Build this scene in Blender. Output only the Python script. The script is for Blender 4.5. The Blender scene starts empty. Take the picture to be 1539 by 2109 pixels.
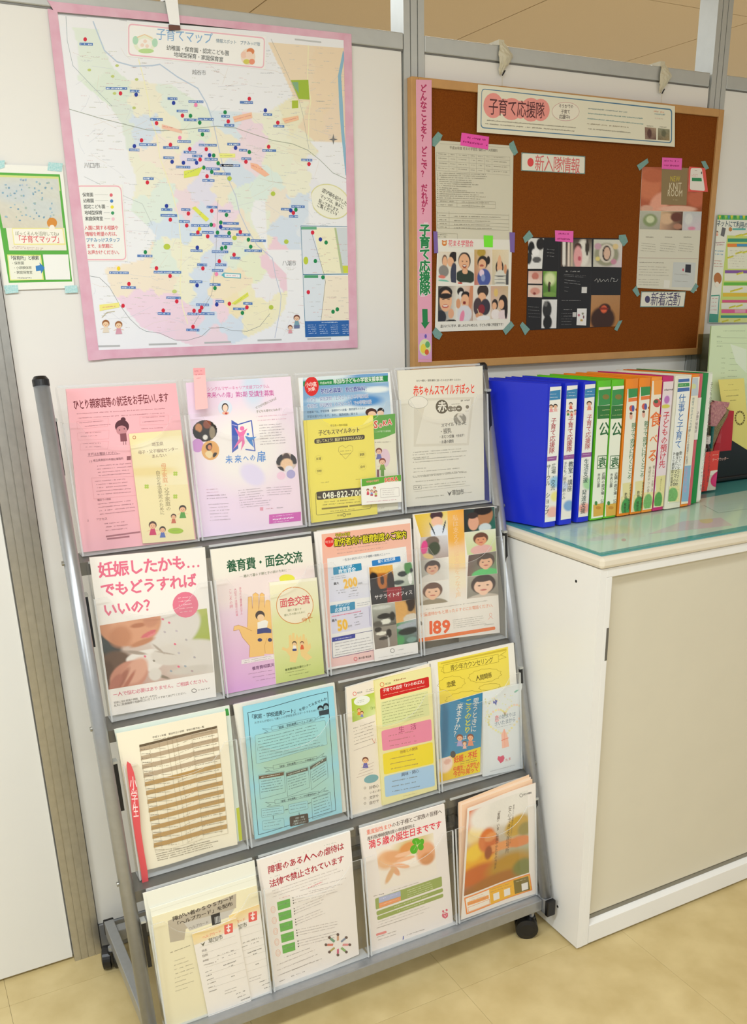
import bpy, math, random
import numpy as np
from mathutils import Vector
random.seed(7)
SC = bpy.context.scene
COL = SC.collection
# ---------------------------------------------------------------- camera
YAW, PITCH, ROLL = .4961, -.3507, -.0148
CAM = np.array([-.5691, -1.9707, 1.4632]); FPX = 1917.25; U0, V0 = 822.12, 1314.82
def _basis():
    cy, sy = math.cos(YAW), math.sin(YAW); cp, sp = math.cos(PITCH), math.sin(PITCH)
    f = np.array([sy*cp, cy*cp, sp]); r = np.array([cy, -sy, 0]); u = np.cross(r, f)
    c, s = math.cos(ROLL), math.sin(ROLL)
    return np.array([c*r+s*u, -s*r+c*u, f])
MB = _basis()
cd = bpy.data.cameras.new('camera'); cam = bpy.data.objects.new('camera', cd); COL.objects.link(cam)
from mathutils import Matrix
R_ = Matrix([[MB[0][i], MB[1][i], -MB[2][i]] for i in range(3)])
cam.matrix_world = Matrix.Translation(Vector(CAM)) @ R_.to_4x4()
cd.sensor_fit = 'VERTICAL'; cd.sensor_height = 36; cd.sensor_width = 36; cd.lens = FPX/2109*36
cd.shift_x = -(U0-769.5)/2109; cd.shift_y = (V0-1054.5)/2109
cd.clip_start = .05; cd.clip_end = 50
SC.camera = cam
# ---------------------------------------------------------------- light
w = bpy.data.worlds.new('world'); SC.world = w; w.use_nodes = True
w.node_tree.nodes['Background'].inputs[0].default_value = (.93, .97, 1, 1)
w.node_tree.nodes['Background'].inputs[1].default_value = .5
def area(name, loc, sx, sy, power, col=(.87, .95, 1.), rot=(0, 0, 0)):
    l = bpy.data.lights.new(name, 'AREA'); l.shape = 'RECTANGLE'; l.size = sx; l.size_y = sy; l.energy = power; l.color = col
    o = bpy.data.objects.new(name, l); COL.objects.link(o); o.location = loc; o.rotation_euler = rot
    return o
area('ceiling_or_fill_lamp', (-.65, -1.55, 2.47), 1.25, .32, 27)
area('ceiling_or_fill_lamp', (-2.3, -1.6, 2.47), 1.25, .32, 36)  # fill lamp added to brighten the cabinet side
area('ceiling_or_fill_lamp', (1.9, -2.0, 2.47), 1.25, .32, 5)
area('ceiling_or_fill_lamp', (-.55, -3.3, 2.47), 1.25, .32, 26)
area('ceiling_or_fill_lamp', (1.6, -3.3, 2.47), 1.25, .32, 15)
for lx, ly, lp in ((-.4, 1.3, 18), (1.6, 1.0, 26), (3.4, 1.6, 26), (1.4, 2.9, 32), (3.6, 3.2, 32)):  # lamps behind the partition, most added as fill so bounce brightens the ceiling
    area('ceiling_or_fill_lamp', (lx, ly, 2.47), 1.25, .32, lp)
vs = SC.view_settings
vs.view_transform = 'Standard'; vs.look = 'None'; vs.gamma = 1; vs.use_curve_mapping = False; vs.exposure = .3
SC.cycles.max_bounces = 8; SC.cycles.transparent_max_bounces = 24
# ---------------------------------------------------------------- pixel helpers
def ray(u, v):
    return MB.T @ np.array([(u-U0)/FPX, -(v-V0)/FPX, 1.])
def at(u, v, ax, val):                       # photo pixel -> point on the plane axis = val
    r = ray(u, v); return CAM + r*(val-CAM[ax])/r[ax]
def atp(u, v, P, n):
    r = ray(u, v); return CAM + r*np.dot(P-CAM, n)/np.dot(r, n)
# ---------------------------------------------------------------- materials
def hexl(h):
    if not isinstance(h, str): return tuple(h)
    h = h.lstrip('#')
    if len(h) == 3: h = ''.join(c*2 for c in h)
    c = [int(h[i:i+2], 16)/255 for i in (0, 2, 4)]
    return tuple(x/12.92 if x <= .04045 else ((x+.055)/1.055)**2.4 for x in c)
def mat(name, col, rough=.5, metal=0, spec=.5, noise=0, nscale=20, bump=0, bscale=200, col2=None, coat=0):
    m = bpy.data.materials.new(name); m.use_nodes = True; nt = m.node_tree; b = nt.nodes['Principled BSDF']
    c = hexl(col); b.inputs['Base Color'].default_value = (*c, 1); b.inputs['Roughness'].default_value = rough
    b.inputs['Metallic'].default_value = metal; b.inputs['Specular IOR Level'].default_value = spec
    if coat: b.inputs['Coat Weight'].default_value = coat
    tc = nt.nodes.new('ShaderNodeTexCoord')
    if noise or col2:
        n = nt.nodes.new('ShaderNodeTexNoise'); n.inputs['Scale'].default_value = nscale; n.inputs['Detail'].default_value = 6
        nt.links.new(tc.outputs['Object'], n.inputs['Vector'])
        r = nt.nodes.new('ShaderNodeValToRGB'); c2 = hexl(col2) if col2 else tuple(x*(1-noise) for x in c)
        r.color_ramp.elements[0].position = .3; r.color_ramp.elements[1].position = .7
        r.color_ramp.elements[0].color = (*c2, 1); r.color_ramp.elements[1].color = (*c, 1)
        nt.links.new(n.outputs['Fac'], r.inputs['Fac']); nt.links.new(r.outputs['Color'], b.inputs['Base Color'])
    if bump:
        n2 = nt.nodes.new('ShaderNodeTexNoise'); n2.inputs['Scale'].default_value = bscale; n2.inputs['Detail'].default_value = 4
        nt.links.new(tc.outputs['Object'], n2.inputs['Vector'])
        bp = nt.nodes.new('ShaderNodeBump'); bp.inputs['Strength'].default_value = bump; bp.inputs['Distance'].default_value = .002
        nt.links.new(n2.outputs['Fac'], bp.inputs['Height']); nt.links.new(bp.outputs['Normal'], b.inputs['Normal'])
    return m
def clear(name, tint=(1, 1, 1), gloss=.035, white=0., rough=.03, edge=.6):
    m = bpy.data.materials.new(name); m.use_nodes = True; nt = m.node_tree; nt.nodes.clear()
    out = nt.nodes.new('ShaderNodeOutputMaterial'); tr = nt.nodes.new('ShaderNodeBsdfTransparent'); tr.inputs[0].default_value = (*tint, 1)
    gl = nt.nodes.new('ShaderNodeBsdfGlossy'); gl.inputs['Roughness'].default_value = rough
    lw = nt.nodes.new('ShaderNodeLayerWeight'); lw.inputs['Blend'].default_value = .5
    pw = nt.nodes.new('ShaderNodeMath'); pw.operation = 'POWER'; pw.inputs[1].default_value = 4.5; nt.links.new(lw.outputs['Facing'], pw.inputs[0])
    fr = nt.nodes.new('ShaderNodeMath'); fr.operation = 'MULTIPLY_ADD'; fr.inputs[1].default_value = edge; fr.inputs[2].default_value = gloss; nt.links.new(pw.outputs[0], fr.inputs[0])
    mx = nt.nodes.new('ShaderNodeMixShader'); nt.links.new(fr.outputs[0], mx.inputs[0]); nt.links.new(tr.outputs[0], mx.inputs[1]); nt.links.new(gl.outputs[0], mx.inputs[2])
    last = mx
    if white:
        df = nt.nodes.new('ShaderNodeBsdfDiffuse'); df.inputs[0].default_value = (.9, .92, .92, 1)
        tl = nt.nodes.new('ShaderNodeBsdfTranslucent'); tl.inputs[0].default_value = (.9, .92, .92, 1)
        ad = nt.nodes.new('ShaderNodeMixShader'); ad.inputs[0].default_value = .4; nt.links.new(df.outputs[0], ad.inputs[1]); nt.links.new(tl.outputs[0], ad.inputs[2])
        m2 = nt.nodes.new('ShaderNodeMixShader'); m2.inputs[0].default_value = white
        nt.links.new(mx.outputs[0], m2.inputs[1]); nt.links.new(ad.outputs[0], m2.inputs[2]); last = m2
    nt.links.new(last.outputs[0], out.inputs[0])
    return m
def print_mat(name, rough, spec=.4):
    m = bpy.data.materials.new(name); m.use_nodes = True; nt = m.node_tree; b = nt.nodes['Principled BSDF']
    a = nt.nodes.new('ShaderNodeVertexColor'); a.layer_name = 'Col'
    nt.links.new(a.outputs['Color'], b.inputs['Base Color'])
    n = nt.nodes.new('ShaderNodeTexNoise'); n.inputs['Scale'].default_value = 14; tc = nt.nodes.new('ShaderNodeTexCoord')
    nt.links.new(tc.outputs['Object'], n.inputs['Vector'])
    bp = nt.nodes.new('ShaderNodeBump'); bp.inputs['Strength'].default_value = .12; bp.inputs['Distance'].default_value = .003
    nt.links.new(n.outputs['Fac'], bp.inputs['Height']); nt.links.new(bp.outputs['Normal'], b.inputs['Normal'])
    b.inputs['Roughness'].default_value = rough; b.inputs['Specular IOR Level'].default_value = spec
    return m
M = dict(
    gloss=print_mat('glossy_print', .38), matte=print_mat('plain_print', .6, .25),
    panel=mat('partition_panel', 'eae8e1', .45, bump=.06, bscale=900),
    alu=mat('brushed_aluminium', 'c9c6bd', .32, .85, noise=.12, nscale=60),
    aluw=mat('pale_anodised_rail', 'bfc1bc', .4, .3, noise=.05, nscale=40),
    silver=mat('silver_paint', 'a9abad', .35, .6, noise=.08, nscale=80),
    dark=mat('dark_grey_metal', '77756f', .4, .5),
    black=mat('black_plastic', '121214', .35),
    floor=mat('marbled_vinyl', 'd8c490', .38, col2='c2ac76', nscale=9, bump=.05, bscale=120),
    joint=mat('floor_joint', '9c8458', .6),
    ceil=mat('ceiling_board', 'dabd8c', .8, noise=.06, nscale=300),  # tan carries the dim, warm bounce light in the ceiling's colour
    ceiljoint=mat('ceiling_joint', '6b5433', .8),
    oak=mat('light_wood_frame', 'c8975a', .45, noise=.12, nscale=30),
    cork=mat('cork', '884a14', .9, spec=.15, col2='72390b', nscale=420, bump=.3, bscale=500),
    steel=mat('cream_painted_steel', 'f2f1ec', .38, noise=.02, nscale=5),
    steel2=mat('beige_painted_door', 'ddd6c0', .45, noise=.03, nscale=8),
    track=mat('grey_track', '8d8878', .5, .3),
    top=mat('cream_laminate_top', 'e8dfcb', .42),
    acr=clear('clear_acrylic'), acre=clear('acrylic_edge', white=.55, rough=.15), acrf=clear('clear_acrylic_front', white=.02, rough=.04, gloss=.03),  # edge material is whitened, painting in light caught by the acrylic rims
    glass=clear('green_glass_sheet', tint=(.93, .985, .965), rough=.12, gloss=.02, edge=.3), glasse=mat('green_glass_edge', '4c9a80', .2),
    tapew=mat('crumpled_white_tape', 'cfc8ae', .45, bump=.5, bscale=60),
    strap=mat('white_strap', 'fbfbf8', .5), brown=mat('brown_strap_end', '6d4436', .6),
    teal=mat('teal_masking_tape', '7fa9a0', .6, noise=.25, nscale=260), pinktape=mat('pink_tape', 'dda6ba', .5, col2='e6bccb', nscale=30),
    dots=mat('turquoise_patterned_tape', '8fd0d2', .6, col2='d5ecea', nscale=420), purple=mat('purple_tape', '7c62a8', .55),
    screw=mat('steel_screw', '9a988f', .3, .8), paperedge=mat('paper_edges', 'efeae0', .7))
_mc = {}
def flat(hexc, rough=.45):
    k = (hexc, rough)
    if k not in _mc: _mc[k] = mat('paint_'+hexc, hexc, rough, noise=.03, nscale=30)
    return _mc[k]
# ---------------------------------------------------------------- object helpers
def tag(o, label=None, cat=None, group=None, kind=None):
    for k, v in (('label', label), ('category', cat), ('group', group), ('kind', kind)):
        if v: o[k] = v
    return o
def empty(name, loc, label=None, cat=None, group=None, kind=None):
    o = bpy.data.objects.new(name, None); COL.objects.link(o); o.location = Vector([float(x) for x in loc]); o.empty_display_size = .05
    return tag(o, label, cat, group, kind)
def ploc(p):
    v = Vector((0, 0, 0))
    while p is not None: v += p.location; p = p.parent
    return np.array(v)
def link(name, V, F, mats, parent=None, mi=None, smooth=False, colors=None):
    V = np.array(V, float)
    lo, hi = V.min(0), V.max(0)
    base = np.array([(lo[0]+hi[0])/2, (lo[1]+hi[1])/2, lo[2]])
    me = bpy.data.meshes.new(name)
    me.from_pydata([tuple(p) for p in (V-base)], [], F)
    if not isinstance(mats, (list, tuple)): mats = [mats]
    for m in mats: me.materials.append(m)
    if mi: me.polygons.foreach_set('material_index', mi)
    if smooth: me.polygons.foreach_set('use_smooth', [True]*len(F))
    if colors is not None:
        a = me.color_attributes.new('Col', 'FLOAT_COLOR', 'POINT')
        a.data.foreach_set('color', np.array(colors, np.float32).ravel())
    me.update()
    o = bpy.data.objects.new(name, me); COL.objects.link(o)
    o.location = Vector(base - (ploc(parent) if parent else 0)); o.parent = parent
    return o
class G:                                     # collects simple solids
    def __init__(s): s.V = []; s.F = []; s.mi = []
    def add(s, V, F, m=0):
        n = len(s.V); s.V += [tuple(map(float, p)) for p in V]; s.F += [tuple(i+n for i in f) for f in F]; s.mi += [m]*len(F); return s
    def box(s, a, b, m=0, bev=0):
        x0, y0, z0 = a; x1, y1, z1 = b
        if bev:
            import itertools
            me = G._bev(a, b, bev); return s.add(me[0], me[1], m)
        V = [(x0, y0, z0), (x1, y0, z0), (x1, y1, z0), (x0, y1, z0), (x0, y0, z1), (x1, y0, z1), (x1, y1, z1), (x0, y1, z1)]
        return s.add(V, [(3, 2, 1, 0), (4, 5, 6, 7), (0, 1, 5, 4), (1, 2, 6, 5), (2, 3, 7, 6), (3, 0, 4, 7)], m)
    @staticmethod
    def _bev(a, b, r):
        import bmesh
        bm = bmesh.new(); bmesh.ops.create_cube(bm, size=1)
        for v in bm.verts: v.co = Vector([(a[i]+b[i])/2 + v.co[i]*(b[i]-a[i]) for i in range(3)])
        bmesh.ops.bevel(bm, geom=list(bm.edges), offset=r, segments=2, profile=.5, affect='EDGES')
        bm.verts.index_update()
        out = ([tuple(v.co) for v in bm.verts], [tuple(v.index for v in f.verts) for f in bm.faces]); bm.free(); return out
    def hexa(s, P, m=0):                     # 8 points: bottom ring then top ring
        return s.add(P, [(3, 2, 1, 0), (4, 5, 6, 7), (0, 1, 5, 4), (1, 2, 6, 5), (2, 3, 7, 6), (3, 0, 4, 7)], m)
    def tube(s, P0, P1, r, m=0, n=16, r1=None, sq=False):
        P0, P1 = np.array(P0, float), np.array(P1, float); d = P1-P0; d /= np.linalg.norm(d)
        a = np.cross(d, [0, 0, 1.]) if abs(d[2]) < .99 else np.array([1., 0, 0]); a /= np.linalg.norm(a); b = np.cross(d, a)
        if r1 is None: r1 = r
        V = []
        for P, q in ((P0, r), (P1, r1)):
            for k in range(n):
                t = 2*math.pi*k/n + (math.pi/4 if sq else 0)
                V.append(P + q*(math.cos(t)*a+math.sin(t)*b))
        F = [(k, (k+1) % n, n+(k+1) % n, n+k) for k in range(n)] + [tuple(range(n))[::-1], tuple(range(n, 2*n))]
        return s.add(V, F, m)
    def extr(s, poly, x0, x1, m=0):          # (y, z) outline run along x
        n = len(poly)
        V = [(x0, y, z) for y, z in poly] + [(x1, y, z) for y, z in poly]
        F = [(k, (k+1) % n, n+(k+1) % n, n+k) for k in range(n)] + [tuple(range(n))[::-1], tuple(range(n, 2*n))]
        return s.add(V, F, m)
    def obj(s, name, mats, parent=None, smooth=False, **kw):
        o = link(name, s.V, s.F, mats, parent, s.mi, smooth)
        return tag(o, **kw) if kw else o
# ---------------------------------------------------------------- printed sheets
_gl = {}
def glyph(ch, bold):
    k = (ch, bold)
    if k not in _gl:
        cu = bpy.data.curves.new('g', 'FONT'); cu.body = ch; cu.size = 1; cu.resolution_u = 2 if ord(ch) < 256 else 1
        o = bpy.data.objects.new('g', cu); me = bpy.data.meshes.new_from_object(o)
        V = np.array([v.co[:2] for v in me.vertices]) if len(me.vertices) else np.zeros((0, 2))
        F = [tuple(p.vertices) for p in me.polygons]
        adv = (V[:, 0].max()+.07) if len(V) and ord(ch) < 0x2000 else (.35 if ord(ch) < 0x2000 else 1.)
        bpy.data.objects.remove(o); bpy.data.curves.remove(cu); bpy.data.meshes.remove(me)
        _gl[k] = (V, F, adv)
    return _gl[k]
def stamps(b):
    """offsets at which a glyph is stamped to thicken its strokes (b in thousandths of an em)"""
    if b <= 0: return ((0, 0),)
    r = b*.0011
    if b < 25: return ((r, r), (-r, -r), (r, -r), (-r, r))
    q = r*.7; return ((r, 0), (-r, 0), (0, r), (0, -r), (q, q), (-q, -q), (q, -q), (-q, q))
_g0 = glyph('国', 0)[0]
EMW = (_g0[:, 0].max()-_g0[:, 0].min())/.88; EMC = (_g0[:, 1].max()+_g0[:, 1].min())/2
EML = (_g0[:, 0].max()+_g0[:, 0].min())/2
STEP = 7e-6
class Sheet:
    """A paper thing: corners TL,TR,BR,BL (world), W x H mm, everything printed on it given in zoomed-photo coordinates crop=(ox,oy,s)."""
    def __init__(s, C4, crop=(0, 0, 1), base='ffffff', thick=.0006, bend=None, edge='f2eee4', W=None, H=None, grid=1):
        s.C = [np.array(c, float) for c in C4]; s.crop = crop
        tl, tr, br, bl = s.C
        s.W = W or 500*(np.linalg.norm(tr-tl)+np.linalg.norm(br-bl)); s.H = H or 500*(np.linalg.norm(bl-tl)+np.linalg.norm(br-tr))
        n = np.cross(br-tl, tr-bl); s.N = n/np.linalg.norm(n)
        if np.dot(s.N, CAM-tl) < 0: s.N = -s.N
        s.lock = False; s.bend = bend; s.V = []; s.F = []; s.c = []; s.n = 0; s.x = np.array([.5, .5])
        s.eC = (tl+br)/2; s.base = hexl(base)
        gx, gy = (56, 14) if bend else (1, 1)
        col = hexl(base)
        s._grid(0, 0, s.W, s.H, gx, gy, lambda a, b: col)
        # back and sides
        t = thick*1000; k = len(s.V); e = hexl(edge); m = 56 if bend else 1
        ring = [(s.W*i/m, 0) for i in range(m)]+[(s.W, s.H*i/m) for i in range(m)]+[(s.W*(1-i/m), s.H) for i in range(m)]+[(0, s.H*(1-i/m)) for i in range(m)]
        q = len(ring)
        for d in (-.0003, -t):
            for (x, y) in ring: s.V.append(s.w(x, y, d/1000 if d != -t else -thick)); s.c.append((*e, 1))
        for i in range(q): s.F.append((k+i, k+(i+1) % q, k+q+(i+1) % q, k+q+i))
        if bend: f0 = len(s.F); s._grid(0, 0, s.W, s.H, gx, gy, lambda a, b: e, -thick); s.F[f0:] = [f[::-1] for f in s.F[f0:]]
        else: s.F.append(tuple(k+q+i for i in range(q)))
    def w(s, x, y, d=0.):
        a, b = x/s.W, y/s.H; tl, tr, br, bl = s.C
        P = tl*(1-a)*(1-b)+tr*a*(1-b)+br*a*b+bl*(1-a)*b
        return P + s.N*(d+(s.bend(a, b) if s.bend else 0))
    def q(s, x, y):                          # zoomed-photo point -> local mm on the sheet
        u = x/s.crop[2]+s.crop[0]; v = y/s.crop[2]+s.crop[1]
        P = atp(u, v, s.eC, s.N); tl, tr, br, bl = s.C; g = np.array([.5, .5])
        for _ in range(6):
            a, b = g
            R = tl*(1-a)*(1-b)+tr*a*(1-b)+br*a*b+bl*(1-a)*b-P
            Ja = (tr-tl)*(1-b)+(br-bl)*b; Jb = (bl-tl)*(1-a)+(br-tr)*a
            J = np.stack([Ja, Jb], 1); g = g-np.linalg.lstsq(J, R, rcond=None)[0]
        return np.array([g[0]*s.W, g[1]*s.H])
    def _lay(s):
        if not s.lock: s.n += 1
        return (.00009 if s.bend else .00003)+s.n*STEP
    def _grid(s, x0, y0, x1, y1, nx, ny, f, d=0., quad=None):
        k = len(s.V)
        for j in range(ny+1):
            for i in range(nx+1):
                a, b = i/nx, j/ny
                if quad is not None:
                    p = quad[0]*(1-a)*(1-b)+quad[1]*a*(1-b)+quad[2]*a*b+quad[3]*(1-a)*b
                else: p = (x0+(x1-x0)*a, y0+(y1-y0)*b)
                s.V.append(s.w(min(max(p[0], 0), s.W), min(max(p[1], 0), s.H), d)); s.c.append((*f(a, b)[:3], 1))
        for j in range(ny):
            for i in range(nx):
                o = k+j*(nx+1)+i; s.F.append((o, o+1, o+nx+2, o+nx+1))
    def poly(s, pts, col, raw=False):        # filled polygon
        d = s._lay(); k = len(s.V); c = hexl(col)
        P = pts if raw else [s.q(*p) for p in pts]
        if s.bend:                           # cut into narrow strips that follow the curl
            def clip(Q, x, keep):
                o = []
                for i in range(len(Q)):
                    A, B = Q[i-1], Q[i]; ia, ib = (A[0]-x)*keep >= 0, (B[0]-x)*keep >= 0
                    if ia != ib: f = (x-A[0])/(B[0]-A[0]); o.append(A+(B-A)*f)
                    if ib: o.append(B)
                return o
            P = [np.array(p, float) for p in P]; x = math.floor(min(p[0] for p in P)/4)*4; xm = max(p[0] for p in P)
            while x < xm:
                Q = clip(clip(P, x, 1), x+4, -1) if len(P) > 2 else []
                if len(Q) > 2:
                    k = len(s.V)
                    for p in Q: s.V.append(s.w(min(max(p[0], 0), s.W), min(max(p[1], 0), s.H), d)); s.c.append((*c, 1))
                    s.F.append(tuple(range(k, k+len(Q))))
                x += 4
            return s
        for p in P: s.V.append(s.w(min(max(p[0], 0), s.W), min(max(p[1], 0), s.H), d)); s.c.append((*c, 1))
        s.F.append(tuple(range(k, k+len(P)))); return s
    def bx(s, x0, y0, x1, y1, col, y0r=None, y1r=None):   # box with slanted top/bottom (right-hand y optional)
        y0r = y0 if y0r is None else y0r; y1r = y1+(y0r-y0) if y1r is None else y1r
        return s.poly([(x0, y0), (x1, y0r), (x1, y1r), (x0, y1)], col)
    def rq(s, pts, r, col, border=None, bw=1.):           # rounded quad, r in mm
        P = [s.q(*p) for p in pts]
        def rr(P, r):
            out = []
            for i in range(4):
                p = np.array(P[i]); a = np.array(P[i-1])-p; b = np.array(P[(i+1) % 4])-p
                la, lb = np.linalg.norm(a), np.linalg.norm(b); rad = min(r, la*.49, lb*.49); A = p+a/la*rad; B = p+b/lb*rad
                for t in (0, .25, .5, .75, 1): out.append(A*(1-t)**2+2*p*t*(1-t)+B*t*t)
            return out
        if border:
            s.poly(rr(P, r), border, True); c = sum(P)/4
            Q = []
            for i in range(4):
                p = P[i]; a = P[i-1]-p; b = P[(i+1) % 4]-p; Q.append(p+a/np.linalg.norm(a)*bw+b/np.linalg.norm(b)*bw)
            P = Q; r = max(r-bw, .5)
        return s.poly(rr(P, r), col, True)
    def el(s, cx, cy, rx, ry, col, rot=0, n=20, a0=0, a1=360):
        pts = []
        for k in range(n):
            t = math.radians(a0+(a1-a0)*k/(n if a1-a0 == 360 else n-1)); x, y = rx*math.cos(t), ry*math.sin(t); c, q = math.cos(math.radians(rot)), math.sin(math.radians(rot))
            pts.append((cx+x*c-y*q, cy+x*q+y*c))
        return s.poly(pts, col)
    def ring(s, cx, cy, rx, ry, wd, col, fill=None, n=28):
        if fill: s.el(cx, cy, rx, ry, fill)
        return s.ln([(cx+rx*math.cos(6.2832*k/n), cy+ry*math.sin(6.2832*k/n)) for k in range(n+1)], wd, col)
    def ln(s, pts, wd, col):
        d = s._lay(); c = hexl(col); P = [s.q(*p) for p in pts]
        if s.bend:
            Q = [P[0]]
            for a, b in zip(P, P[1:]):
                m = max(1, int(np.linalg.norm(b-a)/4)); Q += [a+(b-a)*(i+1)/m for i in range(m)]
            P = Q
        for si, (a, b) in enumerate(zip(P, P[1:])):
            t = b-a; L = np.linalg.norm(t); dz_ = d+(si % 2)*2.5e-6
            if L < 1e-6: continue
            t = t/L; nn = np.array([-t[1], t[0]])*wd/2; k = len(s.V); e = t*wd*.25
            for p in (a+nn-e, b+nn+e, b-nn+e, a-nn-e): s.V.append(s.w(min(max(p[0], 0), s.W), min(max(p[1], 0), s.H), dz_)); s.c.append((*c, 1))
            s.F.append((k, k+1, k+2, k+3))
        return s
    def frame(s, pts, wd, col): return s.ln(list(pts)+[pts[0]], wd, col)
    def t(s, txt, x1, y1, x2, y2, col, hs=1., bold=0, out=None, ow=18, gap=1.):
        """horizontal text whose centre line runs from (x1,y1) to (x2,y2); hs = height / natural height"""
        A, B = s.q(x1, y1), s.q(x2, y2); e = B-A; L = np.linalg.norm(e); e = e/L; up = np.array([e[1], -e[0]])
        adv = [glyph(ch, 0)[2]/EMW if ord(ch) < 0x2000 else 1. for ch in txt]; tot = sum(adv); em = L/tot
        for bd, c in (((bold+ow, out),) if out else ())+((bold, col),):
            s.n += 3 if bd else 0; d = s._lay(); cl = hexl(c); x = 0.
            for ch, ad in zip(txt, adv):
                V, F, _ = glyph(ch, 0)
                for si, (ox, oy) in enumerate(stamps(bd) if len(V) else ()):
                    k = len(s.V); dz_ = d-si*2.5e-6
                    for gx, gy in V+(ox, oy):
                        lx = (x+(ad/2 if ord(ch) >= 0x2000 else 0))*em + ((gx-EML if ord(ch) >= 0x2000 else gx)/EMW)*em*gap
                        p = A+e*lx+up*((gy-EMC)/EMW*em*hs); s.V.append(s.w(p[0], p[1], dz_)); s.c.append((*cl, 1))
                    s.F += [tuple(i+k for i in f) for f in F]
                x += ad
        return s
    def v(s, txt, x1, y1, x2, y2, col, ws=1., bold=0, out=None, ow=18):
        """vertical text from top (x1,y1) to bottom (x2,y2)"""
        A, B = s.q(x1, y1), s.q(x2, y2); e = B-A; L = np.linalg.norm(e); e = e/L; rt = np.array([e[1], -e[0]])
        if rt[0] < 0: rt = -rt
        em = L/len(txt)
        for bd, c in (((bold+ow, out),) if out else ())+((bold, col),):
            s.n += 3 if bd else 0; d = s._lay(); cl = hexl(c)
            for i, ch in enumerate(txt):
                V, F, _ = glyph('丨' if ch == 'ー' else ch, 0)
                if not len(V): continue
                cx = (V[:, 0].max()+V[:, 0].min())/2 if ord(ch) < 0x2000 else EML
                for si, (ox, oy) in enumerate(stamps(bd)):
                    k = len(s.V); dz_ = d-si*2.5e-6
                    for gx, gy in V+(ox, oy):
                        gx2, gy2 = (gx-cx)/EMW, (gy-EMC)/EMW
                        if ch in '「」『』（）～': gx2, gy2 = gy2, -gx2
                        p = A+e*(em*(i+.5)-gy2*em)+rt*gx2*em*ws; s.V.append(s.w(p[0], p[1], dz_)); s.c.append((*cl, 1))
                    s.F += [tuple(j+k for j in f) for f in F]
        return s
    def mic(s, x1, y1, x2, y2, col='8a8078', h=1.3, fill=.86, n=1, dx=0, dy=0, rag=.15):
        """illegibly small print: rows of character-sized specks"""
        d = s._lay(); c0 = .84*np.array(hexl(col))+.16*np.array(s.base)
        for r in range(n):
            A, B = s.q(x1+dx*r, y1+dy*r), s.q(x2+dx*r, y2+dy*r); L0 = np.linalg.norm(B-A); e = (B-A)/L0; up = np.array([e[1], -e[0]])
            L = L0*(1-random.random()*rag); x = 0
            while x < L:
                wdt = h*random.uniform(.55, 1.1)
                if random.random() < fill:
                    hh = h*random.uniform(.5, .95)/2; o = h*random.uniform(-.1, .1); k = len(s.V); cc = c0*random.uniform(.8, 1.25)
                    for a, b in ((x, -hh), (x+wdt*.66, -hh*random.uniform(.4, 1)), (x+wdt*.7, hh), (x, hh*random.uniform(.3, 1))):
                        p = A+e*a+up*(b+o); s.V.append(s.w(min(max(p[0], 0), s.W), min(max(p[1], 0), s.H), d)); s.c.append((*np.clip(cc, 0, 1), 1))
                    s.F.append((k, k+1, k+2, k+3))
                x += wdt
        return s
    def ph(s, quad, bg, shapes=(), nx=22, ny=22, grain=0., rnd=False):
        """a small printed picture: bg = 1, 2 (top,bottom) or 4 corner colours; shapes (cx,cy,rx,ry,colour[,softness[,rot]]) in 0..1"""
        nx, ny = (max(60, nx), max(20, ny)) if s.bend else (int(nx*1.7), int(ny*1.7))
        d = s._lay(); P = [s.q(*p) for p in quad]; f0 = len(s.F)
        b = [np.array(hexl(c)) for c in (bg if isinstance(bg, (list, tuple)) else [bg])]
        if len(b) == 1: b = b*4
        elif len(b) == 2: b = [b[0], b[0], b[1], b[1]]
        X, Y = np.meshgrid(np.linspace(0, 1, nx+1), np.linspace(0, 1, ny+1))
        I = (b[0]*((1-X)*(1-Y))[..., None]+b[1]*(X*(1-Y))[..., None]+b[2]*(X*Y)[..., None]+b[3]*((1-X)*Y)[..., None])
        for sh in shapes:
            cx, cy, rx, ry, c = sh[:5]; soft = .45*(sh[5] if len(sh) > 5 else .25); rot = math.radians(sh[6]) if len(sh) > 6 else 0
            dx, dy = X-cx, Y-cy; ax = dx*math.cos(rot)+dy*math.sin(rot); ay = -dx*math.sin(rot)+dy*math.cos(rot)
            r = np.sqrt((ax/rx)**2+(ay/ry)**2); m = np.clip((1+soft-r)/(2*soft+1e-6), 0, 1)[..., None]
            I = I*(1-m)+np.array(hexl(c))*m
        if grain:
            rs = np.random.RandomState(5+s.n); I = np.clip(I*(1+grain*(rs.rand(ny+1, nx+1, 1)-.5)*2), 0, 1)
        s._grid(0, 0, 0, 0, nx, ny, lambda a, bb: I[int(round(bb*ny)), int(round(a*nx))], d, [np.array(p) for p in P])
        if rnd: s.F[f0:] = [f for k, f in enumerate(s.F[f0:]) if ((k % nx+.5)/nx-.5)**2+((k//nx+.5)/ny-.5)**2 < .25]
        return s
    def kid(s, cx, cy, r, hair='3a2a20', skin='f0c8a0', top='6a8ac0', bottom=None, legs=None):
        """small drawn figure, head centre (cx,cy), head radius r in zoomed pixels"""
        s.poly([(cx-r*.5, cy+r*.8), (cx+r*.5, cy+r*.8), (cx+r*1.05, cy+r*2.6), (cx-r*.95, cy+r*2.7)], top)
        s.ln([(cx-r*.7, cy+r*1.3), (cx-r*1.5, cy+r*1.6)], .8, skin); s.ln([(cx+r*.7, cy+r*1.3), (cx+r*1.5, cy+r*1.4)], .8, skin)
        if bottom: s.poly([(cx-r*.95, cy+r*2.5), (cx+r*1.05, cy+r*2.4), (cx+r, cy+r*3.5), (cx-r*.9, cy+r*3.6)], bottom)
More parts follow.
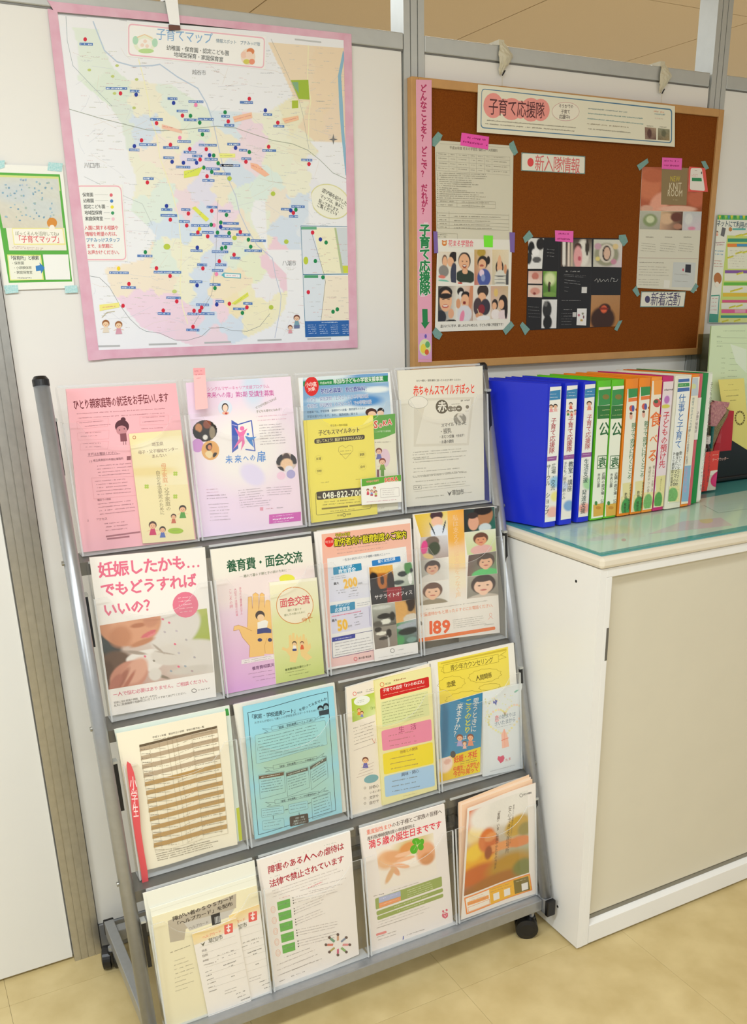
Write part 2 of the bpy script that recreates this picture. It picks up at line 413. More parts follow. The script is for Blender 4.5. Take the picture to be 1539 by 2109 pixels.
        s.el(cx, cy-r*.12, r*1.08, r*1.05, hair); s.el(cx, cy+r*.2, r*.85, r*.78, skin)
        s.el(cx-r*.32, cy+r*.15, r*.09, r*.12, '302018', n=6); s.el(cx+r*.32, cy+r*.15, r*.09, r*.12, '302018', n=6); s.el(cx, cy+r*.55, r*.2, r*.07, 'c05048', n=8)
        return s
    def done(s, name='flyer', label=None, cat='flyer', group=None, parent=None, m='gloss'):
        o = link(name, s.V, s.F, M[m] if isinstance(m, str) else m, parent, colors=s.c)
        return tag(o, label, cat if label and not parent else None, group)
# ================================================================ the room
fl = empty('floor', (0, 0, 0), kind='structure')
G().box((-3, -5, -.03), (3.6, 3.2, -.003)).obj('floor_base', M['joint'], fl)
S_ = .45; tile = None
for i in range(-4, 7):
    for j in range(-7, 2):
        x, y = .802+(i-3)*S_, -.54+(j+1)*S_
        if x+S_ < -1.9 or x > 3: continue
        if tile is None:
            tile = G().box((x+.0003, y-S_+.0003, -.003), (x+S_-.0003, y-.0003, 0)).obj('floor_tile', M['floor'], fl); tx, ty = x, y
            tb = tile.location.copy()
        else:
            c = tile.copy(); COL.objects.link(c); c.parent = fl; c.location = tb+Vector((x-tx, y-ty, 0))
ce = empty('ceiling', (0, 0, 2.5), kind='structure')
G().box((-3, -5, 2.506), (5.3, 4.6, 2.53)).obj('ceiling_base', M['ceiljoint'], ce)
S_ = .94; tile = None
for i in range(-4, 5):
    for j in range(-6, 4):
        x, y = .95+i*S_, 1.17+(j-1)*S_
        if tile is None:
            tile = G().box((x+.003, y+.003, 2.5), (x+S_-.003, y+S_-.003, 2.506)).obj('ceiling_panel', M['ceil'], ce); tx, ty = x, y; tb = tile.location.copy()
        else:
            c = tile.copy(); COL.objects.link(c); c.parent = ce; c.location = tb+Vector((x-tx, y-ty, 0))
wl = empty('wall_back', (0, 0, 0), kind='structure')
G().box((-2.4, .014, .004), (3.0, .03, 1.955)).obj('wall_core', M['panel'], wl)
def panel(x0, x1, z0=.075):
    G().box((x0, 0, z0), (x1, .013, 1.95), bev=.0008).obj('wall_panel', M['panel'], wl)
panel(-1.9, -.3945, .008); panel(-.3275, .524); panel(.580, 1.409); panel(1.4655, 2.6)
def grooved(x0, x1, y0, z0, z1, m, n=3, depth=.004, yb=.05):
    g = G(); w_ = x1-x0
    g.box((x0, y0+depth, z0), (x1, yb, z1))
    gap = .0022; e = (w_-gap*(n-1))/n
    for k in range(n): g.box((x0+k*(e+gap), y0, z0), (x0+k*(e+gap)+e, y0+depth, z1))
    return g.obj('wall_post', m, wl)
grooved(-.392, -.330, -.010, 0, 1.95, M['alu'], 4)
grooved(.5275, .5770, -.004, 0, 2.5, M['aluw'], 3, yb=.052)
grooved(1.412, 1.463, -.004, 0, 2.5, M['aluw'], 3, yb=.058)
grooved(-1.95, -1.90, -.006, 0, 2.5, M['aluw'], 3)
for x0, x1 in ((-1.9, .5265), (.578, 1.405), (1.464, 2.6)):
    G().box((x0, -.004, 1.9505), (x1, .05, 1.981), bev=.002).obj('top_rail', M['aluw'], wl)
    G().box((x0, -.001, 1.9475), (x1, .01, 1.9505)).obj('rail_gasket', M['dark'], wl)
for x0, x1 in ((-.3275, .524), (.580, 1.409), (1.4655, 2.6)):
    G().box((x0, -.005, .002), (x1, .012, .074), bev=.0015).obj('base_rail', M['silver'], wl)

# ================================================================ brochure rack
X0, PIT = -.2881, .2289
def Tp(i): return np.array([-.1735-.0778*i, 1.3239-.3073*i])
def Bp(i): return np.array([-.2123-.0778*i, 1.0206-.3073*i])
rack = empty('brochure_rack', (.17, -.25, 0), 'silver wheeled brochure rack with sixteen clear pockets in four rows', 'rack')
for x in (-.3155, .6455):
    P0, P1 = (np.array((x, -.2193, 1.3289)), np.array((x, -.4555, .100))) if x < 0 else (np.array((.6375, -.150, 1.307)), np.array((.6385, -.466, .100)))
    p = G().tube(P0, P1, .0135, n=24).obj('pole', M['silver'], rack, smooth=False)
    for f in p.data.polygons: f.use_smooth = len(f.vertices) == 4
    d = (P0-P1)/np.linalg.norm(P0-P1)
    g = G().tube(P0, P0+d*.010, .0142, n=24); g.tube(P0+d*.010, P0+d*.016, .0142, n=24, r1=.010)
    g.obj('end_cap', M['black'], p)
    for k in range(4):
        c = P0+(P1-P0)*(.245+.245*k); sx = -1 if x < 0 else 1
        G().tube(c+np.array([sx*.0125, 0, 0]), c+np.array([sx*.0165, 0, 0]), .0045, n=12).obj('bolt', M['screw'], p)
for x in (-.307, .637):
    b = G().box((x-.011, -.480, .060), (x+.011, -.032, .100), bev=.0015).obj('foot_beam', M['silver'], rack)
    G().box((x-.0118, -.4925, .0592), (x+.0118, -.4802, .1008), bev=.002).obj('end_cap', M['black'], b)
    G().box((x-.0118, -.0318, .0592), (x+.0118, -.0250, .1008), bev=.002).obj('end_cap', M['black'], b)
G().box((-.2955, -.4700, .066), (.6255, -.432, .0955), bev=.002).obj('front_bar', M['silver'], rack)
G().box((-.2955, -.072, .062), (.6255, -.046, .092), bev=.002).obj('rear_bar', M['silver'], rack)
def caster(x, y, ang):
    c, s = math.cos(ang), math.sin(ang)
    ax = np.array([c, s, 0.]); fw = np.array([-s, c, 0.])
    p = np.array([x, y, .027])
    cs = G(); cs.tube(p-ax*.0025+np.array([0, 0, .004]), p+ax*.0025+np.array([0, 0, .004]), .022, n=20)
    q = p-fw*.012
    cs.tube(q+np.array([0, 0, .0]), q+np.array([0, 0, .026]), .009, n=14)
    o = cs.obj('caster', M['black'], rack)
    G().tube(q+np.array([0, 0, .026]), q+np.array([0, 0, .036]), .0065, n=12).obj('stem', M['silver'], o)
    for sg in (-1, 1):
        g = G(); a = p+ax*sg*.004; b = p+ax*sg*.021
        g.tube(a, b, .027, n=28); g.tube(b, b+ax*sg*.003, .0265, n=28, r1=.016)
        w_ = g.obj('wheel', M['black'], o)
caster(.592, -.4535, 1.05); caster(-.262, -.4535, .4); caster(-.3145, -.0700, -.25); caster(.60, -.06, .3)
for i in range(4):
    T, B = Tp(i), Bp(i)
    yf = Tp(i+1)[0]+.010 if i < 3 else -.43
    if i < 3:
        g = G().extr([(yf, B[1]-.0075), (B[0]+.034, B[1]-.0045), (B[0]+.034, B[1]-.0025), (yf, B[1]-.0055)], -.3015, .6315)
        g.extr([(yf, B[1]-.030), (yf+.002, B[1]-.030), (yf+.002, B[1]-.0075), (yf, B[1]-.0075)], -.3015, .6315)
        g.obj('tray', M['dark'], rack)
    for sx in (-1, 1):                       # black side brackets with bright clips
        xa = -.3005 if sx < 0 else .6312
        z0, z1 = T[1]-.155, T[1]-.060
        f = lambda z: T[0]+(B[0]-T[0])*(T[1]-z)/(T[1]-B[1])
        g = G().hexa([(xa, f(z0)-.004, z0), (xa+.0075, f(z0)-.004, z0), (xa+.0075, f(z0)+.012, z0), (xa, f(z0)+.012, z0),
                      (xa, f(z1)-.004, z1), (xa+.0075, f(z1)-.004, z1), (xa+.0075, f(z1)+.012, z1), (xa, f(z1)+.012, z1)])
        br = g.obj('bracket', M['black'], rack)
        G().box((xa-.001, f(z1)-.006, z1), (xa+.0085, f(z1)+.01, z1+.005)).obj('clip', M['aluw'], br)
    for j in range(4):
        xa, xb = X0+j*PIT+.0028, X0+(j+1)*PIT-.0028
        th = .0022
        g = G()
        yt, zt, yb_, zb = T[0]+.005, T[1], B[0]+.026, B[1]
        # back plate, rounded upper corners
        g.extr([(yb_, zb), (yb_+th, zb), (yt+th, zt-.004), (yt, zt-.004)], xa, xb, 0)
        g.extr([(yt-.0006, zt-.004), (yt+th+.0006, zt-.004), (yt+th+.0006, zt), (yt-.0006, zt)], xa+.004, xb-.004, 1)  # whitened strip paints in the light along the top edge
        # floor of the pocket
        g.extr([(B[0]-.002, zb-.001), (yb_+th, zb-.001), (yb_+th, zb+.001), (B[0]-.002, zb+.001)], xa, xb, 1)
        # front plate with scooped top
        H_ = T[1]-B[1]; fy = lambda z: B[0]-.002+(T[0]-B[0])*(z-zb)/H_-.013*(z-zb)/H_
        ztop = zb+.79*H_; pts = []
        n = 18
        for k in range(n+1):
            a = k/n; x = xa+(xb-xa)*a; u = (a-.5)/.36
            dz = .048*math.sqrt(max(0, 1-u*u)) if abs(u) < 1 else 0
            pts.append((x, ztop-dz))
        V = []; F = []; mi = []
        for (x, z) in pts:
            V += [(x, fy(zb), zb), (x, fy(z), z), (x, fy(z)-th, z), (x, fy(zb)-th, zb)]
        for k in range(n):
            a, b = 4*k, 4*k+4
            F += [(a, b, b+1, a+1), (a+3, a+2, b+2, b+3), (a+1, b+1, b+2, a+2)]; mi += [2, 2, 1]
        o0 = len(g.V); g.V += V; g.F += [tuple(q+o0 for q in f) for f in F]; g.mi += mi
        # side walls
        for x in (xa, xb-th):
            g.hexa([(x, B[0]-.002, zb), (x+th, B[0]-.002, zb), (x+th, yb_+th, zb), (x, yb_+th, zb),
                    (x, fy(ztop), ztop), (x+th, fy(ztop), ztop), (x+th, yt+(zt-ztop)*.06+th, ztop), (x, yt+(zt-ztop)*.06+th, ztop)], 0)
            g.hexa([(x, fy(ztop), ztop), (x+th, fy(ztop), ztop), (x+th, yt+th, ztop), (x, yt+th, ztop),
                    (x, yt-.004, zt-.003), (x+th, yt-.004, zt-.003), (x+th, yt+th, zt-.003), (x, yt+th, zt-.003)], 0)
            xe = x-.0003; g.hexa([(xe, B[0]-.0055, zb), (xe+th+.0006, B[0]-.0055, zb), (xe+th+.0006, B[0]-.003, zb), (xe, B[0]-.003, zb),
                    (xe, fy(ztop)-.0035, ztop), (xe+th+.0006, fy(ztop)-.0035, ztop), (xe+th+.0006, fy(ztop)-.001, ztop), (xe, fy(ztop)-.001, ztop)], 1)
        g.obj('acrylic_pocket', [M['acr'], M['acre'], M['acrf']], rack)

# ================================================================ cabinet
KX, KY, KH, KE = .6596, -.565, .9396, 2.42
cab = empty('cabinet', (1.54, -.3, 0), 'long cream steel cabinet with sliding doors beside the rack', 'cabinet')
g = G()
g.box((KX, KY, .006), (KX+.018, -.03, KH-.0008))                 # left side
g.box((KX+.018, -.05, .006), (KE, -.03, KH-.0008))               # back
g.box((KE-.018, KY, .006), (KE, -.05, KH-.0008))
g.box((KX+.018, -.52, .05), (KE-.018, -.05, .06))
body = g.obj('body', M['steel'], cab)
G().box((KX+.018, KY, .006), (KX+.0330, KY+.03, .9188), bev=.001).obj('front_frame', M['steel'], cab)
G().box((KX+.018, KY, .9190), (KE-.018, KY+.035, KH-.0008), bev=.001).obj('front_frame', M['steel'], cab)
g = G().extr([(KY, .008), (KY+.02, .008), (KY+.055, .062), (KY+.016, .062), (KY, .057)], KX+.0335, KE-.02)
g.obj('plinth_rail', M['steel'], cab)
g = G().box((KX+.034, KY+.0165, .0622), (KE-.02, KY+.024, .0722)); g.box((KX+.034, KY+.028, .0622), (KE-.02, KY+.05, .070))
g.obj('door_track', M['track'], cab)
d1 = G().box((KX+.035, KY+.018, .0735), (1.56, KY+.034, .925), bev=.001).obj('sliding_door', M['steel2'], cab)
G().box((KX+.0265, KY-.0006, .735), (KX+.0325, KY+.002, .808)).obj('finger_pull', M['dark'], cab)
d2 = G().box((1.53, KY+.038, .0735), (KE-.02, KY+.053, .925), bev=.001).obj('sliding_door', M['steel2'], cab)
for y, z in ((-.4906, .8958), (-.4868, .0754)):
    G().tube((KX-.0006, y, z), (KX+.002, y, z), .0032, n=12).obj('screw_hole', M['black'], cab)
G().box((KX-.004, KY-.007, KH), (KE+.006, -.028, KH+.0250), bev=.0075).obj('worktop', M['top'], cab)
g = G().box((KX+.004, -.5600, KH+.0292), (KE, -.035, KH+.0302)); g.F = g.F[:2]+g.F[2:]; g.mi = [0, 0, 1, 1, 1, 1]
glass_o = g.obj('glass_sheet', [M['glass'], M['glasse']]); tag(glass_o, 'sheet of clear glass with green edge covering the cabinet top', 'glass sheet')
g = G().box((KX+.005, -.5595, KH+.0252), (KE-.01, -.04, KH+.0262)).obj('desk_mat', flat('58a8ae', .5)); tag(g, 'turquoise desk mat under the glass on the cabinet', 'mat')
ZG = KH+.0302
def flatsheet(name, label, px, base, rows, thick=.0003, lvl=0):
    z = KH+.0266+lvl*.0006
    C = [at(u, v, 2, z) for u, v in px]
    s = Sheet(C, base=base, thick=thick)
    for r in rows: r(s)
    return s.done(name, label, 'paper')
flatsheet('paper', 'pale map sheet under the glass near the cabinet corner', [(1092, 1089), (1539, 1010), (1700, 1052), (1236, 1138)], 'e9efe6',
  [lambda s: s.ph([(1100, 1092), (1300, 1060), (1330, 1105), (1200, 1125)], ['e6efe4', 'eef0e0', 'e8e6dc', 'e0efe8'], [(.3, .4, .2, .2, 'd6e4e8', .5), (.7, .6, .2, .25, 'f1e6c9', .5), (.5, .8, .3, .1, 'e7d9e0', .5)], 30, 20, .03),
   lambda s: s.ln([(1130, 1098), (1200, 1090), (1240, 1104)], 1, 'c5cabd'), lambda s: s.el(1285, 1112, 5, 3, 'e3b3bb'), lambda s: s.mic(1150, 1092, 1210, 1082, 'b9b7a8', 3, n=2, dx=4, dy=8)])
flatsheet('paper', 'pink notice lying under the glass below the orange binders', [(1335, 1100), (1405, 1074), (1485, 1066), (1510, 1082)], 'efd3df', [lambda s: s.el(1455, 1072, 14, 6, 'f0dcae'), lambda s: s.mic(1380, 1082, 1450, 1078, 'cfa9bb', 3)], lvl=1)
flatsheet('paper', 'white printed sheet under the glass by the right frame edge', [(1450, 1040), (1560, 1022), (1590, 1040), (1480, 1056)], 'e6ede9', [lambda s: s.mic(1470, 1044, 1540, 1034, 'b7c4bd', 3, n=2, dx=8, dy=8)], lvl=2)

# ---------------------------------------------------------------- binders
def binder(x0, x1, col, label, spine=None, y=-.312, h=.3143, dep=.225, sk=-.034, flare=0., group='binders on the cabinet', z0=ZG+.0004, rim=None, lab=None, coverm=None):
    y1 = y+dep; t = .0022; zt = z0+h
    e = empty('binder', ((x0+x1)/2, y+dep/2, z0), label, 'binder', group)
    mt = coverm or flat(col, .35)
    g = G()
    # spine, slightly rounded
    n = 6; V = []
    for z in (z0, zt):
        for k in range(n+1):
            a = k/n; V.append((x0+(x1-x0)*a, y-.0015*math.sin(math.pi*a), z))
        for k in range(n+1):
            a = 1-k/n; V.append((x0+t*.5+(x1-x0-t)*a, y+t, z))
    m_ = 2*(n+1); F = [(k, (k+1) % m_, m_+(k+1) % m_, m_+k) for k in range(m_)]+[tuple(range(m_))[::-1], tuple(range(m_, 2*m_))]
    g.add(V, F)
    def cover(xa, s):
        N = 6; P = []
        for k in range(N+1):
            a = k/N; yy = y+.001+(dep-.001)*a; xx = xa+sk*a+s*(a**1.1)
            P.append((xx, yy))
        for k in range(N):
            (ax, ay), (bx, by) = P[k], P[k+1]
            g.hexa([(ax, ay, z0), (ax+t, ay, z0), (bx+t, by, z0), (bx, by, z0), (ax, ay, zt), (ax+t, ay, zt), (bx+t, by, zt), (bx, by, zt)])
    cover(x0, -flare); cover(x1-t, 0)
    g.obj('cover', mt, e)
    ins = .004; q = sk*.9
    G().hexa([(x0+ins, y+.012, z0+.006), (x1-ins, y+.012, z0+.006), (x1-ins+q, y1-.012, z0+.006), (x0+ins+q, y1-.012, z0+.006),
              (x0+ins, y+.012, zt-.008), (x1-ins, y+.012, zt-.008), (x1-ins+q, y1-.012, zt-.008), (x0+ins+q, y1-.012, zt-.008)]).obj('pages', M['paperedge'], e)
    if spine:
        a0, a1, c0, c1 = spine[:4]; yy = y-.0024
        s = Sheet([(x0+a0, yy, zt-c0), (x1-a1, yy, zt-c0), (x1-a1, yy, z0+c1), (x0+a0, yy, z0+c1)], crop=spine[4], base=spine[5], thick=.0004)
        spine[6](s); s.done('spine_label', parent=e, m='gloss')
    return e
K5, K6 = (980, 740, 4.809), (1240, 660, 4.793)
BLUE = '1c2fd0'
def s1(s):
    s.bx(700, 320, 840, 410, '3f86b5', 300, 395); s.mic(735, 345, 800, 343, 'd8e6ee', 1.6); s.mic(722, 378, 815, 375, 'd8e6ee', 1.6)
    s.kid(748, 470, 20, '50382c', 'eebfa0', 'e79aa0'); s.kid(790, 465, 20, '30241c', 'eebfa0', 'e7b9b0')
    s.ph([(695, 1150), (830, 1150), (790, 1560), (680, 1570)], 'efe9de', [(.75, .15, .45, .14, '9cc6e0', .5), (.8, .5, .35, .12, 'eee38c', .5), (.7, .88, .5, .14, 'efb8a8', .5)], 14, 24)
    s.v('子育て応援隊', 775, 580, 752, 935, 'b23a44', bold=6, ws=1.15); s.poly([(700, 970), (805, 955), (798, 1000), (700, 1012)], '9a5a9a'); s.mic(722, 985, 788, 978, 'e6d0e6', 1.5)
    s.v('広場・交流', 775, 1030, 762, 1300, '3a4a44', bold=3); s.v('サークル', 725, 1040, 715, 1255, '3a4a44', bold=3); s.v('ショップ', 718, 1320, 700, 1540, '3a4a44', bold=3)
def s2(s):
    s.bx(880, 310, 1035, 395, '3f86b5', 290, 385); s.mic(920, 330, 985, 328, 'd8e6ee', 1.6); s.mic(900, 362, 1000, 358, 'd8e6ee', 1.6)
    s.kid(942, 445, 18, '30241c', 'eebfa0', 'd86a5a'); s.kid(915, 520, 14, '30241c', 'eebfa0', '4a8a4a'); s.kid(950, 525, 14, '50382c', 'eebfa0', 'd86a5a'); s.kid(988, 515, 14, '402c20', 'eebfa0', 'e3a0a0')
    s.ph([(855, 1150), (985, 1150), (960, 1560), (835, 1570)], 'efe9de', [(.2, .25, .3, .1, 'c9d2e6', .5), (.65, .72, .42, .13, '7fa9d4', .4)], 14, 24)
    s.v('子育て応援隊', 945, 565, 925, 920, 'b23a44', bold=6, ws=1.15); s.poly([(862, 955), (978, 938), (972, 985), (862, 995)], '9a5a9a'); s.mic(885, 968, 960, 960, 'e6d0e6', 1.5)
    s.v('教室・講座', 945, 1010, 928, 1310, '3a4a54', bold=5); s.v('子ども／親子／親のみ', 890, 1015, 870, 1390, '4a5a5a', ws=1.1)
def s3(s):
    s.bx(1060, 300, 1200, 385, '3f86b5', 280, 370); s.mic(1105, 320, 1160, 316, 'd8e6ee', 1.6); s.mic(1085, 352, 1180, 346, 'd8e6ee', 1.6)
    s.kid(1125, 440, 24, '40301f', 'eebfa0', 'e8927a')
    s.ph([(1020, 1150), (1160, 1150), (1120, 1560), (1000, 1570)], 'efe9de', [(.75, .2, .4, .14, 'a9d7a0', .5), (.6, .78, .5, .12, 'efa99a', .5)], 14, 24)
    s.v('子育て応援隊', 1130, 545, 1105, 895, 'b23a44', bold=6, ws=1.15); s.poly([(1042, 930), (1155, 918), (1150, 962), (1042, 975)], '9a5a9a'); s.mic(1062, 945, 1135, 938, 'e6d0e6', 1.5)
    s.v('生活支援', 1100, 985, 1085, 1225, '3a5a54', bold=5); s.v('発達支援', 1078, 1290, 1060, 1530, '3a5a54', bold=5)
binder(.7030, .7370, BLUE, 'bright blue binder at the left end of the row, its wide cover showing', (.003, .0005, .006, .012, K5, 'f0efe8', s1), flare=.030)
binder(.7485, .7835, BLUE, 'middle blue binder, second spine from the rack', (.003, .003, .006, .012, K5, 'f0efe8', s2))
binder(.7990, .8330, BLUE, 'third blue binder, right beside the light green ones', (.003, .003, .006, .012, K5, 'f0efe8', s3))
def sg(ox):
    def f(s):
        B = lambda a: a+ox
        s.bx(B(1215), 305, B(1370), 460, '3f9150', 290, 445); s.t('P', B(1275), 375, B(1315), 370, 'b5652e', bold=10, hs=1.2) if 0 else s.el(B(1290), 372, 34, 26, '8a7a3a', n=12)
        s.bx(B(1205), 462, B(1370), 592, '35783a', 450, 580); s.mic(B(1255), 505, B(1330), 498, 'd8d88a', 2); s.mic(B(1230), 555, B(1340), 548, 'd8d88a', 2)
        s.v('公', B(1276), 625, B(1270), 760, '2f6a3c', bold=14, ws=.92)
        s.frame([(B(1212), 958), (B(1300), 955), (B(1290), 1075), (B(1205), 1082)], 1.6, '2f6a3c'); s.v('袁', B(1256), 970, B(1250), 1070, '2f6a3c', bold=14)
        s.v('近隣の遊び場・公園情報', B(1268), 1120, B(1245), 1530, '2a2a24', bold=6, ws=1.1); s.v('市内公園', B(1222), 1130, B(1215), 1270, '2a2a24', bold=6)
        s.bx(B(1165), 1440, B(1290), 1560, 'dcae4e', 1420); s.el(B(1192), 1425, 14, 22, '4a8a44'); s.el(B(1215), 1470, 26, 16, 'c98f3a')
    return f
GRN = '62c422'
binder(.8385, .8765, GRN, 'left one of the two light green park binders', (.002, .001, .014, .004, K5, 'eef0dc', sg(0)), group='binders on the cabinet')
binder(.8790, .9145, GRN, 'right one of the two light green park binders', (.002, .001, .014, .004, K5, 'eef0dc', sg(125)))
def so(ox, oy=0, dk=0):
    def f(s):
        B = lambda a: a+ox
        D = lambda a: a+oy
        s.bx(B(262), D(672), B(395), D(765), '3f9150', D(655), D(748)); s.bx(B(262), D(768), B(395), D(805), 'ee7e3a', D(755), D(790)); s.mic(B(300), D(790), B(360), D(783), 'b23a34', 2.4)
        s.el(B(296), D(868), 26, 32, 'd8604a'); s.el(B(308), D(868), 14, 32, '5a5aa0'); s.el(B(340), D(880), 9, 12, 'a04a30')
        s.el(B(288), D(945), 16, 34, 'e6b09a'); s.el(B(288), D(918), 14, 12, '5a4030')
        s.v('親子で遊びに行くところ', B(318), D(1010), B(270), D(1570), '36784a', bold=7, ws=1.15)
        s.bx(B(205), D(1610), B(330), D(1920), 'e7dca0', D(1590), D(1900))
        s.ph([(B(190), D(1740)), (B(300), D(1730)), (B(290), D(1905)), (B(175), D(1915))], 'e7dca0', [(.5, .6, .42, .5, '4a9a50', .15)], 14, 14, .15)
        s.v('おおきな公園の道具', B(285), D(1610), B(262), D(1870), '3a3a2a', bold=6); s.v('動物 植物見', B(238), D(1700), B(225), D(1900), '3a3a2a', bold=6)
    return f
ORG = 'f08a1a'
binder(.9205, .9570, ORG, 'left one of two matching orange binders with green lettering', (.004, .002, .022, .006, K6, 'eee9d6', so(0)))
binder(.9600, .9940, ORG, 'right one of two matching orange binders with green lettering', (.002, .001, .020, .005, K6, 'eee9d6', so(124, -18)))
def so3(s):
    s.bx(515, 570, 612, 735, 'f3a14a', 560, 725); s.el(543, 815, 38, 42, 'd8605a'); s.el(535, 800, 22, 18, '4a6a4a'); s.el(575, 775, 9, 12, '5a8a4a')
    for ch, y0, y1, x0, x1 in (('食', 905, 1050, 535, 528), ('べ', 1120, 1220, 515, 508), ('る', 1270, 1400, 508, 498)):
        s.v(ch, x0, y0, x1, y1, 'ee7a3a', bold=10)
    s.v('朝ごはん・お昼ごはん', 515, 1430, 490, 1720, '7a6a4a', ws=.9); s.v('地域おやつの会', 475, 1440, 455, 1700, '7a6a4a', ws=.9)
    s.ph([(415, 1700), (505, 1690), (495, 1850), (400, 1860)], 'e7dca0', [(.5, .6, .45, .5, '7ab46a', .15)], 12, 12, .15)
binder(.9965, 1.0285, 'f49a34', 'orange binder with a strawberry drawn on its spine', (.001, .001, .008, .006, K6, 'f0e6d0', so3))
def smg(s):
    s.mic(618, 688, 695, 683, '3a2a2a', 5, fill=1); s.ph([(600, 740), (690, 732), (680, 865), (592, 870)], 'eadbe4', [(.5, .35, .3, .3, 'c07ac0', .3), (.4, .85, .5, .16, 'd8d05a', .3)], 12, 14)
    s.v('子どもの預け先', 640, 900, 592, 1460, 'd03a4a', bold=10, ws=1.05)
    s.bx(535, 1540, 640, 1840, 'e6dc9a', 1525, 1830); s.v('０歳だけじゃない', 588, 1545, 572, 1690, '5a5030')
    s.ph([(520, 1690), (605, 1680), (595, 1830), (508, 1835)], 'e7dca0', [(.5, .6, .45, .55, '5aa050', .15)], 12, 12, .15)
binder(1.0310, 1.0640, 'c92a72', 'magenta binder with red lettering between orange and white ones', (.001, .001, .012, .008, K6, 'ecdcdc', smg))
def sw(s):
    s.bx(745, 580, 865, 612, '4a70b0', 572, 604); s.bx(745, 622, 865, 660, '4a9a5a', 614, 650); s.mic(765, 640, 840, 634, 'd8e8a0', 2.5); s.bx(745, 668, 865, 706, '4a70b0', 660, 696)
    s.v('仕事と子育て', 798, 725, 750, 1270, '3a74b4', bold=4, ws=1.0)
    s.bx(660, 1480, 790, 1800, 'e6e0b0', 1465, 1790)
    s.v('働いているママの会', 780, 1290, 735, 1640, '4a4a3a', bold=4); s.v('働きたいママの会', 748, 1300, 712, 1640, '4a4a3a', bold=4); s.v('ひとり親家庭の就業支援', 715, 1300, 680, 1680, '4a4a3a', bold=4)
    s.ph([(640, 1640), (765, 1630), (755, 1780), (625, 1790)], 'e7dca0', [(.5, .6, .42, .5, '7ab46a', .15)], 12, 12, .15)
binder(1.0680, 1.1190, 'e9e6d2', 'white binder with large blue lettering, the widest of the row', (.008, .004, .006, .014, K6, 'f1f1ea', sw), y=-.314)
def so4(s):
    s.bx(870, 570, 950, 745, 'bfc9d0', 565, 740); s.el(905, 650, 26, 26, 'cfd8a0'); s.bx(780, 1440, 880, 1790, '8db4cc', 1430, 1780)
    s.v('地域でひろがるつながり', 905, 760, 870, 1100, '4a7a80'); s.v('一緒に子ども会館育て応援団', 868, 1040, 835, 1420, '4a5a6a'); s.v('地域子育て情報', 835, 1450, 820, 1700, 'c99ac0')
binder(1.1215, 1.1465, ORG, 'slim orange binder with a pale blue spine label beside the white one', (.001, .001, .006, .006, K6, 'ece6cf', so4))
binder(1.1490, 1.1620, 'd9606a', 'thin pink binder right of the slim orange one', (.0005, .0005, .055, .16, K6, 'efe6dc', lambda s: s.v('子育て情報誌', 950, 900, 925, 1110, '5a4a44')), y=-.308)
binder(1.1640, 1.1880, '128a3c', 'dark green binder near the right end of the row', None, y=-.300, dep=.21)
def scw(s): s.v('子どもの発達 発達の相談窓口', 1085, 610, 1035, 1230, '4a4a40', ws=.8); s.v('療育ぶくろ', 1025, 1260, 990, 1480, 'a0a894', ws=.8); s.v('サポート教室', 988, 1490, 975, 1680, '7a7a70', ws=.8)
binder(1.1900, 1.2090, 'dfe6cf', 'thin white binder with tiny lettering beside the dark green one', (.001, .001, .004, .004, K6, 'eceddf', scw), y=-.292, dep=.20)
binder(1.2120, 1.2210, 'efe0d8', 'thin whitish booklet right of the tiny lettered white binder', (.0004, .0004, .01, .004, K6, 'f0eae0', lambda s: s.v('保育所入所案内平成', 1015, 1300, 1000, 1680, '5a4a4a', ws=.8)), y=-.262, h=.295, dep=.17)
binder(1.2290, 1.2400, '2a5a2a', 'thin dark green booklet with white label before the pink card box', (.0030, .0004, .10, .004, K6, 'efe8d8', lambda s: s.v('みんなの子育て広場', 1068, 1290, 1045, 1600, '4a3a3a', ws=.8)), y=-.245, h=.29, dep=.15)

# ---------------------------------------------------------------- things at the right end of the cabinet top
yb = -.215
tr = empty('card_box', (1.33, yb+.03, ZG+.0004), 'clear box with pink tape cutter card in front of the pouch', 'box')
zb = ZG+.0006
A = at(1468, 930, 1, yb); B_ = at(1513, 925, 1, yb); xl, xr = 1.262, 1.345
g = G(); th = .002
g.box((xl, yb+th, zb), (xr, yb+.075, zb+th)); g.box((xl, yb+.075, zb), (xr, yb+.077, zb+.175)); g.box((xl, yb, zb+th), (xl+th, yb+.075, zb+.16)); g.box((xr-th, yb, zb+th), (xr, yb+.075, zb+.16)); g.box((xl+th, yb, zb+th), (xr-th, yb+th, zb+.10))
g.obj('box_walls', [M['acr']], tr)
s = Sheet([(xl+.004, yb-.0012, zb+.106), (xr-.002, yb-.0012, zb+.106), (xr-.002, yb-.0012, zb+.003), (xl+.004, yb-.0012, zb+.003)], crop=(1440, 760, 7.533), base='e8473c', thick=.0006)
s.mic(215, 1335, 300, 1325, 'f6b8a0', 3, fill=1); s.t('テープカッター', 205, 1412, 460, 1385, 'f7c0b0', bold=4)
s.ph([(180, 1580), (510, 1540), (490, 1850), (120, 1900)], 'd6cdbb', [(.15, .1, .25, .12, 'f2ead8', .2), (.5, .45, .42, .42, 'd12a68', .06), (.45, .5, .3, .3, 'dc3a78', .3), (.72, .05, .25, .22, 'b9a08c', .2), (.8, .85, .22, .14, 'e6ddc9', .2)], 24, 22, .03)
s.done('printed_card', parent=tr)
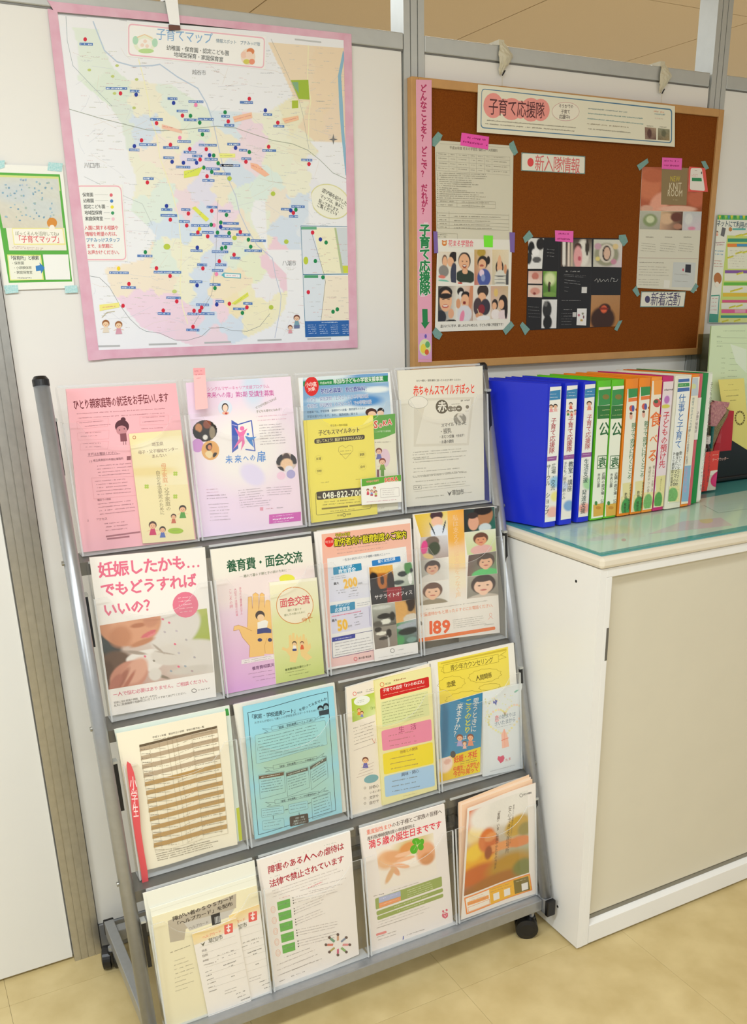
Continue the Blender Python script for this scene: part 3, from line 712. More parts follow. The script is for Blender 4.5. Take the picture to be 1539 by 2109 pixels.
def _b(): 
    e = empty('bottle', (1.318, yb+.035, zb+.003), 'small dark bottle with white ribbed cap inside the clear box', 'bottle')
    G().tube((1.318, yb+.032, zb+.004), (1.318, yb+.032, zb+.112), .0165, n=20).tube((1.318, yb+.032, zb+.112), (1.318, yb+.032, zb+.122), .0165, n=20, r1=.013).obj('body', flat('2a1410', .2), e)
    g = G().tube((1.318, yb+.032, zb+.122), (1.318, yb+.032, zb+.142), .0165, n=24); g.tube((1.318, yb+.032, zb+.126), (1.318, yb+.032, zb+.128), .0172, n=24).obj('cap', flat('efe3dc', .4), e)
_b()
e = empty('pouch', (1.29, yb+.05, zb+.003), 'pink floral pouch with dotted trim standing above the card box', 'pouch')
def pouchpoly(px, y, t, m, name, par):
    P = [at(u, v, 1, y) for u, v in px]; n = len(P)
    V = [tuple(p) for p in P]+[(p[0], y+t, p[2]) for p in P]
    F = [tuple(range(n))[::-1], tuple(range(n, 2*n))]+[(k, (k+1) % n, n+(k+1) % n, n+k) for k in range(n)]
    return G().add(V, F).obj(name, m, par)
flo = mat('floral_cloth', 'd9a39a', .8, col2='b0687a', nscale=160); dot = mat('dotted_trim', 'b9a06a', .8, col2='2a3a34', nscale=500)
fo = 1468/1
Pp = lambda L: [(1440+a/7.533, 760+b/7.533) for a, b in L]
pouchpoly(Pp([(195, 560), (250, 515), (420, 600), (430, 650), (270, 890), (180, 880)]), yb+.047, .012, flo, 'front_panel', e)
pouchpoly(Pp([(420, 600), (470, 640), (440, 740), (330, 940), (230, 1180), (215, 1270), (180, 1270), (180, 890), (270, 890), (400, 720)]), yb+.049, .008, dot, 'dotted_trim', e)
pouchpoly(Pp([(235, 490), (480, 520), (450, 600), (320, 560), (250, 520)]), yb+.060, .01, flo, 'rear_flap', e)
e2 = G().tube(tuple(at(1440+215/7.533, 760+890/7.533, 1, yb+.040)), tuple(at(1440+180/7.533, 760+1230/7.533, 1, yb+.040)), .0045, n=14).obj('marker_pen', flat('14706a', .25)); tag(e2, 'teal felt pen standing in front of the floral pouch', 'pen')
g = pouchpoly(Pp([(470, 640), (545, 650), (500, 1260), (215, 1290), (330, 960)]), yb+.0640, .006, flat('c01224', .4), 'folder', None); tag(g, 'red folder behind the bottle in the clear box', 'folder')
# black stand and the leaflets in it
st = empty('leaflet_stand', (1.45, -.12, ZG), 'black leaflet stand at the right end of the cabinet top', 'stand')
G().box((1.345, -.135, ZG+.0006), (1.75, -.05, ZG+.012), bev=.003).obj('base', M['black'], st)
G().hexa([(1.372, -.105, ZG+.012), (1.75, -.105, ZG+.012), (1.75, -.095, ZG+.012), (1.372, -.095, ZG+.012), (1.372, -.085, 1.362), (1.75, -.085, 1.362), (1.75, -.076, 1.362), (1.372, -.076, 1.362)]).obj('back_plate', clear('smoked_acrylic', tint=(.55, .55, .48)), st)
G().box((1.3515, -.130, ZG+.012), (1.75, -.125, ZG+.14)).obj('front_plate', M['black'], st)
s = Sheet([(1.385, -.107, 1.383), (1.60, -.107, 1.383), (1.60, -.122, ZG+.012), (1.385, -.122, ZG+.012)], crop=(1400, 430, 4.489), base='dcecc4', thick=.004, edge='b9cf96')
s.mic(400, 1130, 620, 1130, '8a9a7a', 2); s.ln([(345, 1190), (620, 1195)], .8, '9aaa8a'); s.ln([(345, 1240), (620, 1245)], .8, 'b0c0a0'); s.mic(345, 1180, 395, 1180, '6a7a5a', 2.5, n=3, dy=45)
s.mic(470, 1330, 560, 1330, '8a9a7a', 2, n=5, dx=-6, dy=55); s.mic(385, 1380, 420, 1380, '7a8a6a', 2, n=5, dx=0, dy=46); s.poly([(470, 1250), (620, 1300), (620, 1520), (520, 1420)], 'e9f3dc')
s.done('flyer', 'pale green printed form in the black stand at the right edge', 'flyer', m='matte')
s = Sheet([at(1480, 782, 1, -.131), at(1533, 779, 1, -.131), at(1545, 930, 1, -.131), at(1497, 900, 1, -.131)], crop=(1440, 760, 7.533), base='f2e27e', thick=.0008, edge='e6d070')
s.mic(455, 242, 540, 240, '6a5a30', 2); s.mic(390, 330, 620, 322, '8a7a40', 2); s.mic(420, 420, 630, 405, '6a5a30', 3.2, fill=1); s.mic(480, 490, 590, 480, '6a5a30', 3.2, fill=1)
for k in range(16):
    a = k/16*6.283; s.el(635+70*math.cos(a), 760+100*math.sin(a), 14, 18, '6a5a20' if k % 2 else '8a7a2a', n=6)
s.done('leaflet', 'small yellow leaflet with a wreath in front of the green form', 'leaflet')
# ================================================================ leaflets in the rack
def rs(i, d, px, crop, base='fff', **kw):
    T, B = Tp(i), Bp(i)
    P = np.array([0, T[0]-d, T[1]]); Q = np.array([0, B[0]+.008-d, B[1]])
    n = np.cross(P-Q, [1, 0, 0]); n /= np.linalg.norm(n)
    C = [atp((x/crop[2]+crop[0]), (y/crop[2]+crop[1]), P, n) for x, y in px]
    return Sheet(C, crop=crop, base=base, **kw)
BK = '3a3230'
GRP = 'leaflets in the rack pockets'
# --- row 1, pocket 1
c = (60, 740, 4.275)
s = rs(0, .001, [(325, 262), (1292, 210), (1472, 1588), (468, 1700)], c, 'f5b6bd', thick=.006, edge='f6c2c6')
s.t('ひとり親家庭等の就活をお手伝いします', 388, 405, 1228, 335, '6a1420', hs=1.75, bold=10)
s.mic(420, 480, 1240, 430, '8a5058', 1.9, n=2, dx=-10, dy=40)
for q in ([(420, 548), (700, 520), (690, 590), (425, 615)], [(425, 650), (705, 622), (700, 700), (430, 712)], [(450, 745), (700, 720), (690, 790), (450, 800)], [(975, 505), (1225, 490), (1228, 570), (975, 580)]): s.frame(q, .35, 'd98a90')
s.mic(440, 560, 680, 540, '8a5058', 1.8, n=2, dx=50, dy=30); s.mic(485, 650, 640, 640, '8a5058', 1.8, n=2, dx=-30, dy=30); s.mic(475, 742, 635, 738, '8a5058', 1.8, n=2, dx=20, dy=30)
s.mic(1000, 515, 1200, 500, '8a5058', 1.8, n=2, dx=0, dy=38); s.mic(990, 612, 1200, 600, '8a5058', 1.8)
s.el(818, 590, 62, 58, '5a3038'); s.el(828, 530, 22, 20, '5a3038'); s.el(815, 625, 48, 42, 'c98a90'); s.el(797, 622, 5, 6, '4a2028', n=8); s.el(838, 612, 5, 6, '4a2028', n=8)
s.poly([(800, 655), (855, 650), (862, 720), (805, 725)], '8a5058'); s.ln([(828, 720), (832, 752)], .9, '5a3038'); s.ln([(850, 716), (852, 750)], .9, '5a3038')
s.t('まずはお電話ください。', 515, 838, 795, 820, '7a3a40', bold=4); s.ln([(515, 855), (800, 832)], .5, '7a3a40')
s.t('(1)', 530, 898, 556, 897, '8a4850'); s.t('埼玉県東部中央福祉事務所', 562, 893, 830, 873, '7a3a40'); s.bx(860, 853, 895, 888, '8a4850', 850)
s.mic(590, 940, 900, 915, '8a4850', 2, n=4, dx=8, dy=28); s.frame([(550, 1045), (930, 1030), (960, 1195), (570, 1230)], .4, 'd98a90')
s.mic(580, 1075, 890, 1050, '8a4850', 2, n=5, dx=4, dy=29); s.t('電話での相談', 600, 1240, 720, 1230, '8a4850'); s.mic(605, 1275, 930, 1240, '8a4850', 2, n=4, dx=6, dy=30)
s.t('２', 508, 1420, 530, 1418, '7a3a40'); s.t('アクセス', 590, 1412, 688, 1402, '7a3a40'); s.mic(665, 1448, 870, 1425, '8a4850', 2, n=3, dx=4, dy=30); s.ln([(680, 1560), (975, 1520)], 3, 'a96a72'); s.ln([(690, 1582), (880, 1560)], 3, 'a96a72')
s.done('flyer', 'pink job-support flyer for single parents, top left pocket', group=GRP)
s = rs(0, .0055, [(878, 655), (1338, 620), (1462, 1585), (1002, 1622)], c, 'f2e3b0', thick=.003, edge='e8d6a0')
s.ph([(880, 700), (1345, 670), (1400, 1100), (940, 1120)], ['f0dfa8', 'f4e8bc', 'f5e9c0', 'f1e2b2'], [(.6, .2, .5, .15, 'f6ecc8', .6), (.3, .7, .5, .1, 'edd898', .6)], 12, 12)
s.ring(926, 688, 13, 13, 1, 'c0604a'); s.t('埼玉県', 1080, 752, 1182, 743, '7a5a50'); s.t('母子・父子福祉センター', 960, 822, 1312, 788, '7a5040', bold=2); s.t('あんない', 1080, 855, 1210, 843, '7a5040')
s.v('母子家庭・', 1182, 915, 1205, 1130, 'e08a50', ws=1.1); s.v('父子家庭の', 1208, 1130, 1230, 1335, '8a7a50', ws=1.1); s.v('自立と生活安定のために', 1132, 980, 1175, 1370, '7a6a4a', ws=1.1)
for x, y in ((1288, 1007), (1035, 1120), (1287, 1208)):
    for a, b in ((-9, -9), (9, -9), (-9, 9), (9, 9)): s.el(x+a, y+b, 10, 10, 'b4cc4a', n=8)
s.kid(1352, 1318, 30, '3a2a20', 'efb890', '5aa044'); s.kid(1272, 1385, 22, '4a2a1a', 'efb890', 'c86a50'); s.kid(1088, 1462, 32, '4a2a20', 'efb890', 'cf3a68'); s.kid(1175, 1500, 26, '3a2a20', 'efb890', '5a70b4')
s.el(1290, 1510, 68, 26, 'a4c43a'); s.mic(1250, 1510, 1330, 1502, '6a8a20', 2)
s.done('leaflet', 'cream leaflet with family drawings, in front of the pink flyer', 'leaflet', GRP)
# --- row 1, pocket 2
c = (370, 740, 5.548)
s = rs(0, .001, [(72, 268), (1268, 195), (1408, 1895), (215, 2040)], c, 'f3e2ee', thick=.005, edge='f2e8f0')
s.ph([(72, 268), (1268, 195), (1408, 1895), (215, 2040)], ['efd9ee', 'f3e0ee', 'f6dfe8', 'f0daf0'], [(.5, .45, .4, .25, 'f7f0ea', .8), (.62, .06, .1, .12, 'd6e2f2', .8), (.55, .62, .12, .07, 'e6dcf4', .4, 20)], 26, 34)
s.t('シングルマザーキャリア支援プログラム', 315, 342, 1025, 308, 'd65a9a'); s.t('未来への扉」第5期', 310, 412, 775, 400, 'cc3a9a', bold=3, hs=1.15); s.t('受講生募集', 790, 400, 1080, 385, 'cc3a9a', bold=3, hs=1.1)
s.el(520, 555, 80, 88, 'dfe6f4'); s.el(520, 550, 38, 50, '3a2c28'); s.el(521, 556, 30, 40, 'f4d6c0'); s.el(525, 615, 40, 20, 'f3b9a0'); s.el(532, 618, 16, 12, 'c04a4a')
s.ph([(140, 700), (425, 690), (430, 930), (160, 950)], '2a2420', [(.25, .35, .14, .2, 'c98a58', .3), (.6, .2, .16, .2, '8a4a34', .3), (.8, .6, .12, .3, '9a8a70', .3), (.5, .8, .1, .12, 'e8e4dc', .2), (.1, .7, .2, .25, '1e1a18', .3), (.95, .05, .12, .2, 'e8e0cc', .2)], 22, 20, .1, rnd=True)
s.el(205, 985, 68, 78, 'd49ad8'); s.el(352, 1040, 102, 112, 'e8b06a')
s.ph([(280, 960), (430, 950), (440, 1120), (290, 1140)], 'e6a860', [(.35, .2, .25, .3, '3a201c', .2), (.4, .28, .14, .16, 'd88a60', .2), (.3, .75, .3, .25, 'f0d8a4', .2), (.8, .85, .2, .2, '2a2420', .2)], 18, 18, rnd=True)
s.poly([(592, 692), (668, 740), (670, 1018), (600, 1070)], '4a62b8'); s.ln([(670, 745), (820, 700), (862, 1045), (755, 1030)], 2.2, '4a62b8'); s.ln([(600, 745), (660, 760)], 1.2, 'c9b8e6')
s.el(714, 790, 26, 26, 'f07ab0'); s.poly([(625, 775), (690, 835), (775, 790), (735, 870), (745, 960), (700, 1045), (715, 930), (610, 1030), (685, 900)], 'f07ab0')
s.el(780, 855, 14, 14, '4a8ad0'); s.poly([(745, 875), (800, 890), (880, 885), (830, 925), (850, 1010), (800, 960), (775, 925)], '4a8ad0')
for ch, x, y, h in (('未', 565, 1145, 78), ('来', 668, 1140, 76), ('へ', 757, 1130, 60), ('の', 835, 1125, 66), ('扉', 935, 1112, 100)): s.t(ch, x-h/2, y+2, x+h/2, y-2, '4a8cd6', bold=10, hs=1.15)
s.t('ママが元気になれば', 865, 560, 1105, 445, '8a8a6a'); s.t('子どもも幸せになれる！', 875, 600, 1180, 568, '8a8a6a'); s.mic(880, 655, 1230, 630, 'd890a8', 1.8, n=2, dx=10, dy=45)
s.mic(910, 755, 1195, 735, '7a6a70', 1.8, n=8, dx=2, dy=31); s.ph([(1100, 1080), (1330, 1060), (1345, 1270), (1110, 1290)], 'd9c4b8', [(.15, .3, .2, .35, '2c2628', .2), (.9, .3, .2, .35, '2c2628', .2), (.5, .3, .2, .3, '4a3630', .2), (.5, .6, .3, .3, 'efc8a0', .25), (.15, .9, .2, .2, '2c2628', .2), (.6, .9, .2, .2, 'e6e2ea', .2)], 22, 20, .08, rnd=True)
s.el(1160, 1330, 50, 44, 'f6cfe0'); s.el(1272, 1312, 50, 50, 'b0a8d4')
s.mic(305, 1490, 440, 1480, 'c090a0', 1.8, n=3, dx=4, dy=34); s.mic(310, 1560, 560, 1545, '7a6a70', 1.8, n=2, dx=2, dy=32); s.mic(330, 1660, 570, 1645, '9a8a90', 1.8, n=6, dx=3, dy=36)
s.mic(670, 1500, 960, 1470, '9a8a90', 1.8, n=5, dx=3, dy=28); s.mic(990, 1470, 1280, 1450, '9a8a90', 1.8, n=4, dx=4, dy=27); s.mic(685, 1640, 1060, 1605, 'a09098', 1.8, n=3, dx=3, dy=26)
s.bx(918, 1690, 955, 1728, 'eaa0b0'); s.mic(985, 1708, 1080, 1700, 'd890a0', 2.2); s.mic(1110, 1698, 1185, 1692, '9a9098', 2.4)
s.bx(1022, 1775, 1385, 1880, 'd660b4', 1742, 1845); s.mic(1065, 1795, 1290, 1772, 'f4c8e6', 2.2); s.t('048-485-1122', 1065, 1838, 1305, 1808, 'f6d8ee', bold=4) if 0 else s.mic(1065, 1832, 1305, 1806, 'f6d8ee', 4, fill=1, rag=0); s.mic(1070, 1860, 1250, 1842, 'f4c8e6', 2)
s.done('flyer', 'lavender flyer with a blue and pink door emblem, top row', group=GRP)
s = rs(0, .0215, [(155, 100), (290, 97), (325, 560), (182, 578)], c, 'f8c3c3', thick=.0004, edge='f3b0b0')
s.bx(155, 98, 290, 180, 'f3a8ac', 96, 178); s.mic(170, 135, 270, 130, 'c86a74', 2.6, n=2, dx=5, dy=40); s.mic(180, 218, 280, 213, 'e08a92', 2.4)
s.done('sticky_note', 'pale pink slip stuck over the top edge of the lavender flyer pocket', 'note', m='matte')
# --- row 1, pocket 3
c = (600, 740, 5.86)
s = rs(0, .001, [(85, 225), (1190, 155), (1330, 1810), (235, 1960)], c, 'eef0f0', thick=.004)
s.ph([(140, 218), (1166, 165), (1215, 800), (150, 860)], ['6a9ac8', '6fa4d4', 'd8e8ee', '9abcd4'], [(.25, .02, .3, .06, 'dce8ea', .6), (.85, .3, .16, .06, 'e8f0ee', .5), (.55, .65, .3, .08, 'dfeaec', .6), (.35, .45, .3, .05, 'c4dbe8', .6), (.9, .12, .2, .05, 'cfe0e0', .5), (.7, .5, .2, .1, '4a8cca', .6)], 28, 24)
s.bx(145, 268, 1166, 328, '1f8a48', 195, 268); s.t('平成30年度', 345, 290, 490, 280, 'e6f4dc', bold=3); s.t('草加市子どもの学習支援事業', 505, 270, 1110, 232, 'f4faf0', bold=10, hs=1.1)
s.el(246, 325, 86, 118, 'dc2a26'); s.t('小中高', 172, 312, 305, 300, 'fbe4dc', bold=12, hs=1.2); s.t('対象', 205, 368, 290, 355, 'fbe4dc', bold=10)
s.t('参加者募集！参加費無料！', 355, 388, 940, 350, '2a3a9a', bold=10, out='e8f0f8', ow=40, hs=1.15)
s.t('小学生：家庭訪問［１対１］による学習支援', 190, 492, 930, 440, '3a4a9a', bold=0, out='e8f2fa', ow=55, hs=1.15); s.t('中高生：学習教室［１対２〜３］での学習支援', 190, 568, 968, 512, '3a4a9a', bold=0, out='e8f2fa', ow=55, hs=1.15)
s.t('本事業では、学習習慣・基礎学力の定着・高校進学のための', 190, 640, 900, 592, '4a6a8a'); s.t('学習支援を行います。また、進路相談に関する', 190, 695, 805, 655, '4a6a8a')
s.el(965, 640, 70, 50, '4a2a20'); s.el(975, 665, 50, 40, 'f0c8a8'); s.el(1080, 625, 42, 40, '241c1c'); s.el(1078, 650, 40, 32, 'f0c8a8')
s.done('flyer', 'sky blue study-support flyer behind yellow leaflet, top row', group=GRP)
s = rs(0, .0032, [(760, 700), (1255, 655), (1292, 1810), (800, 1870)], c, 'ece6cc', thick=.0014)
s.bx(780, 700, 1255, 960, '5ea836', 656, 905); s.poly([(990, 968), (1100, 955), (1258, 890), (1262, 930), (1270, 1000), (990, 1000)], 'ece6cc'); s.poly([(990, 905), (1258, 880), (1180, 925), (1080, 958), (992, 968)], '5ea836')
for ch, x, y, w_ in (('S', 1022, 785, 50), ('O', 1078, 798, 46), ('K', 1130, 768, 52), ('A', 1190, 755, 56)): s.t(ch, x-w_/2, y+2, x+w_/2, y-2, 'e04a2a', bold=30, out='fbeee0', ow=70)
s.t('ここが子育て支援情報', 1000, 875, 1200, 865, 'dff0c8', bold=2); s.mic(1010, 1003, 1210, 995, '8a7a6a', 2.2)
s.el(1130, 1190, 62, 110, 'e6c8d4'); s.kid(1058, 1110, 36, '7a2c20', 'efc0a0', '6a70b0'); s.kid(1100, 1235, 38, '8a3a20', 'efc0a0', '7aa43a', None); s.bx(1035, 1330, 1060, 1420, '7a4050'); s.bx(1080, 1320, 1120, 1410, '6a9a3a')
s.mic(1060, 1800, 1180, 1780, 'b0a88a', 2.4, n=2, dy=40)
s.done('leaflet', 'leaflet with green heading and red lettering, between sky blue flyer and yellow one', 'leaflet', GRP)
s = rs(0, .0055, [(148, 738), (988, 672), (1042, 1868), (245, 1975)], c, 'f3e35e', thick=.0025, edge='e6d24a')
s.ln([(185, 735), (215, 1400), (260, 1970)], .9, 'dccb48'); s.poly([(860, 790), (960, 680), (985, 700), (990, 740)], 'f6ea8a')
s.t('埼玉県の無料相談', 470, 802, 680, 790, '6a5a20'); s.t('子どもスマイルネット', 328, 890, 830, 850, '4a3418', bold=12, hs=1.15)
s.rq([(278, 960), (888, 908), (888, 965), (278, 1022)], 5, '3a2a12'); s.t('話してみよう！解決できるかもしれない', 305, 990, 865, 942, 'f3e8a0', bold=4, hs=1.2)
hp = [(655, 1070), (620, 1040), (575, 1060), (570, 1110), (655, 1205), (745, 1100), (740, 1050), (700, 1035), (655, 1070)]; s.ln(hp, .7, 'b09a3a')
s.mic(590, 1110, 725, 1100, '8a7a3a', 2.2, n=2, dy=38)
for t_, x, y in (('友達', 330, 1200), ('学校', 338, 1350), ('家族', 855, 1150), ('自分', 862, 1298)): s.ring(x, y, 44, 38, .4, 'c9b848'); s.t(t_, x-30, y+2, x+30, y-3, '6a5a20', bold=6)
s.mic(360, 1490, 450, 1480, '9a8a3a', 2); s.mic(780, 1450, 850, 1445, '9a8a3a', 2)
s.rq([(292, 1605), (960, 1550), (965, 1800), (300, 1885)], 5, 'f3e35e', '3a2a12', .8); s.rq([(302, 1600), (860, 1545), (865, 1640), (308, 1700)], 4, '3a2a12')
s.t('TEL', 318, 1668, 365, 1664, 'f6f0c0', bold=8); s.t('048-822-7007', 378, 1645, 900, 1602, 'f8f6dc', bold=16, hs=1.1)
s.mic(375, 1725, 830, 1685, '6a5a20', 2.6, n=2, dx=5, dy=32); s.ln([(372, 1805), (680, 1775)], 3.4, '8a7a30'); s.ln([(705, 1770), (850, 1755)], 3.4, '8a7a30'); s.mic(470, 1835, 780, 1805, '6a5a20', 2.4)
s.t('彩の国', 555, 1885, 612, 1880, '6a5a20'); s.ring(638, 1877, 17, 18, 1, '4a3a18'); s.t('埼玉県', 665, 1872, 720, 1866, '6a5a20')
s.done('leaflet', 'bright yellow helpline leaflet with telephone number, top row', 'leaflet', GRP)
s = rs(0, .0150, [(843, 1445), (1325, 1393), (1332, 1722), (856, 1758)], c, 'f3f0e6', thick=.003)
s.bx(850, 1445, 1325, 1535, '62a83a', 1393, 1470); s.poly([(960, 1525), (1150, 1480), (1328, 1470), (1330, 1500), (1000, 1540)], 'f3f0e6')
s.t('そうかこそだて', 905, 1480, 1060, 1462, 'e04a2a', bold=16, out='f4dcc0', ow=50); s.t('SOKA', 1125, 1458, 1290, 1438, 'e04a2a', bold=24, out='f6e0c8', ow=60)
for x, y, h_, t_ in ((925, 1580, '5a2a20', 'e05a6a'), (970, 1590, '8a6a50', '8aa0d0'), (1005, 1555, '8a3a28', 'e8dcc0'), (1020, 1600, '6a3020', 'b8cf6a')): s.kid(x, y, 16, h_, 'efc0a0', t_, 'c04a5a')
s.frame([(1075, 1565), (1300, 1548), (1302, 1650), (1080, 1670)], .4, '9a8a8a'); s.mic(1100, 1585, 1250, 1575, 'b0a0a0', 1.6, n=3, dy=25); s.mic(910, 1722, 1290, 1690, 'd890a0', 2)
s.done('card', 'small white and green card in front of the yellow helpline leaflet', 'card')
# --- row 1, pocket 4
c = (800, 730, 6.392)
s = rs(0, .001, [(125, 212), (1242, 150), (1268, 1915), (228, 2010)], c, 'e9e4d2', thick=.004, edge='e6e0cc')
s.t('おむつ替え・授乳場所に迷ったらお立ち寄りください', 368, 348, 955, 332, '4a4438', bold=6); s.t('赤ちゃんスマイルすぽっと', 330, 480, 1140, 452, 'ee4a34', bold=14, hs=1.7)
s.poly([(340, 580), (1125, 560), (1060, 1195), (335, 1215)], 'ddd6c2'); s.poly([(500, 610), (1090, 590), (1035, 1165), (360, 1180)], 'e8e2d0')
s.ring(392, 630, 128, 80, .5, '6a6254', 'ece7d8')
s.el(705, 688, 82, 92, '6a6252'); s.t('赤', 650, 690, 765, 684, 'ece6d6', bold=20); s.el(818, 718, 40, 38, '8a8272'); s.el(872, 715, 30, 32, '9a9282'); s.el(930, 712, 40, 40, '7a7262'); s.mic(800, 722, 955, 714, 'e6e0d0', 3.4)
s.mic(820, 658, 940, 650, '5a5448', 2); s.mic(955, 608, 1075, 600, '6a6458', 4); s.el(1040, 690, 22, 24, '8a8272'); s.mic(1015, 745, 1065, 742, '9a9282', 2)
s.el(942, 850, 84, 80, '9a9484'); s.t('S', 900, 850, 990, 846, 'ddd6c4', bold=30); s.t('スマイル', 695, 935, 865, 918, '5a5448', bold=8); s.t('すぽっと', 880, 918, 1030, 905, '4a4438', bold=12)
s.t('・授乳', 670, 1020, 832, 1000, '5a5448', bold=6, hs=1.1); s.t('・おむつ交換', 665, 1088, 865, 1075, '4a4438', bold=6, hs=1.2); s.t('できます！', 888, 1075, 1015, 1060, '4a4438', bold=8, hs=1.3); s.t('・お湯の提供', 665, 1155, 860, 1140, '5a5448', bold=6, hs=1.2)
s.mic(330, 1290, 1035, 1235, '8a8474', 2.2, n=2, dx=-10, dy=34); s.mic(315, 1365, 570, 1345, '8a8474', 2.2); s.mic(335, 1385, 1035, 1330, '8a8474', 2.2, n=2, dx=-10, dy=36)
s.mic(335, 1505, 490, 1495, '9a9484', 2.4); s.mic(330, 1550, 940, 1495, '8a8474', 2.2); s.mic(320, 1605, 1055, 1530, '8a8474', 2.4, n=2, dx=6, dy=14); s.mic(360, 1675, 1040, 1612, '8a8474', 2.2); s.frame([(330, 1730), (432, 1722), (435, 1770), (335, 1778)], .6, '7a7464'); s.mic(345, 1752, 420, 1746, '6a6458', 3.4); s.mic(445, 1725, 1070, 1665, '9a9484', 2, n=2, dx=5, dy=32)
s.ln([(340, 1808), (1075, 1722)], .4, 'b0aa9a'); s.t('草加市', 838, 1822, 992, 1806, '5a5448', bold=6, hs=1.2); s.poly([(775, 1800), (800, 1825), (835, 1796), (812, 1850), (800, 1858)], '6a6458'); s.mic(1000, 1820, 1100, 1812, '8a8474', 2); s.mic(360, 1890, 765, 1848, '8a8474', 2.4)
s.done('flyer', 'grey photocopied baby-spot flyer with red title, top right pocket', group=GRP, m='matte')
# --- row 2, pocket 1
c = (150, 1090, 4.9645)
s = rs(1, .001, [(170, 290), (1352, 185), (1468, 1712), (382, 1910)], c, 'f1ebe2', thick=.004)
PK = 'e4718a'
s.t('妊娠したかも…', 262, 425, 1300, 325, PK, bold=22, hs=1.05); s.t('でもどうすれば', 285, 630, 1262, 520, PK, bold=22, hs=1.05); s.t('いいの？', 312, 835, 862, 765, PK, bold=22, hs=1.05)
s.ph([(275, 985), (1370, 808), (1440, 1462), (365, 1640)], ['d8d0c4', 'ddd6cb', 'd6cfc3', 'b9806e'],
     [(1.02, .18, .24, .46, 'a9b455', .2), (.9, .0, .12, .12, 'b4bb62', .4), (.68, .25, .22, .34, 'ddd6cc', .15, 25), (.88, .68, .3, .22, 'dcd5cb', .2, 30), (.05, .34, .12, .24, '3a403c', .35), (.10, .58, .14, .16, '6a5244', .4), (.02, .8, .06, .25, '5a4438', .4),
      (.27, .02, .285, .37, 'cf9068', .07, -6), (.31, .06, .22, .30, 'd89c76', .3, -6), (.17, .22, .1, .16, 'c4845c', .5), (.34, .09, .07, .035, 'b4704a', .5), (.46, .05, .07, .1, 'c98a68', .4),
      (.425, .245, .085, .030, 'd4686c', .12, -32), (.45, .27, .055, .016, 'e08482', .2, -32), (.36, .36, .12, .04, 'c08058', .5, -20),
      (.36, .58, .17, .10, 'e8e2d9', .1, -8), (.42, .68, .12, .14, 'e4ddd3', .12, 10), (.62, .62, .2, .16, 'dad2c7', .15, 10), (.29, .50, .1, .025, 'a8988a', .5, 28), (.50, .50, .10, .012, 'b0a294', .5, 62), (.56, .58, .10, .010, 'b4a698', .5, 30),
      (.20, .84, .17, .24, 'c98c76', .12, 18), (.27, .78, .10, .2, 'd9a48c', .3, 18), (.12, .9, .035, .2, 'a86a58', .5, 25), (.19, .92, .02, .16, 'b4705c', .5, 25), (.07, .92, .05, .14, 'b47464', .4, 20), (.50, .93, .09, .02, '8a7c6c', .5, 40), (.44, .88, .06, .1, 'dcd5ca', .3), (.78, .9, .2, .06, 'd0c8bc', .5)], 64, 44, .012)
for x, y, k in ((738, 1300, PK), (1082, 1405, PK), (1045, 1175, PK), (920, 920, PK), (985, 955, PK), (1005, 1450, '9aa4ac'), (830, 1345, '9a9284'), (1245, 1310, 'b0a8ac'), (1085, 1265, 'c0b8bc'), (1160, 1130, 'b8b0b0'), (940, 1050, 'c0b4b4'), (1150, 1400, 'a0a8b0'), (1220, 1450, 'b8a0a0'), (1060, 1040, 'c8bcc0')): s.el(x, y, 15, 11, k, rot=30, n=7)
s.el(1152, 772, 132, 132, 'e4788e'); s.mic(1075, 705, 1210, 690, 'f2b4bf', 2.6, n=5, dx=5, dy=36)
s.t('一人で悩む必要はありません。ご相談ください。', 412, 1695, 1405, 1540, 'dc6a82', bold=4)
s.t('妊娠に悩む家族や親族、友人がいる方は、', 420, 1775, 880, 1695, '6a6058'); s.t('友人に医療機関や相談窓口に行くようすすめてあげてください。', 420, 1805, 1175, 1670, '6a6058'); s.ring(1240, 1650, 24, 18, 1, '5a5250'); s.mic(1285, 1645, 1405, 1622, '7a7068', 2.6)
s.done('flyer', 'white flyer with large pink handwriting over a photo of a woman', group=GRP)
# --- row 2, pocket 2
c = (420, 1080, 5.548)
s = rs(1, .001, [(75, 290), (1228, 135), (1372, 1715), (250, 1940)], c, 'efe8da', thick=.005, edge='fbfaf4')
s.ph([(78, 300), (1232, 150), (1372, 1715), (250, 1940)], ['efe9dc', 'efe9dc', 'ecc2dd', 'dda0d8'], [(.5, .05, 1.2, .3, 'efe9da', .3), (.6, .3, .8, .12, 'eeddd8', .6)], 16, 26)
s.t('養育費・面会交流', 262, 485, 1125, 370, '1f5a38', bold=16, hs=1.2); s.t('─ 離れて暮らす親と子の絆のために ─', 408, 600, 995, 515, '5a6a3a', bold=2)
s.el(950, 620, 90, 50, 'e6e04a', n=18)
s.v('あなたの養育費は子の', 415, 715, 432, 1040, 'd8607a', ws=.9); s.v('大切なのは面会の約束', 358, 730, 380, 1050, 'd8607a', ws=.9); s.v('こころの絆', 300, 740, 316, 960, 'd8607a', ws=.9)
SKN = 'f2c476'; L = 'b4743a'
s.poly([(495, 1180), (505, 830), (545, 825), (555, 960), (560, 800), (590, 780), (622, 800), (628, 960), (640, 800), (662, 782), (690, 800), (695, 940), (705, 870), (735, 860), (790, 900), (800, 1480), (690, 1480), (690, 1300)], SKN)
s.poly([(495, 1180), (650, 1140), (720, 1250), (700, 1380), (690, 1500), (520, 1520), (525, 1390), (440, 1290), (400, 1200), (335, 1215), (345, 1165), (395, 1150), (470, 1170)], SKN)
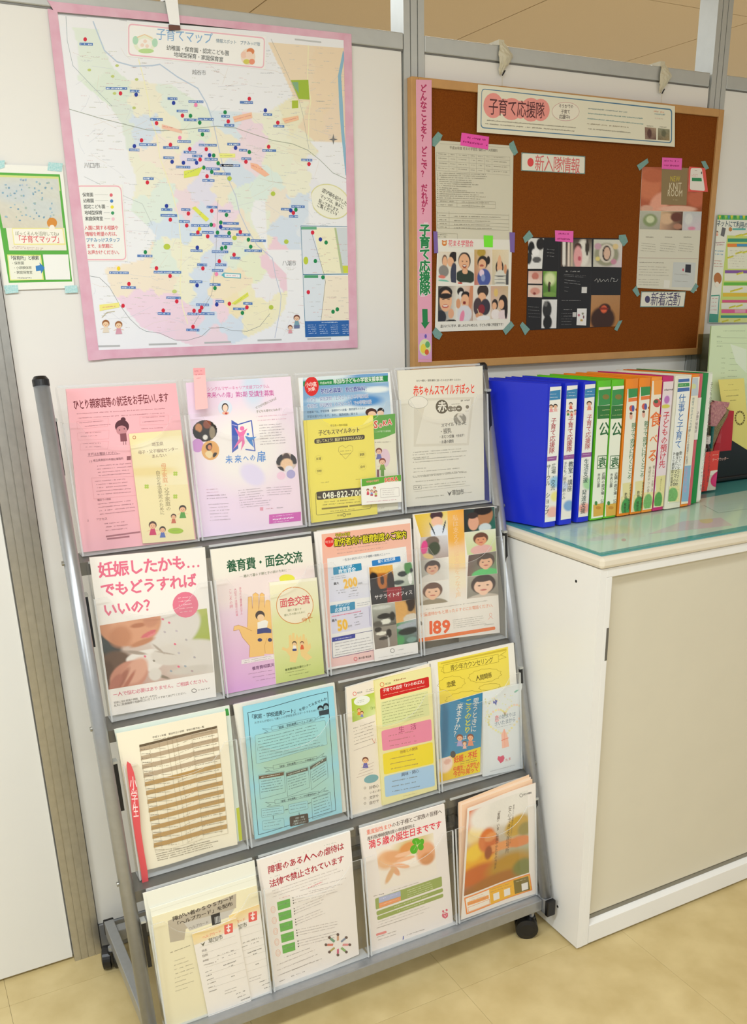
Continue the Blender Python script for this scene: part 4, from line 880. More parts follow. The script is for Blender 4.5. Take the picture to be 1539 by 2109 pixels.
s.ln([(520, 1515), (525, 1390), (440, 1290), (405, 1205), (340, 1215), (345, 1165), (395, 1150), (470, 1180), (545, 1215)], .7, L); s.ln([(500, 1170), (505, 830), (545, 825), (553, 960)], .6, L); s.ln([(557, 960), (560, 800), (590, 780), (622, 800), (628, 985)], .6, L); s.ln([(630, 960), (640, 800), (662, 782), (690, 800), (695, 950)], .6, L); s.ln([(700, 1470), (695, 1380), (720, 1300)], .6, L)
s.el(642, 1040, 54, 54, '3a2418'); s.el(650, 1066, 40, 40, 'f6d0a0'); s.poly([(612, 1120), (700, 1090), (735, 1110), (720, 1185), (615, 1200)], 'f3efe6'); s.poly([(610, 1195), (720, 1178), (770, 1200), (770, 1240), (690, 1240), (610, 1255)], '35407e'); s.el(640, 1320, 26, 20, '2c3468'); s.el(755, 1320, 24, 22, '2c3468')
s.bx(430, 1548, 800, 1598, 'efe6e4', 1485, 1535); s.mic(448, 1562, 790, 1500, '8a7080', 1.8, n=2, dx=2, dy=22); s.t('養育費相談支援センター', 550, 1650, 1010, 1560, '6a2a68', bold=6); s.mic(510, 1710, 800, 1660, '9a5a90', 2, n=3, dx=45, dy=38)
s.done('flyer', 'white to violet child-support flyer with a boy on an open hand', group=GRP)
s = rs(1, .0060, [(750, 665), (1292, 608), (1378, 1708), (828, 1822)], c, 'e8e4a8', thick=.004, edge='f8f4e0')
s.ph([(750, 665), (1292, 608), (1378, 1708), (828, 1822)], ['f3eccb', 'f1ebc8', 'c9d478', 'cbd67c'], [(.5, .5, .9, .2, 'dfe0a0', .8)], 8, 16)
s.poly([(755, 665), (1280, 610), (1285, 640), (760, 700)], 'f8f2da'); s.ring(1040, 925, 210, 208, 1.5, 'd98a34', 'efe6c8', n=36)
s.t('面会交流', 868, 905, 1208, 855, 'd8404a', bold=14, hs=1.15); s.t('離れて暮らす', 958, 985, 1118, 965, '7a7a3a'); s.t('親と子の絆のために', 918, 1040, 1160, 1000, '7a7a3a', bold=2)
s.ln([(1120, 1095), (1240, 1062)], 1.2, 'cf7a2a'); s.ring(1205, 1040, 16, 26, 1.1, 'cf7a2a'); s.ln([(1175, 1075), (1165, 1120)], 1, 'cf7a2a'); s.ln([(1195, 1070), (1215, 1118)], 1, 'cf7a2a'); s.ring(1150, 1085, 26, 14, 1.1, 'cf7a2a')
SK2 = 'f0cf88'
s.poly([(975, 1400), (970, 1270), (1000, 1260), (1005, 1330), (1010, 1240), (1035, 1240), (1040, 1330), (1060, 1250), (1080, 1290), (1080, 1470), (1050, 1580), (980, 1570), (985, 1510), (940, 1450), (890, 1430), (900, 1400), (950, 1420)], SK2)
s.poly([(1080, 1300), (1110, 1270), (1120, 1340), (1130, 1255), (1150, 1255), (1160, 1340), (1170, 1290), (1195, 1380), (1215, 1350), (1225, 1410), (1180, 1470), (1240, 1520), (1180, 1560), (1110, 1500)], SK2)
s.kid(1035, 1362, 24, '3a2418', 'f6d0a0', 'f0ece4', '35407e'); s.kid(1122, 1358, 20, '6a2a1a', 'f6d0a0', 'e05a2a', 'e05a2a')
s.t('養育費相談支援センター', 928, 1665, 1222, 1602, '5a6a20', bold=8); s.mic(925, 1700, 1235, 1640, '7a8a30', 2.4, n=2, dx=50, dy=28, rag=.4)
s.done('leaflet', 'pale green narrow leaflet with a ribbon ring, row two', 'leaflet', GRP)
# --- row 2, pocket 3
c = (640, 1050, 6.026)
s = rs(1, .001, [(45, 275), (1245, 110), (1335, 1775), (205, 1990)], c, 'f2ece6', thick=.004, edge='fbf8f2')
s.ph([(135, 305), (1235, 165), (1310, 1770), (215, 1960)], ['f0b49a', 'efb8a0', 'eecac6', 'eec4be'], (), 6, 10)
s.poly([(205, 605), (1185, 455), (1260, 1630), (265, 1840)], 'eceae6'); s.ph([(215, 720), (735, 690), (745, 1080), (235, 1150)], ['dcdfe8', 'e8e6e4', 'dcdce8', 'dcdcec'], (), 4, 4)
s.poly([(245, 1290), (770, 1180), (765, 1450), (262, 1545)], 'dcdaea')
s.el(230, 400, 56, 64, 'e0281e'); s.t('埼玉県', 180, 402, 282, 394, 'f6b8a8', bold=2); s.t('平成30年度', 305, 318, 490, 298, 'e8d830', bold=6, out='2a1c10', ow=70, hs=1.15)
s.t('勤労者向け融資制度のご案内', 292, 410, 1190, 305, 'ece028', bold=10, out='2a1c10', ow=95, hs=1.3)
s.mic(315, 500, 965, 410, 'c08a78', 2.6, n=2, dx=15, dy=44); s.t('〜生活の状況に応じた多種類の融資メニュー〜', 395, 625, 985, 540, '5a6a7a')
s.rq([(278, 715), (628, 660), (635, 748), (282, 810)], 2, '2c8cb4'); s.t('子育て応援・', 355, 722, 545, 690, 'e8f4fa', bold=8); s.t('教育資金', 345, 772, 560, 738, 'e8f4fa', bold=8)
s.rq([(758, 632), (1110, 575), (1118, 640), (765, 700)], 2, '2c80c4'); s.t('働く女性応援', 835, 645, 1050, 605, 'e8f4fa', bold=8)
s.mic(258, 840, 440, 812, '8a90a0', 1.9, n=2, dy=24); s.t('最大', 285, 920, 350, 908, '3a3a3a', bold=10); s.t('200', 408, 920, 580, 885, 'f0b83a', bold=26, hs=1.3, out='f4d890', ow=40); s.t('万円', 590, 918, 640, 908, '7a7a7a')
s.mic(315, 1005, 435, 990, '6a6a72', 2.2, n=2, dx=15, dy=28); s.mic(495, 975, 580, 962, '4a4a52', 2.4, n=2, dx=-5, dy=34); s.mic(470, 1050, 605, 1030, '8a8a92', 1.8, n=2, dy=26)
s.rq([(240, 1190), (548, 1138), (552, 1235), (245, 1288)], 2, '2c8cb4'); s.t('チャレンジ', 305, 1195, 488, 1160, 'e8f4fa', bold=6); s.t('応援資金', 300, 1250, 488, 1215, 'e8f4fa', bold=8); s.mic(575, 1165, 745, 1135, '8a90a0', 1.9, n=2, dy=26)
s.mic(262, 1325, 665, 1250, 'dc4a7a', 3.2, fill=1); s.t('最大', 262, 1378, 325, 1365, '4a4a4a', bold=8); s.t('50', 330, 1440, 460, 1412, 'f0b83a', bold=26, hs=1.3, out='f4d890', ow=40); s.t('万円', 462, 1448, 512, 1438, '7a7a7a'); s.mic(535, 1305, 650, 1282, '6a6a72', 2.2, n=2, dx=10, dy=30); s.mic(540, 1400, 610, 1385, '5a5a62', 2.2, n=2, dx=8, dy=30); s.ln([(722, 1205), (738, 1435)], .8, '8a80a8')
s.frame([(265, 1590), (775, 1495), (790, 1740), (275, 1840)], .8, '2c3480'); s.bx(265, 1590, 552, 1640, '2c3a9a', 1540, 1588); s.mic(310, 1608, 508, 1575, 'c8ccee', 2.6); s.mic(300, 1665, 765, 1575, '7a7a8a', 2, n=4, dx=4, dy=36); s.mic(300, 1805, 770, 1720, '5a5a6a', 2)
s.ring(556, 1850, 20, 22, 1, 'dc3a4a'); s.t('彩の国 埼玉県', 595, 1843, 752, 1815, '3a2a2a', bold=4)
s.done('flyer', 'salmon loan scheme flyer with yellow outlined title, row two', group=GRP)
s = rs(1, .0060, [(720, 708), (1268, 645), (1335, 1778), (798, 1882)], c, 'f0ece6', thick=.0025)
s.ph([(725, 715), (1020, 680), (1050, 970), (745, 1010)], ['d9953a', 'e0a040', '6a3a18', '2a1c14'], [(.15, .8, .25, .6, '241a16', .15), (.5, .6, .2, .4, 'b86a20', .2), (.5, .6, .08, .2, '3a2010', .1), (.85, .75, .16, .5, '2a1a12', .15), (.6, .12, .5, .18, 'e8b04a', .3)], 16, 16, .05)
s.ph([(1015, 680), (1268, 648), (1290, 930), (1045, 965)], ['e8e8e0', 'e4e8dc', 'a0ac98', 'b8c0b0'], [(.45, .45, .25, .12, '1e2420', .15), (.75, .2, .2, .3, '4a8a44', .3), (.2, .8, .3, .1, '38423c', .25), (.8, .7, .1, .25, 'f0f0ea', .15), (.9, .35, .08, .1, '2a302c', .2)], 16, 16, .05)
s.poly([(735, 1000), (1288, 928), (1300, 1105), (758, 1180)], '26201c'); s.poly([(945, 970), (1125, 950), (1135, 1128), (955, 1152)], '9a1c24'); s.t('サテライトオフィス', 795, 1090, 1265, 1020, 'f4eeea', bold=2); s.mic(905, 1012, 1165, 980, 'c05a5a', 1.8)
s.ph([(760, 1185), (1045, 1145), (1065, 1420), (775, 1470)], ['b0b4a8', 'c0c0b4', '4a4842', '7a766c'], [(.5, .55, .3, .12, '1a1a18', .15), (.55, .8, .22, .12, 'e6e6d8', .1), (.85, .6, .12, .2, '1e1e1c', .15), (.2, .85, .2, .12, '5a564e', .3), (.4, .15, .4, .08, 'd0d2ca', .4)], 16, 16, .06)
s.ph([(1045, 1145), (1295, 1105), (1315, 1340), (1065, 1410)], ['e0ac62', '3a2418', 'e0b070', 'e2b06a'], [(.75, .2, .22, .4, '2e1c14', .12), (.7, .9, .35, .2, 'd8d0c0', .15), (.3, .4, .3, .4, 'dca85e', .3)], 14, 14, .04)
s.ph([(775, 1470), (1065, 1420), (1085, 1680), (800, 1735)], ['8a8478', '9a9488', '8a7c70', '7a7068'], [(.35, .3, .25, .08, 'e8e4d4', .12), (.65, .35, .12, .2, '201c1a', .15), (.2, .1, .15, .12, '2a2624', .2), (.6, .75, .04, .3, 'c8c4bc', .15), (.4, .55, .2, .08, '2c2826', .2)], 16, 16, .06)
s.ph([(1065, 1410), (1315, 1350), (1330, 1640), (1080, 1680)], ['5a9a6a', 'b0b8c0', '30403c', '3a7a5a'], [(.5, .2, .5, .12, 'a8b0b8', .2), (.55, .45, .5, .16, '1c2624', .25), (.15, .8, .2, .2, '4a9a5a', .3), (.7, .85, .25, .12, '7a9a90', .3)], 16, 16, .08)
s.ring(1015, 1748, 24, 24, 1, '2a2a2a'); s.mic(1080, 1740, 1160, 1728, '9a9a9a', 2.4); s.mic(845, 1835, 1300, 1760, 'a8a4a0', 1.8)
s.done('leaflet', 'narrow office photo leaflet with black and red title band', 'leaflet', GRP)
# --- row 2, pocket 4
c = (830, 1030, 6.392)
s = rs(1, .001, [(135, 188), (1208, 78), (1278, 1745), (212, 1870)], c, 'eee7dc', thick=.003)
def face(q, bg, sk, hair, cx=.5, cy=.5, r=.26, cl='d8cfc4', gr=.02, ex=()):
    s.ph(q, bg, [(cx, cy+r*2.1, r*1.7, r*1.0, cl, .12), (cx, cy-.04, r*1.12, r*1.22, hair, .1), (cx, cy+r*.9, r*.4, r*.4, sk, .15), (cx, cy+.06, r*.84, r*.92, sk, .1), (cx, cy-r*.78, r*.85, r*.38, hair, .15), (cx-r*.38, cy+r*.05, r*.13, r*.07, '5a3a30', .3), (cx+r*.38, cy+r*.05, r*.13, r*.07, '5a3a30', .3), (cx, cy+r*.62, r*.3, r*.10, 'c0605a', .3)]+list(ex), 28, 28, gr)
s.ph([(150, 195), (585, 145), (590, 480), (240, 500)], ['e6c23a', 'ecd060', 'dfe4ec', 'e0b840'], [(.66, .12, .2, .2, '4a3038', .15), (.66, .38, .19, .2, 'f0c0a4', .15), (.68, .85, .3, .35, 'dfe6f2', .2), (.47, .65, .025, .28, '2a3a4a', .2, -14), (.88, .6, .025, .26, '2a3a4a', .2, 14)], 26, 24, .02)
s.ph([(235, 490), (590, 460), (600, 745), (215, 800)], ['c4b8b0', 'd8d8dc', 'b0a09a', 'b4a49a'], [(.42, .25, .26, .26, '7a6a60', .15), (.5, .55, .22, .3, '4a5240', .2), (.15, .45, .12, .3, 'dc4a8a', .2), (.3, .85, .2, .1, 'e0c080', .2, 30)], 22, 20, .03)
face([(210, 800), (600, 755), (605, 1040), (215, 1100)], ['a8a498', 'e8e4dc', 'e4e0d6', '9a9488'], 'd8a88a', '4a3a34', .45, .38, .24, 'd8d2c8')
face([(215, 1100), (600, 1055), (610, 1340), (215, 1390)], ['dcd4c8', 'ece8e0', 'ece8e0', 'b0a48c'], 'ecc0a0', '6a4a3a', .45, .42, .3, '9a8e78')
s.ph([(585, 145), (800, 115), (840, 1330), (620, 1360)], ['f4b84a', 'f0a83a', 'eee8de', 'eee8de'], [(.4, .25, .8, .12, 'eeb048', .8), (.5, .55, .8, .1, 'f2d49a', .8), (.5, .75, 1, .1, 'efe4c8', .8)], 8, 24)
s.v('私は支える相談支援をつなぐ声', 690, 195, 730, 1290, 'f0c89a', bold=4, ws=1.1)
s.ph([(800, 125), (1205, 85), (1220, 375), (808, 425)], ['2a2e30', '3c5a54', '1e6a5a', '26282a'], [(.68, .42, .24, .42, 'b07a54', .15, 15), (.62, .12, .3, .2, '241c1a', .2), (.3, .62, .17, .34, 'dca488', .12), (.28, .3, .17, .14, '3a2e2c', .2), (.66, .9, .2, .2, 'c8d4d8', .2)], 28, 24, .02)
face([(808, 430), (1222, 378), (1225, 670), (850, 725)], ['dcdcc0', 'dfe4cc', 'c8d488', 'c8d8a0'], 'dc9a74', '6a4434', .5, .38, .22, 'e0b0aa')
face([(865, 728), (1228, 672), (1240, 965), (850, 1005)], ['6a5a58', '7a7068', '74a070', '7a5a54'], 'e8b492', '4a342c', .62, .4, .28, '5ac470')
face([(850, 1010), (1245, 965), (1262, 1250), (845, 1300)], ['a09a8c', 'a8a294', '8a8478', '8a8478'], 'f2c8ac', '3a2622', .52, .45, .36, 'c8bcae')
s.mic(305, 1440, 1140, 1318, '8a8478', 2.2); s.t('児童虐待かもと思ったらすぐにお電話ください。', 232, 1515, 1215, 1378, 'ee8a5a', bold=2); s.t('児童虐待', 232, 1508, 500, 1478, 'ee6a34', bold=10, hs=1.2) if 0 else None
s.t('189', 312, 1680, 632, 1655, 'ee6430', bold=34, hs=.95); s.mic(655, 1580, 1090, 1520, '8a8478', 1.9, n=5, dx=3, dy=26); s.ring(1155, 1510, 16, 22, .8, 'f0a084'); s.ln([(1160, 1528), (1125, 1570)], .9, 'f0a084'); s.ln([(1150, 1530), (1185, 1560)], .9, 'f0a084')
s.el(240, 1620, 14, 30, '8a8478', rot=-15, n=8); s.mic(220, 1710, 280, 1700, 'ee9a70', 3, n=3, dy=36); s.mic(1065, 1645, 1210, 1628, '7a7468', 2.4)
s.rq([(205, 1822), (1215, 1662), (1218, 1705), (210, 1875)], 4, 'ee7a3a')
s.done('flyer', "flyer of children's portraits with the orange number 189, row two", group=GRP)
# --- row 3, pocket 1
c = (210, 1440, 4.809)
s = rs(2, .0, [(120, 300), (1262, 62), (1392, 1400), (420, 1640)], c, 'dfe9dc', thick=.003, edge='f3f3ec')
s.poly([(1220, 95), (1250, 92), (1262, 160), (1228, 166)], '3f9a44'); s.poly([(1330, 1080), (1362, 1070), (1392, 1390), (1360, 1410)], 'c8d030')
s.done('booklet', 'white booklet with green spine edge behind the school timetable', 'booklet')
s = rs(2, .0068, [(140, 340), (1225, 120), (1345, 1440), (372, 1710)], c, 'f1e8cf', thick=.0012, bend=lambda a, b: .0032*math.sin(a*6.2)*(.4+.6*b))
s.t('平成３０年度　草加市立小学校　学校公開予定一覧', 498, 378, 1015, 275, '4a3a28', bold=4); s.mic(512, 402, 990, 318, '5a4a34', 2); s.bx(368, 450, 1140, 475, '6a5a44', 265, 290)
rows = 24
for k in range(rows):
    f = k/rows; xl = 372+150*f; xr = 1145+105*f; yl = 475+1110*f*.93; yr = 292+1110*f*.93; h_ = 1110*.93/rows
    cl = ('b9a488', 'cdbfa4')[k % 2] if k < 8 else ('b8935a', 'dcc48c')[k % 2]
    if k % 2 == 0: s.bx(xl, yl, xr, yl+h_, cl, yr)
    s.mic(xl+12, yl+h_*.5, xl+95, yl+h_*.4, '4a3a28', 2.2, fill=1); s.mic(xl+110, yl+h_*.38, xl+270, yl+h_*.15, '7a6a50', 1.6)
    s.mic(xl+330, yl+h_*.0, xr-230, yl-120+h_*.5+5, '8a7654', 1.6, fill=.6); s.mic(xr-245, yr+h_*1.55, xr-20, yr+h_*.5, '6a5a40', 2., fill=.9)
for x0, x1 in ((465, 590), (560, 690), (640, 800), (690, 850), (735, 890), (885, 1010), (1085, 1190)): s.ln([(x0, 452-(x0-368)*.24), (x1, 452+1035-(x0-368)*.22)], .35, '9a8868')
s.frame([(368, 450), (1140, 265), (1252, 1330), (525, 1510)], .4, '9a8868'); s.mic(530, 1530, 1160, 1385, '4a3a28', 2.2, n=4, dx=6, dy=20)
s.done('flyer', 'wavy cream school timetable with brown rows, row three left', m='matte', group=GRP)
T, B = Tp(2), Bp(2); q = .0205
P = np.array([0, T[0]-.0175, T[1]]); Q = np.array([0, B[0]-.006, B[1]]); n = np.cross(P-Q, [1, 0, 0]); n /= np.linalg.norm(n)
def lb(pts, y0, name, m, par=None, crop=c):
    V = [atp(x/crop[2]+crop[0], y/crop[2]+crop[1], P, n) for x, y in pts]; k = len(V); nn = n if np.dot(n, CAM-V[0]) > 0 else -n
    V = [v+nn*y0 for v in V]+[v+nn*(y0-.0008) for v in V]
    return G().add(V, [tuple(range(k)), tuple(range(k, 2*k))[::-1]]+[(i, k+i, k+(i+1) % k, (i+1) % k) for i in range(k)]).obj(name, m, par)
e = empty('index_label', (X0+.01, T[0]-.02, B[1]-.01), 'long red index tab with white lettering on the timetable pocket', 'label')
lb([(250, 615), (285, 640), (315, 720), (345, 860), (370, 1080), (385, 1300), (415, 1500), (450, 1700), (463, 1830), (450, 1880), (430, 1885), (400, 1830), (375, 1640), (335, 1420), (300, 1180), (285, 980), (255, 760), (243, 650)], .0012, 'tab', flat('e0565c', .35), e)
s = Sheet([atp(x/c[2]+c[0], y/c[2]+c[1], P, n) for x, y in ((268, 760), (325, 760), (352, 1175), (312, 1180))], crop=c, base='e0565c', thick=.0002)
for v_ in range(len(s.C)): s.C[v_] = s.C[v_]+s.N*.0016
s.V = [p+s.N*.0016 for p in s.V]; s.v('小学生', 303, 765, 338, 1170, 'f8dcd8', bold=6, ws=.42); s.done('lettering', parent=e)
# --- row 3, pocket 2
c = (470, 1390, 5.548)
s = rs(2, .000, [(60, 345), (1215, 90), (1350, 1560), (290, 1830)], c, 'ece8da', thick=.004, edge='f6f2e6')
s.done('booklet', 'plain cream booklet behind the light blue sheet', 'booklet')
s = rs(2, .0068, [(168, 362), (1200, 128), (1305, 1572), (305, 1880)], c, 'a3d3d2', thick=.002, edge='8cc8dc', bend=lambda a, b: .0032*math.sin(a*6.2+.2)*(1-.3*b))
s.ph([(168, 362), (1200, 128), (1305, 1572), (305, 1880)], ['96d2e2', '94d0e0', '9cd0da', '9ad2dc'], [(.5, .42, .5, .18, 'a9ceb6', .8), (.5, .75, .5, .15, 'a6d0c4', .8)], 14, 20)
s.frame([(222, 430), (1138, 195), (1232, 1548), (345, 1825)], 1.2, '2c3c44'); D = '2c3a44'
s.t('「家庭・学校連携シート」', 238, 482, 800, 405, D, bold=10, hs=1.15); s.t('を使ってみませんか', 815, 410, 1130, 270, D, bold=8); s.t('お子さんが安心して楽しい小学校生活をスタートするために', 295, 545, 1030, 405, '4a5a60', bold=2)
s.el(1062, 385, 36, 34, '2a3036'); s.el(1062, 400, 26, 24, '8ab0b8'); s.el(1122, 355, 32, 32, '2a3036'); s.el(1122, 372, 24, 22, '8ab0b8'); s.poly([(1040, 420), (1150, 390), (1150, 450), (1050, 470)], '3a444a')
for k, (y0, t_) in enumerate(((600, '「家庭・学校連携シート」とは？'), (1045, '「家庭・学校連携シート」の特徴は？'), (1440, '「家庭・学校連携シート」が必要な方は？'))):
    x0 = 490+k*18; s.frame([(x0, y0-15), (1000+k*20, y0-110), (1000+k*20, y0-70), (x0+5, y0+30)], .5, '4a5a60'); s.t(t_, x0+55, y0+5, 985+k*20, y0-85, D, bold=4)
    s.ln([(x0, y0+12), (x0-105, y0+10), (x0-40, y0+40), (x0-90, y0+60), (x0+60, y0+45)], .5, '4a5a60'); s.ln([(1000+k*20, y0-90), (1080+k*20, y0-150), (1055+k*20, y0-110), (1110+k*20, y0-115), (930, y0-65)], .5, '4a5a60')
s.rq([(302, 685), (1112, 520), (1138, 800), (318, 1015)], 3, '9fd0ce', '5a6a6c', .4); s.mic(335, 725, 1090, 560, '4a5a5a', 2.3, n=8, dx=3, dy=34)
for (x0, y0, x1, y1) in ((348, 1150, 632, 1105), (662, 1120, 915, 1060), (942, 1050, 1125, 945)):
    s.bx(x0, y0, x1, y0+38, '6a4e38' if x0 < 500 else '5a5a50', y1); s.mic(x0+25, y0+18, x1-25, y1+20, 'd8d8c0', 2.6); s.frame([(x0-4, y0-8), (x1+4, y1-8), (x1+20, y1+230), (x0+15, y0+265)], .5, '5a6a6c'); s.mic(x0+15, y0+65, x1-5, y1+62, '4a5a5a', 2.2, n=5, dx=3, dy=30)
s.rq([(372, 1525), (628, 1490), (636, 1575), (380, 1628)], 2.5, 'a0d0d2', '5a6a6c', .4); s.mic(390, 1545, 612, 1512, '4a5a5a', 2, n=3, dx=2, dy=28); s.rq([(686, 1478), (912, 1438), (920, 1530), (696, 1583)], 2.5, 'a0d0d2', '5a6a6c', .4); s.mic(705, 1500, 895, 1470, '4a5a5a', 2, n=2, dx=6, dy=38)
s.rq([(385, 1665), (632, 1630), (640, 1735), (392, 1772)], 2.5, 'a0d0d2', '5a6a6c', .4); s.mic(405, 1695, 600, 1660, '4a5a5a', 2, n=2, dx=2, dy=35); s.rq([(698, 1618), (915, 1582), (925, 1690), (705, 1732)], 3, '4a3c34'); s.t('学校・家庭', 765, 1640, 872, 1620, 'c8d8d0'); s.t('連携シートを', 745, 1675, 885, 1648, 'c8d8d0'); s.t('ご活用ください', 730, 1708, 895, 1675, 'c8d8d0')
s.frame([(958, 1420), (1168, 1340), (1190, 1570), (968, 1650)], .5, '5a6a6c'); s.mic(975, 1420, 1165, 1355, '4a5a5a', 2.2, n=6, dx=3, dy=34); s.ln([(640, 1540), (680, 1532)], 1, D); s.ln([(915, 1475), (950, 1460)], 1, D); s.ln([(810, 1575), (812, 1605)], 1, D); s.ln([(510, 1605), (512, 1640)], 1, D)
s.done('flyer', 'light blue printed sheet with wavy black border, row three', m='matte', group=GRP)
# --- row 3, pocket 3
c = (690, 1350, 6.026)
s = rs(2, .001, [(140, 402), (1190, 100), (1265, 1650), (215, 1995)], c, 'f1e6d4', thick=.007, edge='fbf6ea')
s.ring(245, 475, 20, 22, 1.1, 'e03a2a'); s.t('埼玉県', 275, 468, 340, 452, '4a3a30'); s.mic(385, 430, 485, 408, '6a5a50', 2.2, n=2, dy=22)
s.ph([(205, 540), (495, 455), (500, 730), (218, 830)], ['b4c83a', 'bccf4a', 'dde6a8', 'a8c234'], (), 6, 6); s.el(335, 560, 102, 58, 'eef0e2', rot=-14); s.mic(270, 570, 375, 545, '8a8a80', 1.8, n=2, dy=20)
s.kid(298, 680, 22, 'b0743a', 'f4c090', 'e8873a'); s.kid(335, 712, 20, '8a4a2a', 'f4c090', '8a90c0'); s.t('「3つ', 425, 665, 500, 645, '6a8a2a', bold=6, hs=1.3)
s.mic(230, 905, 490, 820, '7a6a5c', 2.2, n=6, dx=2, dy=40); s.ln([(235, 1180), (515, 1080)], .6, 'a08a80'); s.ln([(460, 1035), (490, 1085), (505, 1030)], .9, 'dc6a4a')
s.kid(378, 1300, 36, '7a3a24', 'f4c090', '5a5ab0'); [s.ln([(270+k*18, 1515-k*40), (470+k*4, 1450-k*42)], .7, 'b89a8a') for k in range(4)]; s.el(450, 1530, 92, 50, '74aab0', rot=-15)
for t_, y in (('好奇心', 1635), ('文字や', 1760), ('自分で', 1825)): s.frame([(358, y+10), (372, y-6), (386, y+8), (372, y+24)], .6, '7a6a5c'); s.t(t_, 425, y+8, 545, y-22, '6a5a50')
s.t('いろいろな', 432, 1705, 590, 1665, '6a5a50')
s.done('flyer', 'off-white flyer with a green drawing, half hidden in row three', group=GRP)
s = rs(2, .0060, [(490, 312), (1190, 145), (1268, 1662), (592, 1862)], c, 'f0e7a6', thick=.005, edge='ece296')
s.ring(585, 362, 24, 26, 1.2, 'e05a2a'); s.t('埼玉県', 622, 358, 695, 342, '7a6a30', bold=2); s.mic(730, 315, 890, 280, 'a04a2a', 5, fill=1)
s.rq([(558, 410), (1165, 262), (1172, 395), (565, 548)], 4, 'd0201e'); s.t('子育ての目安「3つのめばえ」', 595, 438, 1130, 315, 'fbeee4', bold=10, hs=1.1); s.mic(600, 495, 1130, 375, 'f0b0a0', 2)
s.ph([(568, 580), (1150, 435), (1175, 740), (590, 890)], ['dfe0a4', 'e2e2a6', 'dfe2a2', 'd8e0a0'], (), 2, 2); s.mic(580, 590, 1155, 460, '6a7a4a', 2.2, n=8, dx=2, dy=36)
for y, h_, cl, t_, tc in ((925, 262, 'ee8aa8', '生　活', 'b03a6a'), (1210, 270, 'f3dc1e', '他者との関係', '8a5a1a'), (1490, 270, 'a9cdea', '興味・関心', '3a4a6a')):
    o = (y-925)*.06; s.rq([(575+o, y+12), (1195+o, y-138), (1208+o, y+128), (592+o, y+h_)], 5, cl, None)
    s.t(t_, 800+o, y-5, 1010+o, y-52, tc, bold=6, hs=1.1) if 0 else s.t(t_, 790+o, y+(0 if y < 1000 else -8), 1010+o, y-(50 if y < 1000 else 60), tc, bold=6)
    s.mic(665+o, y+75, 1000+o, y+8, tc, 3.2, n=3, dx=8, dy=62)
s.mic(850, 1745, 1020, 1705, '9a9060', 2)
s.done('leaflet', 'pale yellow leaflet with red title and pink, yellow and blue panels', 'leaflet', GRP)
# --- row 3, pocket 4
c = (870, 1310, 6.204)
s = rs(2, .001, [(88, 330), (1168, 88), (1290, 1640), (215, 1900)], c, 'eeeae0', thick=.005, edge='fbfaf5')
s.ph([(195, 335), (1095, 135), (1120, 620), (225, 880)], ['f0dc48', 'f2de50', 'e8d460', 'eed54a'], (), 6, 6); K = 'a08a20'
s.frame([(270, 372), (970, 232), (978, 330), (275, 475)], .8, K); s.t('青少年カウンセリング', 358, 412, 905, 302, '6a5a1a', bold=6, hs=1.25); s.ln([(215, 395), (265, 400), (240, 450), (290, 470)], .7, K); s.ln([(975, 260), (1070, 195), (1000, 240), (1072, 270), (980, 300)], .7, K); s.poly([(235, 345), (1075, 158), (1078, 185), (238, 362)], 'd2ba30')
def cloud(cx, cy, rx, ry, n_=11):
    pts = []
    for k in range(n_):
        for t_ in (0, .33, .66):
            a = 6.2832*(k+t_)/n_; r = 1+.10*math.sin(t_*math.pi*1.5); pts.append((cx+rx*r*math.cos(a), cy+ry*r*math.sin(a)-.12*rx*math.cos(a)))
    s.ln(pts+[pts[0]], .7, K)
cloud(372, 605, 165, 88); cloud(800, 505, 200, 82, 13); s.t('恋愛', 312, 628, 425, 600, '6a5a1a', bold=14, hs=1.15); s.t('人間関係', 685, 545, 888, 495, '6a5a1a', bold=12, hs=1.2); cloud(560, 790, 250, 80, 13); cloud(860, 650, 130, 40)
s.done('flyer', 'yellow youth counselling flyer with cloud outlines, row three', group=GRP)
s = rs(2, .0058, [(232, 878), (770, 722), (742, 1735), (215, 1870)], c, '3c87ae', thick=.004, edge='e8e0c8')
s.ph([(232, 878), (770, 722), (760, 1400), (225, 1560)], ['3a88b4', '3580a8', '3a8cae', '3c8ab0'], [(.1, .5, .08, .6, '2c6c92', .3)], 8, 8)
s.ph([(212, 1575), (745, 1415), (740, 1735), (212, 1870)], ['e8c428', 'ecd020', 'f0dc28', 'e6b83a'], [(.15, .3, .18, .35, 'f0d8cc', .3), (.2, .2, .08, .12, 'e0b0a0', .3)], 18, 10)
s.v('思うときに', 690, 790, 650, 1230, 'dcd8ce', bold=6, ws=1.05); s.v('来ますか？', 485, 860, 430, 1290, 'ece8dc', bold=6, ws=1.05); s.v('こうのとり', 595, 800, 575, 1240, 'd8d43a', bold=14, ws=1.2); s.v('は', 540, 1270, 538, 1325, 'e8f0f4', bold=4)
s.kid(478, 1300, 40, '8a4a2c', 'f0b48a', 'b0a4d0'); s.kid(615, 1295, 40, '8a4a34', 'f0b48a', 'e09070'); s.kid(540, 1370, 26, '8a5a3a', 'f6c8a0', 'f0b8a8'); s.el(392, 1510, 34, 44, '4a4a4c')
s.t('妊娠・不妊', 405, 1585, 700, 1500, 'e8502a', bold=16, hs=1.3); s.mic(480, 1610, 700, 1560, '8a6a20', 2.2, n=2, dy=26); s.t('中高生・大学生の', 395, 1705, 735, 1630, 'e8502a', bold=12, hs=1.4); s.t('今から知って', 395, 1770, 720, 1695, 'e8502a', bold=12, hs=1.2)
s.done('booklet', 'blue and yellow booklet about pregnancy, lower right of row three', 'booklet', GRP)
